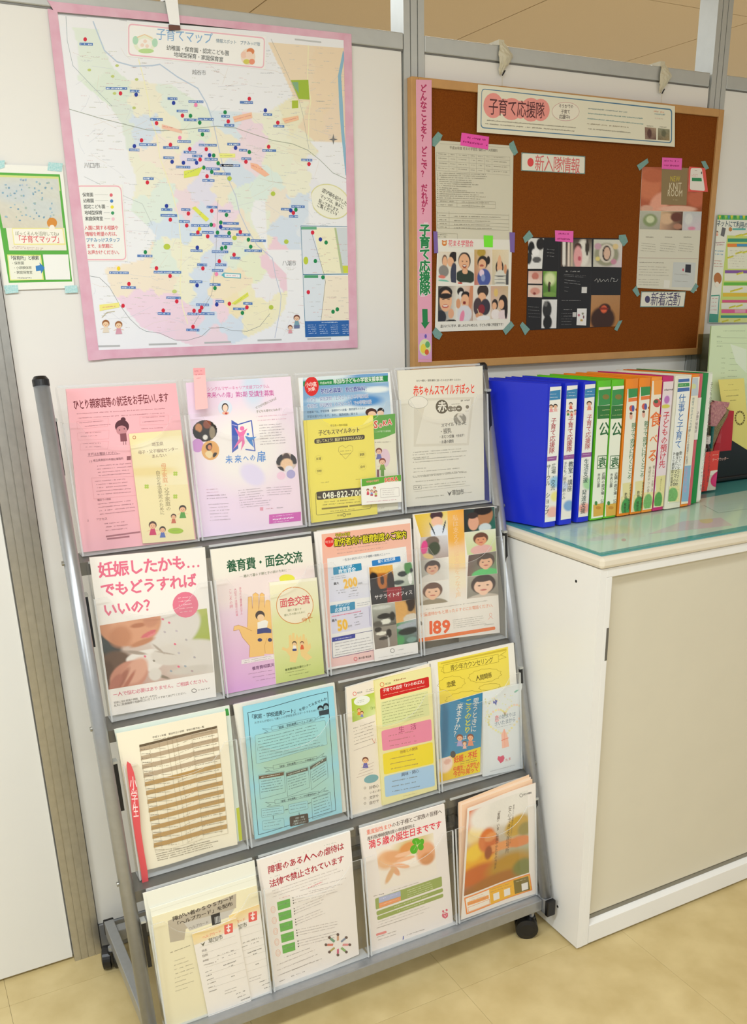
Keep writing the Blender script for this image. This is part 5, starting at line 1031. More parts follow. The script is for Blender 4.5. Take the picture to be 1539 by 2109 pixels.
s = rs(2, .0075, [(776, 722), (1275, 605), (1292, 1685), (782, 1798)], c, 'dfe3e2', thick=.005, edge='f2f4f2')
s.n += 1; s.lock = True
for k in range(46):
    a = 6.2832*k/46; x = 16*math.sin(a)**3; y = -(13*math.cos(a)-5*math.cos(2*a)-2*math.cos(3*a)-math.cos(4*a)); s.el(1058+x*13.5, 1075+y*13.5-x*4, 15, 15, random.choice(['e8e0a0', 'dfe2b0', 'f0d0b8', 'ece49a', 'e6dcb0']), n=8)
for k in range(24): s.el(800+random.random()*60, 800+random.random()*340, 10, 10, 'e6e4b8', n=6); s.el(860+random.random()*340, 745+random.random()*130, 9, 9, random.choice(['e8e0b0', 'f0d4cc', 'dce8c0']), n=6)
s.lock = False
s.poly([(905, 825), (935, 840), (925, 810), (962, 825), (950, 850), (945, 890), (925, 860), (905, 862)], '5a60a8'); s.poly([(1170, 715), (1200, 690), (1235, 685), (1205, 715), (1185, 725)], '8ac0a8')
s.t('恋の始まりは', 928, 1052, 1195, 992, '7a8a9a', bold=4, hs=1.2); s.t('恋', 928, 1062, 980, 1050, 'f08a8a', bold=10, hs=1.4); s.t('さいたまから', 920, 1132, 1195, 1060, '7a8a9a', bold=4, hs=1.2); s.mic(945, 1172, 1165, 1120, '9aa0a4', 2)
s.poly([(1045, 1180), (1085, 1260), (1100, 1340), (1110, 1410), (1020, 1435), (1015, 1330), (1010, 1260)], 'f2b8a0'); s.ln([(1050, 1190), (1055, 1420)], 1, 'ee9a80'); s.ln([(1010, 1335), (1100, 1300)], 1.6, 'e8705a')
s.poly([(1000, 1625), (960, 1575), (968, 1535), (1000, 1540), (1035, 1520), (1052, 1555), (1035, 1600)], 'd84a6a'); s.t('たま', 1060, 1590, 1135, 1562, 'd84a5a', bold=2); s.mic(870, 1730, 1220, 1635, '9a9ca0', 2.6)
s.done('booklet', 'white booklet with a flowered heart at the right end of row three', 'booklet', GRP)
# --- row 4, pocket 1
c = (270, 1760, 4.9645)
s = rs(3, .000, [(120, 400), (1262, 62), (1420, 1380), (360, 1800)], c, 'ecebdc', thick=.003, edge='f6f5ea', W=210, H=297)
s.done('booklet', 'pale stack of folded sheets standing tallest in the lower left pocket', 'booklet')
s = rs(3, .0032, [(195, 555), (1272, 210), (1420, 1400), (368, 1810)], c, 'efeedd', thick=.0018, edge='f6f5ea')
s.ln([(200, 590), (1275, 245)], .6, 'd8d6c0')
s.done('paper', 'cream sheet between the tall stack and the help card flyer', 'paper')
s = rs(3, .0046, [(214, 640), (1285, 315), (1432, 1440), (372, 1830)], c, 'ece2bd', thick=.0012, edge='f3edd4')
s.poly([(375, 680), (1075, 400), (1075, 545), (560, 760), (545, 870), (400, 900)], 'b9ad98'); s.poly([(540, 700), (1060, 555), (1000, 640), (600, 780)], 'c6bfb2')
s.t('障がい者のＳＯＳカード', 425, 662, 1050, 437, '3a3028', bold=14, hs=.85); s.t('「ヘルプカード」を配布', 440, 722, 1040, 500, '3a3028', bold=12, hs=.85); s.t('ヘルプカード', 590, 755, 795, 688, '7a7268', bold=4); s.poly([(815, 620), (908, 590), (915, 700), (830, 725)], '3c3834')
for k in range(5): s.ln([(858+k*14, 640-k*4), (862+k*14, 705-k*4)], 1.2, 'd8d6d0')
s.mic(400, 1005, 640, 915, '6a6050', 2.6); s.mic(440, 1090, 650, 1020, '9a9078', 2.4, n=8, dx=2, dy=44, rag=.5)
s.done('flyer', 'cream photocopied help card notice, lower left pocket', m='matte', group=GRP)
def help(px, d, label, ox=0, oy=0):
    s = rs(3, d, px, c, 'f1eae0', thick=.003, edge='efe6d8')
    X = lambda x, y: (x+ox, y+oy)
    s.ph([px[0], px[1], (px[1][0]+18, px[1][1]+95), (px[0][0]+22, px[0][1]+110)], ['f2d58e', 'f2cf8a', 'f1e4cc', 'f1dcae'], (), 4, 4)
    x, y = X(955, 725)
    s.rq([X(952, 722), X(1040, 700), X(1042, 795), X(955, 820)], 2, 'e6544e'); x, y = X(997, 740); s.ln([(x-20, y+6), (x+20, y-6)], 2.6, 'fbeee8'); s.ln([(x, y-22), (x, y+22)], 2.6, 'fbeee8'); x, y = X(997, 782); s.el(x-8, y-6, 11, 10, 'fbeee8', n=8); s.el(x+8, y-9, 11, 10, 'fbeee8', n=8); s.poly([(x-18, y-2), (x+19, y-8), (x+2, y+16)], 'fbeee8')
    s.t('ヘルプカード', *X(730, 850), *X(922, 782), 'ee7a5a', bold=4, hs=1.1); s.t('草加市', *X(790, 888), *X(938, 838), '5a5a48', bold=8, hs=1.15); s.poly([X(708, 905), X(730, 915), X(758, 888), X(742, 930), X(735, 935)], '5a5a48')
    for k, t_ in enumerate(('氏名', '住所', '血液型')): s.t(t_, *X(722+k*6, 990+k*50), *X(778+k*8, 972+k*50), '6a5a50', bold=4)
    s.mic(*X(885, 1035), *X(1080, 965), '5a5048', 2.6, fill=.6, n=2, dx=0, dy=38); s.mic(*X(745, 1132), *X(890, 1090), '6a5a50', 2.6, n=1); s.mic(*X(945, 1135), *X(1090, 1080), '3a342e', 3, fill=1); s.mic(*X(1000, 1145), *X(1045, 1130), '5a524a', 3)
    for k in range(7): s.ln([X(700+k*22, 950+k*68), X(1065+k*22, 830+k*68)], .3, 'b0a898')
    s.mic(*X(760, 1205), *X(845, 1175), '4a443c', 2.8, n=6, dx=8, dy=40, rag=.3); s.mic(*X(1025, 1248), *X(1065, 1235), '4a443c', 2.8)
    s.mic(*X(960, 1395), *X(1090, 1350), '8a8278', 2, n=2, dy=30); s.mic(*X(1065, 1430), *X(1180, 1385), '4a443c', 2.8, n=3, dx=25, dy=32)
    s.done('help_card', label, 'card', 'help cards in the lower left pocket')
help([(1000, 625), (1312, 508), (1432, 1440), (1150, 1535)], .0062, 'right one of two narrow help cards, standing further back', 248, -125)
help([(622, 818), (1080, 652), (1230, 1500), (795, 1672)], .0095, 'left one of two narrow help cards, standing in front')
# --- row 4, pocket 2
c = (510, 1700, 5.7)
s = rs(3, .001, [(112, 415), (1205, 70), (1310, 1512), (332, 1945)], c, 'efe7de', thick=.006, edge='f8f5ef')
RD = 'b0283a'
s.t('障害のある人への虐待は', 240, 530, 1132, 240, RD, bold=14, hs=1.15); s.t('法律で禁止されています', 258, 695, 1132, 388, RD, bold=14, hs=1.15); s.mic(310, 440, 390, 410, '7a9a7a', 2, fill=.6); s.mic(650, 320, 720, 295, '7a9a7a', 2, fill=.6); s.mic(900, 235, 1050, 195, '7a9a7a', 2, fill=.6); s.mic(530, 520, 650, 485, '7a9a7a', 2, fill=.6); s.mic(265, 615, 410, 570, '7a9a7a', 2, fill=.6)
s.mic(290, 770, 1140, 480, 'a89890', 2, n=3, dx=2, dy=36, rag=.3); s.mic(620, 765, 1180, 610, '9a8a88', 2.2); s.mic(710, 735, 900, 655, 'd86070', 3.4, fill=1); s.mic(720, 775, 1150, 680, '9a8a88', 2); s.mic(375, 855, 500, 820, 'e09098', 2.4)
for k in range(5):
    x, y = 345+k*14.5, 900+k*127; s.poly([(x, y+2), (x+152, y-42), (x+158, y+55), (x+12, y+98)], '5fae44'); s.mic(x+15, y+42, x+140, y+2, '3a7a2a', 4, fill=1)
    s.ring(x-45, y+88, 26, 38, .7, 'f0a888'); s.ring(x-45, y+88, 14, 20, .6, 'f4c0a8'); s.mic(x+185, y-52, x+480+random.random()*300, y-150-random.random()*60, 'a09490', 2, n=3, dx=3, dy=31, rag=.2)
    for j in range(3): s.el(x+188+j*3, y-50+j*31, 7, 8, '4a443c', n=8)
s.mic(430, 1550, 780, 1420, '8a807a', 2.2); s.mic(345, 1640, 860, 1430, '9a8c86', 2.2, n=3, dx=6, dy=62, rag=.3); s.mic(400, 1745, 880, 1560, '7a706a', 2.4, fill=.7); s.mic(490, 1780, 700, 1700, '7a706a', 2.4, fill=.6); s.mic(370, 1835, 440, 1805, '7a706a', 2.4)
for k, (cl) in enumerate(('e08a8a', '8ab06a', 'd05a7a', 'b0a050', 'd8705a', '6a9a7a', 'd0a080', '7a8aa0')):
    a = k*.785; x, y = 1060+120*math.cos(a), 1400+105*math.sin(a); s.ln([(1060+62*math.cos(a), 1400+55*math.sin(a)), (1060+118*math.cos(a), 1400+100*math.sin(a))], 5, cl); s.el(1060+140*math.cos(a), 1400+120*math.sin(a), 17, 17, '5a4038', n=10)
s.done('flyer', 'white flyer with dark red title and five green boxes, bottom row', group=GRP)
# --- row 4, pocket 3
c = (720, 1640, 5.858)
s = rs(3, .001, [(125, 395), (1145, 95), (1252, 1535), (278, 1915)], c, 'efe6de', thick=.005, edge='fbf3ea')
s.t('重度脳性まひ', 205, 440, 510, 355, 'ea6a4a', bold=4, hs=1.15); s.t('のお子様とご家族の皆様へ', 510, 350, 1115, 180, '4a3228', bold=4, hs=1.15); s.t('産科医療補償制度の申請期限は', 215, 515, 785, 352, '4a3228', bold=4, hs=1.1); s.t('満５歳の誕生日までです', 232, 590, 1112, 335, 'e2344a', bold=14, hs=1.2)
s.ph([(320, 640), (1010, 440), (1060, 950), (380, 1130)], ['f3e6d6', 'f0e6d4', 'f2e8dc', 'efe6d8'],
     [(.62, .12, .34, .22, 'dcc690', .8, -20), (.15, .32, .17, .22, 'eab88a', .5), (.3, .3, .2, .14, 'e4a878', .5, 30), (.52, .16, .15, .10, 'e09a5a', .5, -30), (.84, .42, .17, .27, 'e6a87c', .35), (.85, .55, .12, .14, 'd8935e', .4), (.46, .30, .16, .05, 'f0bf9a', .25), (.48, .42, .16, .045, 'eeb890', .25), (.40, .56, .15, .05, 'ecb48c', .25, 30), (.28, .62, .05, .16, 'e6aa80', .3, -20), (.18, .70, .05, .2, 'e0b080', .4, 25)], 40, 34)
for x, y, rx, ry, r_ in ((805, 545, 50, 42, 0), (868, 555, 30, 45, 20), (778, 640, 46, 56, 20), (860, 610, 36, 42, 0)): s.el(x, y, rx, ry, '5cae2c', rot=r_)
s.ln([(812, 590), (800, 540)], 1, 'a8d880'); s.ln([(812, 590), (775, 650)], 1, 'a8d880'); s.ln([(812, 590), (860, 560)], 1, 'a8d880'); s.ln([(812, 600), (815, 700)], 1.2, '7ac04a'); s.mic(510, 1140, 870, 1025, '7a6a5c', 2); s.mic(290, 1205, 430, 1170, '7a6a5c', 2.6)
GN = '98a855'
s.rq([(308, 1235), (1112, 965), (1118, 1085), (318, 1368)], 3, GN); s.poly([(352, 1222), (615, 1140), (618, 1205), (355, 1290)], 'aeb4d4'); s.poly([(355, 1292), (618, 1208), (620, 1258), (360, 1350)], 'ee9a62'); s.mic(375, 1240, 600, 1170, 'd4d8ec', 2); s.mic(375, 1310, 600, 1235, 'f6cca8', 2); s.mic(695, 1140, 1030, 1020, 'd8dcae', 2, n=4, dy=26)
s.rq([(322, 1390), (1125, 1105), (1130, 1150), (330, 1440)], 4, GN); s.mic(540, 1335, 940, 1195, 'd8dcae', 2.4); s.rq([(332, 1450), (1130, 1172), (1133, 1215), (338, 1498)], 4, GN); s.mic(570, 1390, 930, 1265, 'd8dcae', 2.4)
s.mic(345, 1520, 1070, 1270, 'a89a8e', 2, n=3, dx=2, dy=34, rag=.3); s.mic(330, 1590, 700, 1470, '8a7c70', 2); s.rq([(318, 1660), (445, 1620), (448, 1648), (322, 1685)], 2.5, 'e88a86'); s.mic(335, 1700, 560, 1625, '8a7c70', 2.4, n=2, dy=38); s.mic(690, 1675, 915, 1600, '6a5c54', 2.4); s.t('ja', 645, 1705, 680, 1695, '6a70b0', bold=10, hs=1.5) if 0 else s.poly([(645, 1685), (655, 1683), (655, 1725), (640, 1730)], '6a70b0')
s.ring(1152, 1435, 34, 32, 1.2, 'dc5a72'); s.el(1130, 1388, 12, 14, 'dc5a72'); s.el(1172, 1372, 13, 14, 'dc5a72'); s.poly([(1118, 1425), (1188, 1405), (1180, 1450), (1155, 1478), (1128, 1458)], 'dc5a72'); s.ln([(1140, 1430), (1155, 1455), (1170, 1425)], 1.1, 'f6dcd8')
s.done('flyer', 'white flyer with a four-leaf clover and green bars, bottom row', group=GRP)
# --- row 4, pocket 4
c = (910, 1580, 5.55)
for k in range(3):
    s = rs(3, .0002+k*.0011, [(190+k*22, 405+k*14), (1000+k*18, 85+k*25), (1075+k*4, 1420), (205+k*3, 1700)], c, 'f3cfae' if k % 2 == 0 else 'f6dcc4', thick=.0009, edge='f9dcc0')
    s.done('flyer', ('rearmost peach sheet of the foster-family stack in the bottom right pocket', 'middle peach sheet of the stack in the bottom right pocket', 'peach sheet directly behind the orange foster-family flyer')[k], group=GRP)
s = rs(3, .0078, [(290, 468), (1072, 178), (1085, 1440), (215, 1742)], c, 'ece4da', thick=.0016, edge='f6d8bc', bend=lambda a, b: .0022*math.sin(a*5.5+1.2))
s.ph([(310, 500), (985, 262), (1000, 1205), (248, 1470)], ['e8e0d4', 'e2ddd0', '8a8a3c', 'a05a1c'],
     [(.1, .05, .14, .14, 'd86a34', .3), (.02, .16, .12, .14, 'e08050', .4), (.12, .3, .14, .12, 'f0d89a', .5), (.3, .12, .3, .16, 'ebe4d8', .5), (.7, .12, .4, .2, 'e4ded2', .3), (.82, .38, .2, .12, 'c8a03c', .35, -10), (.95, .45, .12, .08, '9a8a40', .5),
      (.18, .62, .3, .22, 'e8a81e', .5), (.12, .52, .14, .1, 'f0c83a', .6), (.2, .8, .35, .12, 'c8641a', .5), (.7, .82, .35, .14, 'b88a1e', .6), (.5, .95, .4, .08, 'a8681c', .6), (.9, .9, .15, .1, '7a7c38', .5),
      (.32, .42, .14, .14, 'd97a3c', .3, 20), (.40, .50, .12, .12, 'd06a30', .35), (.38, .40, .1, .05, 'e39a5c', .3), (.62, .56, .3, .055, 'e59a5a', .18, 3), (.86, .58, .18, .065, 'dc8648', .2, 4), (.35, .58, .06, .08, '9a4a1c', .4)], 52, 60, .015)
s.v('「里親」いま、家族のかたちのカタチ', 660, 480, 612, 1175, '4a3420', bold=6); s.v('家庭という環境が必要な子どもたち', 832, 430, 790, 880, '5a4a38', ws=.8); s.v('安心できる居場所', 790, 445, 752, 990, '5a4a38', ws=.7); s.ring(912, 325, 16, 18, 1, '3a3430'); s.t('厚生労働省', 935, 318, 1028, 290, '3a3430', bold=4)
s.poly([(250, 1490), (1008, 1215), (1035, 1405), (275, 1680)], 'ee8a3a'); s.poly([(265, 1500), (1000, 1232), (1022, 1395), (288, 1660)], 'f2e8d8'); s.poly([(540, 1392), (1000, 1232), (1022, 1395), (560, 1572)], 'f0b428'); s.poly([(825, 1300), (990, 1245), (1010, 1400), (842, 1455)], '7a6a24')
for x, y in ((590, 1445), (715, 1400), (915, 1332)): s.poly([(x, y+6), (x+70, y-18), (x+76, y+60), (x+6, y+85)], 'ece8e0')
s.mic(560, 1400, 800, 1330, '8a5a10', 2.4, n=2, dx=4, dy=30); s.mic(310, 1500, 500, 1440, 'c08a60', 1.9, n=2, dy=24); s.poly([(285, 1540), (535, 1460), (540, 1500), (290, 1580)], 'f0a050'); s.mic(290, 1565, 520, 1485, 'c85a1a', 3, fill=1); s.frame([(292, 1600), (545, 1510), (550, 1560), (300, 1650)], 1, 'e88a3a'); s.mic(855, 1315, 960, 1280, 'd8d0a0', 2)
s.done('flyer', 'orange foster-family flyer with joined hands, bottom right pocket', group=GRP)
# ================================================================ wall map
def ws(px, crop, y, **kw):
    return Sheet([at(a/crop[2]+crop[0], b/crop[2]+crop[1], 1, y) for a, b in px], crop=crop, **kw)
def tape(px, crop, y, m, name='tape', parent=None, t=.0003, label=None, cat='tape', group=None):
    V = [at(a/crop[2]+crop[0], b/crop[2]+crop[1], 1, y) for a, b in px]; k = len(V)
    V += [(p[0], p[1]+t, p[2]) for p in V]
    o = G().add(V, [tuple(range(k)), tuple(range(k, 2*k))[::-1]]+[(i, k+i, k+(i+1) % k, (i+1) % k) for i in range(k)]).obj(name, m, parent)
    if label: tag(o, label, cat, group)
    return o
P1 = (0, 0, 1)
YM = -.0048
mp = empty('wall_map', (.11, -.005, 1.36), 'large laminated city map with coloured dots and pink tape edging', 'map')
s = ws([(112, 30), (716, 79), (730, 708), (190, 730)], P1, YM, base='f1f2f4', thick=.0005)
# pastel districts
rs_ = np.random.RandomState(3)
cells = [(x, y, c_) for x, y, c_ in [(.10, .08, 'eaf2e8'), (.16, .16, 'e6f0e4'), (.24, .2, 'f3f1e0'), (.24, .28, 'e0eaf4'), (.17, .26, 'e6eee6'), (.36, .2, 'e9f2ea'), (.42, .27, 'eaf2e4'), (.34, .28, 'f4f2e0'), (.28, .36, 'f6efe4'), (.24, .42, 'f2f2e2'),
    (.34, .42, 'f6ede0'), (.43, .38, 'ece6f4'), (.5, .32, 'f4f0de'), (.55, .25, 'e4eef4'), (.62, .27, 'f4e4ec'), (.6, .36, 'f4e6ec'), (.56, .42, 'e0eaf4'), (.5, .46, 'f4eedc'), (.44, .48, 'e9e8f4'), (.58, .5, 'e8f2e8'), (.66, .46, 'e6f2ec'),
    (.72, .26, 'f2f3e2'), (.74, .36, 'f0f2e0'), (.66, .2, 'f3f1e4'), (.8, .42, 'f3f3e2'), (.7, .52, 'f2ecdf'), (.62, .56, 'eef2e4'), (.82, .12, 'f3e4cc'), (.9, .14, 'f3e2c8'), (.87, .25, 'f2e3ca'), (.95, .24, 'f2e2cc'), (.78, .22, 'f2efd6'), (.8, .32, 'f1f0dc'),
    (.88, .42, 'f0f1f5'), (.92, .5, 'f2f2f4'), (.8, .54, 'e0eaf4'), (.74, .6, 'dfe9f4'), (.84, .6, 'e8eef4'), (.36, .52, 'f2e4ea'), (.3, .5, 'e8f2ea'), (.42, .57, 'e2eaf5'), (.34, .6, 'e0ebf5'), (.5, .56, 'f3e4ee'), (.48, .63, 'e4e6f4'),
    (.56, .6, 'f4ecdc'), (.62, .64, 'f3f0dc'), (.4, .66, 'f3f3de'), (.33, .68, 'f3f3e0'), (.28, .72, 'e8f2e8'), (.46, .7, 'dfe8f5'), (.54, .68, 'e9f2e4'), (.6, .72, 'eef3dc'), (.68, .7, 'f4dce6'), (.7, .76, 'f3dce6'), (.2, .74, 'f6eddc'), (.26, .78, 'f5ebda'),
    (.24, .84, 'f4e0ec'), (.3, .86, 'f3dfea'), (.34, .8, 'f3f2de'), (.4, .78, 'dfe9f5'), (.4, .86, 'dde8f4'), (.46, .8, 'f6ecd4'), (.52, .78, 'f6ecd4'), (.52, .86, 'f6eccc'), (.46, .88, 'f5e2ea'), (.42, .92, 'dfe9f4'), (.5, .93, 'e0eaf4'), (.58, .86, 'f5f1d4'), (.64, .88, 'f6f2d4'), (.6, .92, 'f5f1d6'), (.7, .88, 'f5f2d8'), (.36, .9, 'f3dfe8'), (.44, .97, 'f3e2ea'), (.66, .8, 'f2f2f4')]]
edge_c = np.array(hexl('f0f2f5'))
pts = np.array([(a, b) for a, b, _ in cells]); cl = np.array([hexl(c_) for *_, c_ in cells])
def mapcol(a, b):
    ax, bx_ = a+.008*math.sin(b*55)+.006*math.sin(b*131+a*60), b+.008*math.sin(a*47)+.006*math.sin(a*120+b*40)
    dd = np.abs(pts[:, 0]-ax)**1.5+np.abs(pts[:, 1]-bx_)**1.5; i = dd.argmin()
    west = a < np.interp(b, [0, .05, .15, .22, .27, .38, .44, .54, .62, .70, .73, .81, .93, 1], [.04, .05, .04, .13, .165, .18, .2, .17, .25, .2, .06, .08, .17, .35])
    north = b < np.interp(a, [.12, .155, .2, .35, .475, .6, .68, .79], [.02, .11, .14, .15, .22, .22, .22, .16]) and .12 < a < .74+(b-.07)*.55
    east = (b > .5 and a > np.interp(b, [.5, .56, .7, .755, .81, .88, .94, 1], [.62, .60, .67, .735, .735, .72, .66, .5]) and not (.66 < a < .83 and .5 < b < .67)) or (a > .86+.02*math.sin(b*60) and .3 < b < .5)
    if west or north or east: return edge_c
    return cl[i]**1.25
q4 = [np.array(p) for p in ((s.W*.012, s.H*.03), (s.W*.99, s.H*.03), (s.W*.99, s.H*.985), (s.W*.012, s.H*.985))]
s._grid(0, 0, 0, 0, 170, 180, mapcol, s._lay(), q4)
A = lambda x, y: (80+x/3.8475, y/3.8475)
Bq = lambda x, y: (400+x/3.8475, y/3.8475)
Cq = lambda x, y: (80+x/3.8475, 360+y/3.8475)
Dq = lambda x, y: (400+x/3.8475, 360+y/3.8475)
# minor roads and print specks
s.n += 1; s.lock = True
for k in range(160):
    u, v_ = rs_.rand()*570+150, rs_.rand()*600+90; L_ = 15+rs_.rand()*60; a = rs_.rand()*3.14
    x2, y2 = u+L_*math.cos(a), v_+L_*math.sin(a)*.6
    if 130+v_*.08 < u < 712 and 130+y2*.08 < x2 < 712 and 60 < y2 < 695: s.ln([(u, v_), ((u+x2)/2+rs_.rand()*6-3, (v_+y2)/2+rs_.rand()*6-3), (x2, y2)], .35, ['c9ccd6', 'd8c8b8', 'c4ccd8', 'ddd0c0'][k % 4])
for k in range(900):
    u, v_ = rs_.rand()*560+155, rs_.rand()*590+95
    if u < 150+v_*.085: continue
    s.mic(u, v_, u+4+rs_.rand()*16, v_+.6, ['b0aea8', 'c0b8b4', 'a8b0b8', 'd0a8a8', 'b8bca0'][k % 5], 1.4, rag=.3)
s.lock = False
for pl in ([A(790, 470), A(830, 620), A(870, 800), A(880, 920), A(935, 1080), A(960, 1250), Cq(1010, 0), Cq(1060, 150), Cq(1110, 350), Cq(1130, 600), Cq(1120, 900), Cq(1140, 1050), Cq(1180, 1180)], [Bq(905, 360), Bq(900, 620), Bq(925, 800), Bq(910, 900), Bq(905, 1100)]): s.ln(pl, 1.7, 'f3f0c4')
s.ln([A(430, 170), A(520, 400), A(620, 490), A(750, 525), A(900, 520), A(960, 510), A(1100, 610), A(1260, 700), A(1330, 820), A(1380, 960)], 2.2, 'bccde0')
s.ln([A(1380, 960), Bq(190, 1150), Bq(230, 1330), Dq(330, 170), Dq(360, 300), Dq(420, 430), Dq(500, 560), Dq(620, 660), Dq(645, 800), Dq(690, 960), Dq(680, 1080), Dq(640, 1290)], 1.6, 'c0c8dc')
s.poly([Bq(1180, 400), Bq(1195, 440), Bq(1165, 600), Bq(1180, 850), Bq(1190, 1050), Bq(1220, 1390), Bq(1200, 1390), Bq(1165, 1050), Bq(1150, 850), Bq(1140, 600)], '8fbcd4')
s.poly([Bq(765, 635), Bq(905, 632), Bq(915, 790), Bq(830, 785)], 'a3bf3a'); s.poly([Bq(775, 650), Bq(825, 650), Bq(830, 740), Bq(800, 700)], '86b08a'); s.poly([Bq(775, 797), Bq(825, 795), Bq(825, 855), Bq(775, 860)], 'b0c43a')
s.ln([Bq(610, 310), Bq(700, 500), Bq(830, 790), Bq(860, 900), Bq(910, 1180)], .6, '9aa0a0'); s.ln([A(215, 130), A(225, 320), A(270, 520), A(420, 680), A(580, 840)], .7, '9aaab0')
s.ln([A(225, 860), A(480, 935), A(740, 1000), A(860, 1030), A(1000, 1035), A(1140, 1028), Bq(0, 1018), Bq(180, 1000), Bq(330, 1015), Bq(460, 1060), Bq(620, 1112), Bq(780, 1140), Bq(900, 1190), Bq(1000, 1270), Bq(1100, 1370), Bq(1220, 1425)], .9, '8a9480')
s.ln([A(360, 1400), Cq(700, 180), Cq(820, 230), Cq(900, 400)], .5, 'a0a8a8'); s.ln([Cq(360, 795), Cq(480, 815), Cq(560, 890), Cq(640, 1030), Cq(720, 1140), Cq(800, 1215), Cq(850, 1240), Cq(960, 1255), Cq(1080, 1310), Cq(1180, 1312), Cq(1290, 1280), Cq(1360, 1215), Dq(230, 1210), Dq(300, 1235), Dq(420, 1240), Dq(520, 1200), Dq(600, 1100)], .8, '8a9090')
s.ln([Cq(1420, 200), Cq(1400, 700), Cq(1370, 950), Cq(1230, 1180)], .7, '9a9a9a')
for x, y in ((620, 520), (400, 555), (585, 605), (775, 630), (755, 855), (600, 740)): s.el(*A(x, y), 4, 3, 'c4d07a', n=7)
for x, y in ((280, 30), (625, 150), (730, 530), (610, 1050), (320, 500)): s.el(*Dq(x, y), 5, 5, 'b8cc4a', n=8)
s.el(*Cq(1015, 570), 7, 6, 'bcd04a'); s.el(*Cq(1075, 925), 5, 4, 'c4d47a'); s.t('川口市', *A(360, 1310), *A(485, 1312), '7a7a7a'); s.t('越谷市', *A(1215, 572), *A(1325, 578), '8a8a8a'); s.t('八潮市', *Dq(700, 700), *Dq(808, 703), '8a8a8a')
x, y = Bq(1103, 1105); s.poly([(x, y-12), (x+2, y-2), (x+9, y), (x+2, y+2), (x, y+11), (x-2, y+2), (x-9, y), (x-2, y-2)], '7a7a78')
# scale bars
for a, b in ((A(150, 103), A(375, 132)), (A(640, 155), A(695, 162)), (Bq(800, 312), Bq(1005, 335))): s.ln([a, b], 2.6, 'c4c6c6')
for a, b in ((Cq(435, 1360), Cq(640, 1355)), (Cq(875, 1345), Cq(1090, 1338)), (Cq(1315, 1332), Cq(1520, 1324)), (Dq(505, 1312), Dq(690, 1306)), (Dq(900, 1302), Dq(1082, 1297))): s.ln([a, b], 3.4, 'b9bbbb')
# labels and dots read off the print
LB = []
for f, L in ((A, [(322, 350, 428), (530, 700, 700), (722, 722, 798), (1020, 782, 1098), (1186, 806, 1304), (1092, 880, 1180), (882, 946, 982), (1150, 950, 1255), (1260, 945, 1385), (1262, 1035, 1352), (795, 1146, 932), (714, 1188, 798), (985, 1170, 1110), (1098, 1122, 1205), (1268, 1150, 1410), (1148, 1206, 1248), (986, 1250, 1072), (1215, 1236, 1295), (1175, 1266, 1250), (1314, 1262, 1418), (1086, 1324, 1200), (1325, 1338, 1435), (1385, 1378, 1520), (1296, 1430, 1392)]),
             (Bq, [(362, 812, 466), (214, 922, 282), (238, 993, 318), (548, 908, 618), (628, 1000, 714), (262, 1143, 366), (356, 1190, 420), (540, 1193, 650), (374, 1258, 452), (848, 1268, 936), (210, 1312, 364), (1434-1232, 1310, 1540-1232)]),
             (Cq, [(826, 30, 910), (970, 276, 1058), (964, 322, 1096), (1128, 276, 1200), (1330, 256, 1414), (1110, 370, 1196), (1206, 402, 1350), (1196, 474, 1292), (1292, 456, 1386), (1202, 602, 1298), (780, 643, 900), (558, 776, 712), (910, 772, 1128), (650, 893, 768), (1254, 713, 1334), (1400, 713, 1486), (1372, 758, 1462), (1194, 847, 1296), (1354, 870, 1440), (1010, 975, 1126), (942, 1100, 1044), (1246, 1030, 1348), (1178, 1102, 1258), (1262, 1100, 1392), (1400, 1003, 1468), (1168, 1230, 1272), (1424, 288, 1520)]),
             (Dq, [(688, 273, 770), (770, 252, 876), (752, 330, 822), (228, 385, 354), (210, 428, 368), (332, 475, 446), (160, 487, 292), (448, 522, 568), (398, 602, 536), (220, 545, 304), (140, 610, 270), (286, 660, 366), (308, 1063, 406), (388, 1020, 462)])):
    for x0, y, x1 in L: LB.append((f(x0, y), f(x1, y)))
s.n += 1; s.lock = True
for (a, b), (c_, d_) in LB: s.poly([(a, b-2.9), (c_, b-2.3), (c_, b+2.9), (a, b+2.3)], '5a82c0')
s.n += 1
for (a, b), (c_, d_) in LB: s.mic(a+1.5, b, c_-1.5, b+.4, 'dfe8f6', 2.6, fill=.75, rag=.05)
s.n += 1
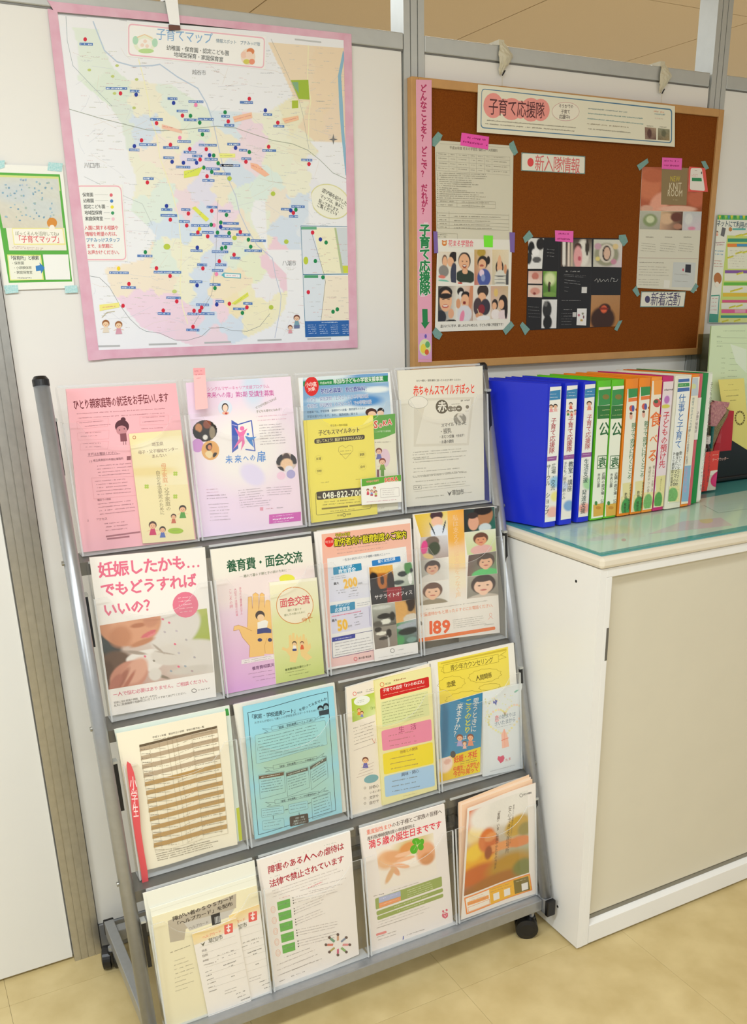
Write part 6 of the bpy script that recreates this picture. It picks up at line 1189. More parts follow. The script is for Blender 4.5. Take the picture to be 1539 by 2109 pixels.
DT = {'d8203c': [A(367, 312), A(647, 740), A(1138, 916), A(933, 976), A(814, 1112), A(1043, 1147), A(1196, 1180), A(1327, 1182), A(1278, 1265), A(1333, 1397), A(860, 1446), Bq(437, 783), Bq(270, 962), Bq(663, 972), Bq(590, 1163), Bq(410, 1282), Bq(910, 1300), Cq(1185, 307), Cq(1042, 356), Cq(1172, 402), Cq(1338, 488), Cq(1370, 286), Cq(932, 740), Cq(1040, 802), Cq(714, 865), Cq(1300, 742), Cq(1430, 685), Cq(1093, 1003), Cq(667, 1038), Cq(986, 1075), Cq(1230, 1077), Cq(1290, 1052), Cq(1276, 1078), Cq(1222, 1204), Cq(1510, 1022), Dq(366, 453), Dq(316, 633), Dq(418, 1050), Dq(786, 302), Dq(938, 458), Dq(904, 930), Cq(1260, 456)],
      '1c3aa0': [A(771, 750), A(1068, 816), A(757, 1158), A(1056, 1282), A(1146, 1290), A(1250, 1290), A(1353, 1230), Bq(564, 875), Bq(328, 1172), Cq(1012, 247), Cq(1256, 577), Cq(1254, 876), Cq(1410, 1028), Dq(766, 283), Dq(210, 413), Dq(1000, 512)],
      '0f8a4c': [A(1202, 918), A(1275, 972), A(1297, 1065), A(1386, 1232), A(1421, 1294), A(1307, 1328), A(1370, 1362), Bq(245, 890), Bq(437, 1205), Cq(844, 613), Cq(1487, 318), Cq(1366, 396), Cq(1442, 378), Cq(1416, 458), Cq(1508, 462), Cq(1480, 574), Cq(1450, 583), Cq(1396, 898), Dq(430, 514), Dq(448, 570), Dq(382, 1094), Dq(806, 277), Dq(1045, 537), Dq(960, 684), Dq(1020, 812), Dq(1100, 1085), Dq(1134, 1066)],
      'f48ab8': [A(1244, 832), A(1117, 1092), Cq(1408, 787), Cq(1388, 400)], 'f4d620': [Cq(1273, 430), Cq(632, 743)]}
for k, L in DT.items():
    for x, y in L: s.el(x, y, 3.7, 4.4, k, n=12)
s.lock = False
for pts_, cc, fl in (([A(975, 985), A(1000, 990), A(1135, 1035), A(1135, 1058), A(975, 1018)], 'f3c8b0', 'dc5a4a'), ([Bq(305, 925), Bq(455, 890), Bq(462, 935), Bq(320, 970)], 'f7c8a8', 'dc6a5a'), ([Bq(698, 940), Bq(825, 915), Bq(830, 950), Bq(720, 980)], 'f6c8a0', 'dc6a5a'), ([Bq(445, 1290), Bq(500, 1300), Bq(598, 1385), Bq(560, 1402), Bq(450, 1330)], 'f8c0a0', 'dc5a4a'), ([A(1150, 1355), A(1260, 1335), A(1300, 1320), A(1265, 1390), A(1150, 1412)], 'dfe85a', '8a9a3a'), ([Cq(1212, 262), Cq(1240, 250), Cq(1350, 350), Cq(1325, 372)], 'e3e85a', '8a9a3a'), ([Dq(295, 1020), Dq(425, 930), Dq(432, 960), Dq(325, 1030)], 'e3e85a', '9aa03a'), ([Bq(195, 1215), Bq(325, 1218), Bq(325, 1248), Bq(205, 1250)], 'eef08a', '9aa03a')):
    s.poly(pts_, cc)
    n_ = len(pts_); c0 = ((pts_[0][0]+pts_[-1][0])/2+2, (pts_[0][1]+pts_[-1][1])/2); c1 = ((pts_[n_//2][0]+pts_[n_//2-1][0])/2-2, (pts_[n_//2][1]+pts_[n_//2-1][1])/2); s.mic(*c0, *c1, fl, 2.2, rag=0)
s.poly([Dq(215, 795), Dq(235, 775), Dq(370, 783), Dq(370, 822), Dq(240, 815)], '5ab4c4'); s.poly([Dq(240, 782), Dq(362, 790), Dq(362, 815), Dq(242, 808)], 'f4f4f2'); s.mic(*Dq(255, 796), *Dq(345, 803), 'c07a8a', 2.4)
s.poly([Cq(480, 1030), Cq(635, 1012), Cq(640, 1050), Cq(482, 1080)], 'f3ec8a'); s.mic(*Cq(505, 1050), *Cq(620, 1040), 'd0705a', 2.2)
# inset maps
s.poly([Dq(845, 405), Dq(1228, 412), Dq(1250, 1270), Dq(882, 1290)], 'eef0f0'); s.poly([Dq(850, 435), Dq(940, 435), Dq(1020, 780), Dq(865, 785)], 'dfe6f0'); s.poly([Dq(940, 420), Dq(1110, 420), Dq(1165, 780), Dq(1020, 782)], 'f3f0d0'); s.poly([Dq(1110, 420), Dq(1228, 420), Dq(1238, 775), Dq(1165, 780)], 'd4dce0'); s.poly([Dq(1165, 720), Dq(1236, 720), Dq(1238, 778), Dq(1175, 780)], 'd0d840')
s.poly([Dq(868, 800), Dq(1040, 800), Dq(1005, 1155), Dq(878, 1155)], 'dfe8f0'); s.poly([Dq(1040, 800), Dq(1240, 800), Dq(1245, 1150), Dq(1005, 1155)], 'f4ead4'); s.el(*Dq(885, 680), 5, 8, 'c0d040'); s.poly([Dq(1110, 420), Dq(1125, 420), Dq(1185, 778), Dq(1165, 780)], 'b9c89a')
s.lock = True; s.n += 1
for k in range(70):
    a, b = Dq(890+rs_.rand()*330, 450+rs_.rand()*690); s.mic(a, b, a+3+rs_.rand()*10, b, ['9aa0a0', 'b09a8a', 'c87a7a'][k % 3], 1.3)
s.lock = False
s.ln([Dq(930, 460), Dq(1030, 790), Dq(1040, 850), Dq(1005, 1155)], .8, '6a7a7a'); s.bx(*Dq(848, 412), *[Dq(970, 434)[0], Dq(970, 434)[1]], '6ab08a'); s.bx(*Dq(872, 795), Dq(982, 0)[0], Dq(0, 818)[1], '4aa070')
s.frame([Dq(845, 405), Dq(1228, 412), Dq(1240, 785), Dq(862, 790)], 1, '2a7a9a'); s.frame([Dq(862, 792), Dq(1240, 788), Dq(1250, 1275), Dq(882, 1285)], 1, '2a7a9a')
s.poly([Dq(878, 1160), Dq(1246, 1152), Dq(1250, 1272), Dq(882, 1286)], '2464ae')
for k in range(4): s.mic(*Dq(900+k*90, 1192), *Dq(965+k*88, 1190), 'b8d0ee', 1.8, n=5, dx=.5, dy=4.2, fill=.8)
s.mic(*Dq(1010, 1170), *Dq(1140, 1168), 'c8dcf2', 2.4, fill=1)
for x, y in [(938, 458), (904, 930)]: s.el(*Dq(x, y), 3.7, 4.4, 'd8203c', n=12)
s.el(*Dq(1000, 512), 3.7, 4.4, '1c3aa0', n=12)
for x, y in ((1045, 537), (960, 684), (1020, 812), (1100, 1085), (1134, 1066)): s.el(*Dq(x, y), 3.7, 4.4, '0f8a4c', n=12)
# drawings on the map
s.kid(*Cq(530, 1180), 7, 'a0683a', 'f2cfa8', 'e8dcc8'); s.kid(*Cq(632, 1190), 7, 'a0683a', 'f2cfa8', 'd8a0b0'); s.ln([Cq(500, 1130), Cq(540, 1090), Cq(600, 1082)], 1.4, 'c8c0a0'); s.kid(*Dq(812, 1135), 6, '7a4a3a', 'f0c8a8', '7aa4b4', '6a7aa0'); s.kid(*Dq(760, 1210), 4.5, '7a4a3a', 'f0c8a8', 'e0a0a8')
mo = s.done('map_sheet', parent=mp)
# stuck-on captions
s = ws([(262, 46), (549, 75), (547, 143), (262, 116)], P1, YM-.0006, base='f6f7f4', thick=.0003)
s.rq([(264, 48), (546, 77), (544, 141), (264, 114)], 8, 'f8f8f4', 'f0bcc8', 2.2)
s.el(298, 90, 23, 19, 'eef2da'); s.el(298, 91, 15, 12, 'f8f6ee'); s.el(279, 83, 6, 9, 'b8e0c4'); s.el(319, 88, 6, 9, 'b8e0c4'); s.el(301, 105, 16, 5, 'bfe09a'); s.ln([(283, 77), (298, 71), (314, 79)], 1.5, 'f0d0a8')
for a, b in ((293, 93), (303, 95), (299, 85)): s.el(a, b, 4, 4, 'f4dccc', n=8)
s.t('子育てマップ', 322, 70, 438, 80, '8ab4dc', bold=4, hs=1.1); s.t('情報スポット　プチみっけ版', 445, 84, 536, 91, '6a8aa0', bold=2); s.t('幼稚園・保育園・認定こども園', 343, 98, 472, 110, '4a4e4a', bold=3); s.t('地域型保育・家庭保育室', 358, 112, 460, 123, '4a4e4a', bold=3)
s.el(511, 117, 15, 17, 'f4e0cc'); s.el(516, 106, 8, 7, 'e08a5a'); s.el(502, 113, 6, 7, 'f4cdb8'); s.el(513, 113, 7, 7, 'f8dcc8'); s.el(508, 127, 7, 5, 'd8d060'); s.el(519, 127, 6, 6, 'ee9a7a')
s.done('title_card', parent=mp)
s = ws([(152, 380), (252, 380), (263, 538), (165, 538)], P1, YM-.0006, base='f3f4ee', thick=.0003)
s.rq([(154, 382), (250, 382), (261, 536), (167, 536)], 10, 'f4f5ef', 'f0b4c0', 2)
for k, (t_, x1, cc) in enumerate((('保育園---------', 222, 'e06a74'), ('幼稚園--------', 223, '4a84c4'), ('認定こども園--', 224, 'f0e23a'), ('地域型保育---', 226, '3a9a62'), ('家庭保育室---', 227, 'f4c8d4'))):
    y = 401+k*12.3; x0 = 170+k*1.4; nn = t_.index('-'); s.t(t_[:nn], x0, y+.4, x0+nn*7.3, y, '3a3e38', bold=8, hs=1.1); s.ln([(x0+nn*7.3+3, y), (x1, y)], .35, '7a7e78'); s.el(229+k*1.0, y+.8, 3.4, 3.6, cc, n=12)
for k, (t_, cc) in enumerate((('入園に関する相談や', 'e0525a'), ('情報を希望の方は、', 'e0525a'), ('プチみっけスタッフ', '4a8ab8'), ('まで、お気軽に', 'e0525a'), ('お声かけください。', 'e0525a'))): s.t(t_, 174+k*1.6, 469.5+k*12.6, 174+k*1.6+(70 if len(t_) > 8 else 54), 469+k*12.6, cc, bold=6, hs=1.1)
s.done('legend_card', parent=mp)
s = ws([(638, 376), (724, 376), (724, 455), (648, 455)], P1, YM-.0006, base='f3f3e6', thick=.0003)
s.V = []; s.F = []; s.c = []
s.el(680, 415, 43, 34, 'dfdca0', rot=30, n=30); s.el(680, 415, 41, 32, 'f2f2e0', rot=30, n=30)
for k, (t_, x0, y0, x1, y1) in enumerate((('遊び場を紹介した', 664, 391, 715, 421), ('マップは、後ろに', 660, 403, 708, 428), ('貼ってあります。', 657, 413, 702, 437), ('ご覧ください♪', 653, 421, 698, 443))): s.t(t_, x0, y0, x1, y1, '3a3a34', bold=8, hs=1.15)
s.done('speech_bubble', parent=mp)
# pink tape round the map
tape([(97, 0), (110, 3), (724, 70), (722, 84), (400, 50), (112, 24)], P1, YM-.0004, M['pinktape'], parent=mp)
tape([(98, 18), (118, 22), (205, 735), (182, 742)], P1, YM-.0007, M['pinktape'], parent=mp)
tape([(708, 74), (724, 72), (737, 716), (720, 716)], P1, YM-.0007, M['pinktape'], parent=mp)
tape([(185, 722), (736, 700), (737, 716), (235, 738), (182, 743)], P1, YM-.0010, M['pinktape'], parent=mp)
g = G().add([at(*p, 1, y) for p, y in (((340, 0), -.010), ((366, 0), -.010), ((371, 52), -.0085), ((349, 50), -.0085), ((340, 0), -.0095), ((366, 0), -.0095), ((371, 52), -.008), ((349, 50), -.008))], [(0, 1, 2, 3), (7, 6, 5, 4), (0, 4, 5, 1), (1, 5, 6, 2), (2, 6, 7, 3), (3, 7, 4, 0)])
st_ = g.obj('hanging_strap', M['strap']); tag(st_, 'white strap hooked over the partition top above the map title', 'strap')
p_ = [at(a, b, 1, -.0095) for a, b in ((348, 51), (371, 53), (372, 61), (349, 62))]
G().add(p_+[(p[0], p[1]+.003, p[2]) for p in p_], [(0, 1, 2, 3), (7, 6, 5, 4), (0, 4, 5, 1), (1, 5, 6, 2), (2, 6, 7, 3), (3, 7, 4, 0)]).obj('strap_end', M['brown'], st_)
a_ = at(340, 0, 1, -.010); b_ = at(366, 0, 1, -.010)
G().hexa([(a_[0], -.010, a_[2]), (b_[0], -.010, a_[2]), (b_[0], -.0095, a_[2]), (a_[0], -.0095, a_[2]), (a_[0], -.010, a_[2]+.006), (b_[0], -.010, a_[2]+.006), (b_[0], .05, a_[2]+.006), (a_[0], .05, a_[2]+.006)]).obj('strap_top', M['strap'], st_)

# ---------------------------------------------------------------- left notice
c = (0, 320, 6.59)
YN = -.0036
s = ws([(-155, 115), (850, 152), (1010, 1800), (55, 1832)], c, YN, base='f3f3ea', thick=.0004)
s.poly([(-120, 228), (812, 258), (980, 1712), (120, 1730)], '5cb044'); s.poly([(-100, 262), (795, 290), (820, 480), (-60, 480)], 'd8e08a')
s.ph([(-95, 290), (790, 318), (860, 985), (40, 985)], ['d6d8cc', 'd4d8d0', 'd8d6c4', 'd9d2c0'], [(.3, .3, .3, .2, 'cdd4d4', .8), (.7, .6, .3, .2, 'd0d6d2', .8)], 16, 16, .03)
for k in range(60):
    x, y = rs_.rand()*720+20, rs_.rand()*560+340; s.el(x, y, 8+rs_.rand()*10, 8+rs_.rand()*8, ['8ab0c4', '7aa0b8', '9abccc', 'a8bcb0'][k % 4], n=7)
s.mic(270, 330, 340, 335, '6a9ac0', 5, fill=1); s.mic(230, 400, 380, 400, '9ab4d4', 4)
s.poly([(80, 985), (875, 985), (905, 1290), (125, 1290)], 'f0ecdc'); s.poly([(160, 985), (860, 985), (895, 1215), (185, 1215)], 'eee79a'); s.poly([(172, 1000), (845, 1000), (875, 1195), (198, 1200)], 'f6f3e4')
s.el(705, 915, 68, 68, 'd9903a'); s.el(690, 880, 34, 34, 'd9903a'); s.el(705, 985, 38, 42, 'f6f0e2'); s.t('ぼっくるんを活用してね♪', 205, 1060, 830, 1068, '8a8a72', bold=2, hs=1.1); s.t('「子育てマップ」', 205, 1138, 850, 1140, 'e0525a', bold=6, hs=1.2); s.mic(165, 1235, 590, 1262, 'c0a098', 2, n=2, dy=20)
s.poly([(95, 1345), (555, 1350), (595, 1690), (135, 1700)], 'e3ec8a'); s.poly([(110, 1360), (540, 1365), (575, 1680), (145, 1685)], 'f1f2e0'); s.poly([(580, 1345), (925, 1345), (955, 1685), (620, 1688)], 'f3f4ee')
s.t('「保育所」と検索', 118, 1395, 528, 1392, '3a3e34', bold=10, hs=1.15); s.t('・保育園', 150, 1465, 325, 1462, '5a5e50', bold=2); s.t('・小規模保育', 175, 1528, 430, 1525, '5a5e50', bold=2); s.t('・家庭保育室', 180, 1590, 440, 1588, '5a5e50', bold=2); s.mic(235, 1665, 480, 1662, '6a6e60', 2.6)
s.poly([(482, 1500), (540, 1490), (535, 1455), (605, 1525), (560, 1605), (552, 1565), (490, 1572)], '3a84c4')
s.done('notice', 'green-framed notice taped at the far left of the partition', 'notice')
for k, (q, l) in enumerate((([(-40, 75), (65, 65), (62, 165), (-20, 190)], 'upper left'), ([(658, 92), (852, 110), (840, 222), (645, 205)], 'upper right'), ([(50, 1768), (240, 1755), (252, 1862), (75, 1880)], 'lower left'), ([(878, 1772), (1045, 1762), (1058, 1862), (885, 1872)], 'lower right'))):
    tape(q, c, YN-.0006, M['dots'], label='turquoise patterned tape at the %s corner of the left notice' % l, group='tape on the left notice')

# ================================================================ cork board
bd = empty('cork_board', (.99, -.012, 1.3), 'brown cork board in a light wood frame hung on the partition', 'board')
bx0, bx1, bz0, bz1 = .5343, 1.4460, 1.3055, 1.8995; fw = .0175
dz = (-.0085, .0035)                                                    # slight tilt seen in the photo: bottom edge drops to the right
G().box((bx0+.008, -.018, bz0+.008), (bx1-.008, -.0045, bz1-.008)).obj('cork_panel', M['cork'], bd)
for a, b in (((bx0, -.0235, bz0), (bx0+fw, -.004, bz1)), ((bx1-fw, -.0235, bz0), (bx1, -.004, bz1)), ((bx0+fw, -.0235, bz1-fw), (bx1-fw, -.004, bz1)), ((bx0+fw, -.0235, bz0), (bx1-fw, -.004, bz0+fw))):
    G().box(a, b, bev=.0015).obj('frame_rail', M['oak'], bd)
YB = -.0186; B1, B2, B3, B4, B7 = (800, 0, 2.0825), (840, 260, 5.919), (840, 460, 5.919), (1060, 300, 3.2129), (990, 170, 3.7537)
c = B1
s = ws([(119, 341), (186, 343), (187, 1553), (128, 1553)], c, -.0245, base='e7a5bb', thick=.0006)
s.v('どんなことを？', 150, 362, 154, 610, 'b3205a', bold=34); s.v('どこで？', 153, 628, 154, 762, 'b3205a', bold=34); s.v('だれが？', 154, 790, 156, 922, 'b3205a', bold=34)
s.v('『', 158, 936, 158, 966, 'f4e6ec', bold=10); s.v('子育て応援隊', 156, 962, 157, 1268, '1f8246', bold=34, out='e6f0e0', ow=36, ws=1.1); s.v('』', 150, 1262, 150, 1290, 'f4e6ec', bold=10)
s.poly([(145, 1325), (168, 1325), (169, 1382), (178, 1380), (157, 1410), (140, 1384), (147, 1383)], '1f8246'); s.poly([(131, 1430), (186, 1430), (186, 1540), (129, 1540)], 'e0a6d0'); s.el(157, 1490, 25, 36, 'dfe6a8'); s.el(150, 1495, 12, 20, 'f0d84a'); s.el(168, 1478, 10, 14, '6ab06a'); s.el(165, 1510, 9, 12, 'e2643a'); s.el(160, 1442, 5, 9, '6a5ab0')
s.done('banner', 'narrow pink vertical banner with green and magenta lettering on the board', 'banner')
s = ws([(385, 362), (1230, 455), (1229, 630), (380, 567)], c, -.0250, base='e8e4cc', thick=.0006)
s.crop = B7
s.rq([(8, 45), (1482, 205), (1480, 470), (0, 352)], 9, '4a7a9a'); s.rq([(12, 52), (1474, 214), (1472, 462), (6, 345)], 8, 'e9e5ce')
for x, y, rx, ry in ((98, 178, 76, 98), (240, 205, 82, 86), (390, 210, 82, 92), (465, 212, 70, 86), (180, 185, 50, 60), (310, 210, 50, 70)): s.el(x, y, rx, ry, 'ee9a90')
s.t('子育て応援隊', 62, 185, 495, 222, '5a2a2c', bold=4, hs=1.3); s.ring(658, 224, 105, 72, .8, 'c88a8a', 'efe9d6'); s.poly([(545, 235), (560, 265), (538, 272)], 'efe9d6'); s.t('そうかでの', 605, 182, 718, 186, '4a3a34', bold=8); s.t('子育て', 622, 224, 692, 228, '4a3a34', bold=8); s.t('応援中♪', 608, 264, 706, 268, '4a3a34', bold=8)
s.mic(50, 292, 745, 350, '5a5040', 2.8, n=2, dx=-14, dy=26, fill=.95, rag=.02); s.mic(832, 200, 1160, 232, '5a7a80', 3, n=1, fill=.95); s.mic(832, 238, 1270, 280, '3a8088', 3, fill=.95); s.mic(828, 278, 1262, 322, '3a8088', 3, fill=.95); s.mic(824, 318, 1185, 350, '8a7a5a', 3, fill=.9); s.mic(824, 356, 1178, 390, '6a6250', 3, fill=.9)
s.ph([(1270, 345), (1358, 352), (1358, 442), (1272, 438)], ['8a6a5a', 'b09a80', '6a4a40', '9a8070'], [(.4, .5, .2, .4, '5a3a34', .3)], 8, 8, .15); s.ph([(1372, 352), (1462, 362), (1462, 450), (1370, 442)], ['9a9a80', '8a8a70', 'a08a60', '7a6a50'], [(.5, .4, .2, .3, '6a6a50', .3)], 8, 8, .15); s.mic(1285, 335, 1345, 338, '6a6250', 2.6); s.mic(1385, 342, 1440, 346, '6a6250', 2.6); s.mic(1340, 222, 1430, 232, 'd89a7a', 4); s.mic(1345, 242, 1430, 250, '7aa0a8', 4); s.mic(1348, 275, 1420, 282, 'd0b8a8', 2.6)
s.done('banner', 'cream header banner with pink cloud lettering, top of the cork board', 'banner')
# timetable sheet and photo flyer
c = B2
s = ws([(332, 170), (1290, 238), (1272, 1420), (352, 1420)], c, YB-.0004, base='d6d2bd', thick=.0004)
s.ln([(395, 212), (1250, 265)], .4, '8a8472'); s.t('平成30年度 花まる学習会 個別コース授業料', 510, 262, 1095, 298, '6a6456', bold=4)
for y0, y1, xs, rw in ((318, 540, (350, 500, 598, 745, 835, 930, 1025, 1245), (0, 42, 105, 165, 222)),):
    for r in rw: s.ln([(xs[0], y0+r), (xs[-1], y0+r+58*(r < 400))], .35, '8a8472')
    for x in xs: s.ln([(x, y0+(x-350)*.06), (x+3, y0+222+(x-350)*.045)], .35, '8a8472')
    for i, x in enumerate(xs[:-1]):
        for r in (18, 70, 130, 190): s.mic(x+22, y0+r+(x-350)*.06, xs[i+1]-18, y0+r+(xs[i+1]-350)*.06, '7a7464', 1.9)
for k in range(13): s.mic(355, 568+k*25, 368, 569+k*25, '6a6456', 2); s.mic(385, 572+k*25, 600+rs_.rand()*430, 590+k*25, '7a7464', 1.9, rag=.1)
for y, h_, x1, xs in ((892, 82, 1068, (350, 598, 745, 905, 1068)), (1030, 210, 1230, (355, 502, 1230))):
    for r in (0, .4, 1) if h_ < 100 else (0.12, .38, .62, .82, 1): s.ln([(xs[0], y+h_*r), (x1, y+h_*r+30)], .35, '8a8472')
    for x in xs: s.ln([(x, y+(x-350)*.04), (x+2, y+h_+(x-350)*.035)], .35, '8a8472')
    for r in (.2, .75) if h_ < 100 else (.25, .5, .72, .92): s.mic(xs[0]+25, y+h_*r+3, xs[1]-25, y+h_*r+8, '7a7464', 2); s.mic(xs[1]+60, y+h_*r+15, x1-60, y+h_*r+28, '7a7464', 2, rag=.3)
s.frame([(360, 1300), (605, 1312), (605, 1375), (360, 1365)], .35, '8a8472'); s.mic(365, 1320, 480, 1326, '7a7464', 2, n=2, dy=24)
s.done('notice', 'grey printed fee table pinned on the left side of the cork board', 'notice', m='matte')
c = B3
s = ws([(362, 183), (1272, 200), (1246, 1293), (332, 1322)], c, YB-.0012, base='e9e6da', thick=.0004)
s.el(447, 245, 30, 32, 'd8823a'); s.el(447, 240, 16, 14, 'f0d8b0'); s.el(425, 215, 10, 10, 'd8823a', n=8); s.el(470, 215, 10, 10, 'd8823a', n=8); s.t('花まる学習会', 495, 243, 800, 248, 'e4566a', bold=8, hs=1.2); s.ln([(495, 288), (790, 292)], .3, 'c0a0a0')
def pic(q, bg, sh, n=28): s.ph(q, bg, sh, n, n, .03)
S1, S2, HR = 'e8b48c', 'd89a70', '241c1a'
pic([(375, 345), (592, 348), (590, 725), (372, 700)], ['e6dcc8', 'dccfb8', 'e8e0cc', 'd8dcd8'], [(.35, .3, .15, .2, '6a4a38', .15), (.36, .34, .13, .18, S1, .15), (.3, .65, .28, .2, '8a8680', .15), (.85, .16, .24, .17, HR, .12), (.68, .33, .18, .16, S1, .12), (.88, .75, .2, .4, '3a3e50', .15), (.2, .85, .2, .06, 'dc7a6a', .3), (.3, 1, .3, .06, '7ac0a8', .3)])
pic([(598, 352), (806, 355), (808, 752), (595, 735)], ['e6e0d0', 'e8e2d4', 'e8e4d8', 'e6d8c8'], [(.45, .26, .36, .27, '2e2622', .1), (.43, .30, .31, .25, S1, .1), (.45, .43, .12, .055, '8a2a24', .12), (.45, .415, .09, .02, 'f2ece0', .2), (.48, .6, .2, .12, S2, .15), (.5, .76, .58, .22, '2c3a2c', .1), (.48, .60, .16, .08, S1, .12), (.55, 1, .6, .06, 'f0eee6', .2), (.2, .98, .14, .03, 'c84a3a', .2), (.33, .28, .05, .015, '5a3a30', .3), (.58, .28, .05, .015, '5a3a30', .3)], 30)
pic([(812, 320), (1025, 320), (1025, 748), (812, 752)], ['c8a860', 'e8dccc', 'e0d0b8', 'c06a60'], [(.4, .08, .25, .12, 'b89a3a', .3), (.48, .36, .3, .19, '2a221e', .1), (.45, .42, .22, .15, S1, .1), (.42, .45, .12, .03, 'b05a48', .2), (.8, .3, .1, .12, '2a221e', .2), (.55, .8, .38, .26, '4a5aa0', .12), (.42, .66, .14, .1, 'e8d0e0', .2), (.5, .8, .12, .1, '8a9ac8', .3)])
pic([(1030, 320), (1232, 322), (1228, 748), (1028, 748)], ['e4cfa4', 'e8dcc0', 'dccfb4', 'c8c0a8'], [(.45, .5, .24, .2, '30241e', .12), (.45, .52, .16, .14, S1, .12), (.4, .35, .08, .2, S1, .2, 15), (.5, .35, .07, .2, S1, .2, -15), (.5, .85, .36, .28, 'dcdacc', .12), (.5, .75, .36, .02, '6a6a68', .3), (.5, .85, .36, .02, '9a9a94', .3), (.5, .95, .36, .02, '9a9a94', .3), (.8, .55, .09, .14, S2, .15), (.95, .85, .12, .3, '4a4a4c', .2)])
pic([(372, 765), (592, 762), (588, 1192), (368, 1198)], ['3a3630', 'd8d0c0', 'e8e4d8', '2e2e30'], [(.4, .18, .38, .17, HR, .1), (.42, .42, .34, .3, S1, .1), (.4, .28, .36, .08, HR, .2), (.4, .57, .18, .05, 'c05a50', .15), (.4, .555, .14, .02, 'f2e8dc', .15), (.28, .37, .07, .015, '4a3028', .3), (.58, .37, .07, .015, '4a3028', .3), (.15, .88, .3, .2, '2a2c34', .12), (.72, .78, .16, .14, 'e0a884', .12), (.75, 1, .3, .05, '22221f', .15)], 30)
pic([(592, 762), (800, 762), (795, 1188), (590, 1192)], ['dcdccc', 'd8a890', 'b8a090', 'e4e4e0'], [(.25, .16, .2, .12, HR, .12), (.3, .26, .16, .1, 'e6e2dc', .2), (.55, .28, .26, .13, HR, .1), (.52, .42, .24, .18, S1, .1), (.48, .48, .09, .05, '8a2a24', .15), (.85, .35, .11, .45, 'cf8a64', .12, 8), (.5, .8, .42, .25, 'd8d8dc', .15), (.35, .88, .12, .2, 'e88aa8', .15, 30), (.12, .5, .14, .14, S2, .2)])
pic([(805, 762), (1008, 758), (1003, 1175), (800, 1185)], ['e6e0d4', 'd8d4cc', 'e4ddd4', 'dcd0c4'], [(.55, .16, .34, .2, '3a2e28', .1), (.5, .34, .24, .14, S1, .1), (.25, .6, .26, .26, '4a3a40', .12), (.7, .62, .3, .24, '3a3440', .12), (.48, .68, .2, .14, '8a2a34', .15), (.35, .86, .22, .08, S2, .15), (.6, .95, .4, .08, 'e8e8e8', .2), (.3, .75, .015, .12, 'e8d8b0', .2, -40)])
pic([(1012, 765), (1225, 765), (1218, 1168), (1008, 1165)], ['d0a890', 'c8b088', 'e0d0b8', 'dccab8'], [(.72, .5, .26, .24, HR, .1), (.62, .55, .16, .14, S1, .1), (.25, .56, .18, .17, '2e241f', .1), (.22, .6, .13, .11, S1, .1), (.3, .86, .26, .16, 'ece4e0', .15), (.75, .88, .3, .16, 'e6d4d4', .15), (.9, .7, .09, .3, HR, .15), (.3, .2, .12, .12, 'e0c070', .4)])
s.t('遊ぶように学び、楽しみながら考える。子どもが輝く学習室です！', 398, 1255, 1180, 1232, '4a443a', bold=8, hs=1.15)
s.done('flyer', 'flyer with eight photos of laughing children on the cork board', 'flyer')
s = ws([(925, 145), (1040, 150), (1038, 293), (930, 288)], c, YB-.0016, base='7cec3c', thick=.0002); s.done('sticky_note', 'bright green sticky note above the laughing children photos', 'note', m='matte')
s = ws([(658, 78), (992, 128), (980, 285), (640, 232)], B2, YB-.0012, base='f05ab4', thick=.0003); s.mic(690, 130, 950, 168, '8a1a5a', 5, fill=.9); s.mic(675, 185, 970, 232, '8a1a5a', 5, fill=.95); s.done('sticky_note', 'magenta sticky note with handwriting on the fee table', 'note', m='matte')
for q, m_, l in (([(300, 150), (370, 65), (425, 110), (400, 170), (330, 250), (300, 240)], 'teal', 'upper left'), ([(1235, 215), (1290, 175), (1345, 320), (1300, 360), (1245, 270)], 'teal', 'upper right')):
    tape(q, B2, YB-.0009, M[m_], label='teal tape at the %s corner of the fee table' % l, group='tape on the fee table')
for q, m_, l in (([(312, 98), (362, 100), (372, 362), (322, 365)], 'purple', 'purple tape at the upper left of the children photo flyer'), ([(1242, 108), (1308, 112), (1302, 355), (1250, 350)], 'purple', 'purple tape at the upper right of the children photo flyer'),
                 ([(298, 1330), (340, 1265), (425, 1350), (385, 1420), (330, 1390)], 'teal', 'teal tape at the lower left of the children photo flyer'), ([(1160, 1300), (1260, 1190), (1300, 1245), (1195, 1362)], 'teal', 'teal tape at the lower right of the children photo flyer')):
    tape(q, B3, YB-.0018, M[m_], label=l, group='tape on the children photo flyer')
c = B4
def tagcard(q, dot, t_, tc, a, b, label):
    s = ws(q, c, YB-.0009, base='7a9a90', thick=.0008)
    s.rq(q, 5, 'e6e4d4', '6b928a', 1.6); s.el(*dot, tc if tc != 'd86a6a' else 'e04a4a'); s.t(t_, *a, *b, tc, bold=4, hs=1.3); s.done('tag_card', label, 'card')
tagcard([(47, 45), (468, 70), (466, 188), (45, 166)], (106, 110, 21, 29), '新入隊情報', 'd86a6a', (136, 115), (432, 138), 'cream card with a red dot and red lettering on the cork board')
tagcard([(840, 965), (1134, 965), (1122, 1068), (832, 1068)], (880, 1017, 17, 24), '新着活動', '4a4468', (903, 1017), (1098, 1018), 'cream card with a dark dot below the knitting flyer')
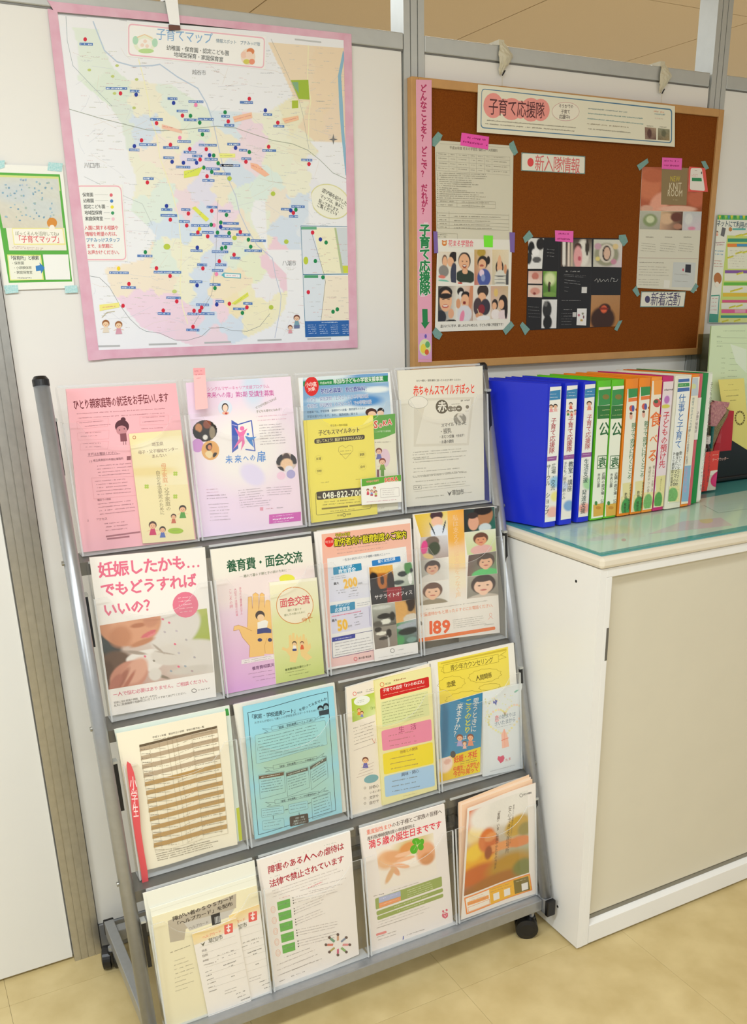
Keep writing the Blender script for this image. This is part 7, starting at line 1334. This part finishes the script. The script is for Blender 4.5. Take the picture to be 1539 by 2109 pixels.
# black folded leaflet
s = ws([(92, 606), (716, 615), (694, 1195), (78, 1221)], c, YB-.0004, base='1b1a1c', thick=.0008, edge='2a2a2c')
pic([(92, 612), (195, 614), (182, 815), (88, 815)], ['e8e8e4', 'dcdcd8', 'e8e8e4', 'ececea'], [(.2, .32, .22, .22, '1a1a1a', .15), (.8, .18, .28, .2, '1e1c1c', .15), (.6, .7, .3, .1, '5a5a5a', .3), (.5, .45, .25, .12, 'f2f2f0', .3), (.05, .65, .2, .2, '2a2a2a', .3)], 16)
pic([(92, 830), (184, 830), (182, 914), (90, 912)], ['e0b8a8', 'd0a090', 'e8d0c0', 'f0dcd0'], [(.5, .4, .25, .3, 'c87a6a', .3), (.5, .8, .4, .15, 'ecd0c0', .3)], 10); pic([(90, 922), (184, 924), (182, 1004), (88, 1002)], ['e8d8c8', 'e0c8b8', 'e8d0c0', 'e0c0b0'], [(.5, .5, .35, .3, 'd89a88', .3), (.45, .7, .1, .12, '8a3a34', .3)], 10)
pic([(190, 830), (280, 832), (276, 1002), (188, 1000)], ['6a9a3a', '9ac05a', '5a8a3a', '4a7a34'], [(.5, .3, .4, .25, 'dce8b0', .6), (.45, .65, .1, .25, '3a3420', .2), (.5, .48, .07, .08, '5a4030', .2), (.5, .9, .5, .1, '7aa04a', .4)], 14)
pic([(182, 1018), (282, 1018), (276, 1208), (178, 1208)], ['e0e0dc', 'e8e8e6', 'e4e4e0', 'e0e0de'], [(.35, .35, .3, .3, '2a2a2a', .2), (.4, .8, .3, .25, '1c1c1c', .15), (.25, .15, .12, .1, '6a6a68', .3)], 14)
pic([(308, 618), (512, 618), (510, 802), (306, 800)], ['3a2a20', '5a4a3a', 'e0dcd0', '4a3428'], [(.1, .5, .05, .6, 'e8e4da', .1), (.25, .5, .03, .6, 'e8d8c8', .1), (.35, .5, .03, .6, 'c8b8a0', .1), (.72, .5, .2, .5, 'e8e4d8', .3), (.55, .3, .12, .16, '4a2a22', .2), (.55, .65, .14, .4, 'e8a8a8', .25), (.6, .7, .06, .08, 'c85a6a', .3), (.85, .3, .06, .3, '3a3026', .2)], 18)
pic([(524, 620), (718, 622), (712, 805), (520, 802)], ['cfd0c0', 'd8d8c8', 'd8c8d0', 'c8c8b8'], [(.45, .55, .42, .42, '9a9a80', .2), (.45, .5, .26, .34, 'd8d0c0', .15), (.45, .5, .15, .28, '2a1e1c', .1), (.46, .5, .11, .23, 'dcb8a0', .12), (.15, .25, .12, .12, 'c8a0b0', .3), (.75, .25, .1, .1, 'e0c890', .3), (.7, .8, .1, .1, 'c88aa0', .3), (.15, .7, .08, .08, 'e0d080', .3)], 20)
pic([(508, 990), (700, 990), (692, 1196), (500, 1200)], ['b88a5a', 'b08050', 'b0783a', 'b87a40'], [(.42, .75, .42, .4, '3a1e10', .25), (.48, .42, .2, .16, '3a1a10', .2), (.45, .44, .11, .12, 'e0633a', .2), (.45, .42, .16, .04, '8a2a1a', .3)], 20)
s.mic(340, 832, 445, 832, 'b0b0ae', 3.4); s.mic(325, 852, 480, 862, '8a8a8a', 1.6, n=2, dy=10); s.mic(330, 888, 440, 900, '9a9a9a', 1.8, n=2, dy=18); s.mic(330, 935, 360, 940, '8a8a8a', 1.6, n=2, dy=26); s.poly([(445, 935), (480, 935), (478, 976), (443, 976)], 'd8d8d4'); s.mic(312, 1025, 460, 1025, '9a9a9a', 1.8); s.mic(325, 1085, 385, 1085, 'b0b0b0', 2.4); s.mic(310, 1110, 385, 1110, '8a8a8a', 1.6, n=5, dy=18)
s.poly([(385, 1103), (410, 1103), (408, 1133), (384, 1133)], 'c8c8c4'); pic([(415, 1078), (478, 1078), (474, 1190), (410, 1188)], ['ececea', 'e8e8e4', 'ececea', 'e8e8e4'], [(.2, .4, .12, .08, 'b86a7a', .3), (.6, .3, .12, .06, '8a8a70', .3), (.5, .7, .15, .07, 'c0a050', .3), (.7, .5, .08, .1, '7a4a50', .3)], 14)
s.ln([(530, 895), (545, 880), (552, 905), (565, 880), (572, 902), (590, 885), (600, 900), (618, 882), (622, 902)], .7, 'd8d8d4'); s.ln([(635, 900), (642, 875), (660, 880), (655, 900), (675, 898), (685, 882)], .7, 'd8d8d4'); s.mic(90, 1065, 170, 1070, '7a7a7a', 1.6, n=4, dy=22); s.mic(215, 685, 265, 690, '9a9a9a', 2, n=3, dy=22); s.ln([(292, 612), (290, 1212)], .6, '3a3a3c'); s.ln([(514, 615), (494, 1205)], .6, '3a3a3c')
s.done('leaflet', 'black folded photo studio leaflet with small portraits on the cork board', 'leaflet')
s = ws([(268, 560), (390, 566), (388, 641), (270, 632)], c, YB-.0016, base='f06abc', thick=.0003); s.mic(282, 582, 375, 585, '8a1a5a', 5, fill=.9); s.mic(282, 615, 375, 620, '8a1a5a', 5, fill=.9); s.done('sticky_note', 'pink sticky note on the top edge of the black leaflet', 'note', m='matte')
for q, l in (([(56, 608), (98, 560), (125, 600), (70, 645)], 'upper left'), ([(692, 592), (735, 588), (752, 635), (722, 668), (690, 615)], 'upper right'), ([(36, 1190), (52, 1165), (102, 1215), (70, 1255)], 'lower left'), ([(660, 1215), (690, 1160), (715, 1155), (680, 1228)], 'lower right')):
    tape(q, c, YB-.0014, M['teal'], label='teal tape at the %s corner of the black leaflet' % l, group='tape on the black leaflet')
# knitting flyer
s = ws([(845, 140), (1258, 150), (1205, 962), (806, 940)], c, YB-.0004, base='dcd9c6', thick=.0005)
pic([(845, 140), (1255, 150), (1242, 436), (832, 430)], ['b0583a', 'b4603c', 'a0522e', 'b8603e'], [(.12, .4, .2, .35, 'd07a54', .4), (.2, .2, .2, .15, 'c06844', .3), (.3, .8, .14, .25, 'e8a48a', .3, 20), (.9, .7, .15, .2, 'c86a48', .4), (.6, .95, .3, .08, 'e8b8a0', .3), (.1, .95, .1, .08, 'd8a890', .3), (.85, .35, .1, .2, '8a3e26', .4)], 26)
s.poly([(975, 145), (1148, 145), (1138, 395), (970, 390)], '8f7a52'); s.t('NEW', 1030, 218, 1098, 218, 'c8b43a', bold=4, hs=1.2); s.t('KNIT', 1022, 268, 1108, 268, 'e0d4b4', bold=0, hs=1.3); s.t('ROOM', 1012, 312, 1112, 314, 'e0d4b4', bold=0, hs=1.3); s.mic(1050, 358, 1085, 360, 'b8a878', 2)
pic([(832, 432), (970, 434), (960, 555), (828, 553)], ['b8baa8', 'c0c0b0', 'a8a898', 'b0b0a0'], [(.5, .5, .35, .35, '8a9a6a', .3), (.5, .45, .2, .2, 'd0d8b0', .3)], 12); pic([(970, 434), (1115, 436), (1108, 560), (960, 556)], ['d8b890', '5a3428', '4a2a20', 'd0a88a'], [(.3, .4, .3, .3, 'dcb894', .3, 40), (.7, .3, .25, .25, '6a3a2c', .3), (.8, .8, .2, .15, 'b8846a', .3)], 12, ); pic([(1118, 436), (1244, 438), (1232, 560), (1110, 560)], ['c8cccc', 'c4c8c8', 'd8c8d0', 'd0ccd0'], [(.5, .9, .2, .1, 'e090a8', .4), (.3, .4, .2, .3, 'dcdcd8', .5)], 12)
for x, t_ in ((895, '10時00分'), (1022, '子連れ可日'), (1145, 'あなたの日')): s.mic(x-26, 605, x+30, 606, '6a6456', 3, fill=1); s.mic(x-55, 645, x+50, 655, '8a8474', 1.8, n=4, dx=-2, dy=16)
s.ln([(820, 742), (1212, 748)], .8, 'b08a80'); s.mic(828, 772, 990, 776, '6a6456', 2.8, fill=.95); s.mic(822, 800, 1030, 805, '8a8474', 1.8, n=4, dx=0, dy=18); s.mic(820, 885, 975, 888, '8a8474', 1.8, n=3, dx=0, dy=17); s.poly([(990, 890), (1028, 892), (1024, 942), (986, 940)], 'e6e4d8'); s.poly([(1052, 770), (1200, 775), (1188, 940), (1040, 935)], 'ccd0cc'); s.poly([(1132, 785), (1168, 787), (1166, 842), (1128, 838)], '2a2a34'); s.el(1116, 822, 6, 10, 'c85a6a', n=8); s.mic(1060, 850, 1150, 856, '8a8a88', 2.2, n=2, dy=45)
s.done('flyer', 'knitting class flyer with orange photo at the right of the cork board', 'flyer')
s = ws([(1157, 138), (1262, 148), (1281, 306), (1150, 304)], c, YB-.0012, base='e6584e', thick=.0004); s.rq([(1166, 148), (1240, 148), (1262, 300), (1160, 292)], 6, 'ece6dc'); s.mic(1172, 190, 1215, 192, 'd07070', 2.2, n=2, dy=10); s.poly([(1174, 212), (1238, 214), (1240, 236), (1174, 234)], '2a8a54'); s.mic(1190, 165, 1212, 166, '5a5a54', 2); s.el(1238, 180, 4, 10, '4a4a44', n=6)
s.done('coupon', 'small red and white coupon over the knitting flyer', 'coupon')
s = ws([(978, 78), (1110, 84), (1106, 160), (975, 154)], c, YB-.0014, base='ee66b8', thick=.0003); s.mic(992, 100, 1095, 104, '8a1a5a', 4.4, fill=.95); s.mic(988, 130, 1090, 134, '8a1a5a', 4.4, fill=.95); s.done('sticky_note', 'pink sticky note on the top edge of the knitting flyer', 'note', m='matte')
for q, l in (([(810, 130), (880, 84), (888, 112), (828, 165)], 'upper left'), ([(1235, 105), (1262, 100), (1288, 150), (1262, 160)], 'upper right'), ([(780, 955), (808, 925), (830, 985), (812, 1000)], 'lower left'), ([(1165, 965), (1200, 908), (1218, 930), (1185, 978)], 'lower right')):
    tape(q, c, YB-.0010, M['teal'], label='teal tape at the %s corner of the knitting flyer' % l, group='tape on the knitting flyer')
# ---------------------------------------------------------------- crumpled tape hooks above the board
def hook(cx, base, label):
    ox, oz = cx, base; rr = np.random.RandomState(int(cx*100))
    e = empty('tape_hook', (ox, -.01, oz-.055), label, 'hook', 'tape hooks above the cork board')
    nx, nz = 7, 12; V = []; F = []
    for j in range(nz+1):
        b = j/nz; wd = .036*(1-b)**1.1+.007 if b > .35 else .013+.023*(b/.35)
        if b > .35: wd = .036*(1-(b-.35)/.65)+.006
        for i in range(nx+1):
            a = i/nx; x = ox-.004+wd*(a-.12)+(.0*b); z = oz+.004-.062*b+rr.randn()*.0006
            V.append((x, -.0065-.010*math.sin(math.pi*min(1, b*1.1))*math.sin(math.pi*(a*.8+.1))+rr.randn()*.0010, z))
    for j in range(nz):
        for i in range(nx): o = j*(nx+1)+i; F.append((o, o+nx+1, o+nx+2, o+1))
    G().add(V, F).obj('crumpled_tape', M['tapew'], e, smooth=False)
    G().hexa([(ox-.008, -.0075, oz-.002), (ox+.006, -.0075, oz-.002), (ox+.006, -.0065, oz-.002), (ox-.008, -.0065, oz-.002), (ox-.008, -.0075, oz+.0085), (ox+.006, -.0075, oz+.0085), (ox+.006, .04, oz+.0085), (ox-.008, .04, oz+.0085)]).obj('over_rail_loop', M['tapew'], e)
    G().tube((ox+.001, -.0105, oz-.060), (ox+.008, -.0105, oz-.050), .0016, n=8).obj('hook_tip', M['black'], e)
    G().tube((ox+.002, -.009, oz-.058), (ox+.002, -.009, bz1-.0005), .0007, n=6).obj('cord', M['tapew'], e)
hook(.772, 1.9825, 'left crumpled tape hook over the rail above the header banner')
hook(1.2430, 1.9825, 'right crumpled tape hook over the rail, nearer the right post')
# ---------------------------------------------------------------- poster beyond the board
c = (1400, 430, 4.489)
s = Sheet([at(1479, 442, 1, -.006), at(1479, 442, 1, -.006)+np.array([.21, 0, 0]), at(1460, 665, 1, -.006)+np.array([.215, 0, -.004]), at(1460, 665, 1, -.006)], crop=c, base='eceee0', thick=.0006)
s.bx(350, 55, 800, 100, '5ab45a', 62, 108)
for k in range(12): s.poly([(360+k*28, 62), (384+k*28, 62), (372+k*28, 105)], ['e0d83a', '3a9a54', 'a8d860', '4a9ac0'][k % 4])
s.t('ネットにて利用の予約', 345, 132, 700, 160, '3a5a6a', bold=10, hs=1.1); s.kid(346, 218, 12, '5a3a2a', 'f0c8a8', 'f0a890'); s.poly([(395, 170), (428, 180), (412, 260), (378, 245)], '6a6a6c'); s.el(470, 190, 16, 20, 'c88a4a'); s.bx(490, 180, 610, 196, '5ab4a8')
s.poly([(440, 245), (800, 260), (790, 1060), (355, 1050)], 'cfe07a')
for y, h_, cl_ in ((275, 32, '3a9a7a'), (322, 30, 'ee8a3a'), (568, 28, '8a5aa8'), (680, 28, '6ac040'), (780, 32, 'e8c43a'), (842, 26, 'e05a8a'), (930, 34, 'e8609a'), (985, 24, '3a9a8a')): s.bx(445-(y-275)*.09, y, 800, y+h_, cl_)
s.bx(530, 325, 800, 350, '4a9ac8'); s.bx(445, 355, 800, 555, 'eeeed8'); s.bx(415, 598, 800, 665, 'eeeedc'); s.bx(400, 712, 800, 775, 'eeeedc'); s.bx(385, 872, 800, 925, 'eeeedc'); s.bx(370, 1012, 800, 1050, 'e8ec9a'); s.bx(510, 930, 610, 960, 'f0a8c0')
for x, y in ((515, 240), (570, 230), (435, 440), (515, 400), (580, 390), (525, 590), (465, 750), (520, 735), (455, 900), (520, 890), (390, 1030), (500, 1025)): s.poly([(x, y+8), (x+62, y-10), (x+64, y+6), (x+2, y+24)], 'e8e23a'); s.mic(x+6, y+12, x+58, y-3, '3a3a2a', 2, fill=1)
s.mic(460, 385, 620, 392, 'b0a898', 2, n=7, dx=-2, dy=24, fill=.5); s.mic(330, 315, 425, 310, 'c07a8a', 3, n=2, dy=20); s.mic(328, 388, 405, 392, '4a9ac8', 4, n=2, dy=30); s.mic(320, 480, 400, 485, 'd08a7a', 3, n=3, dy=25)
s.el(352, 645, 36, 55, 'b9743a'); s.el(345, 700, 20, 26, 'f2ead8'); s.poly([(275, 800), (370, 795), (355, 1050), (258, 1050)], '4aa08a'); s.poly([(290, 810), (362, 805), (350, 975), (275, 970)], 'e8ece0'); s.mic(300, 830, 350, 830, 'd06a6a', 3, n=4, dx=-4, dy=35)
s.done('poster', 'green and white timetable poster right of the cork board', 'poster')
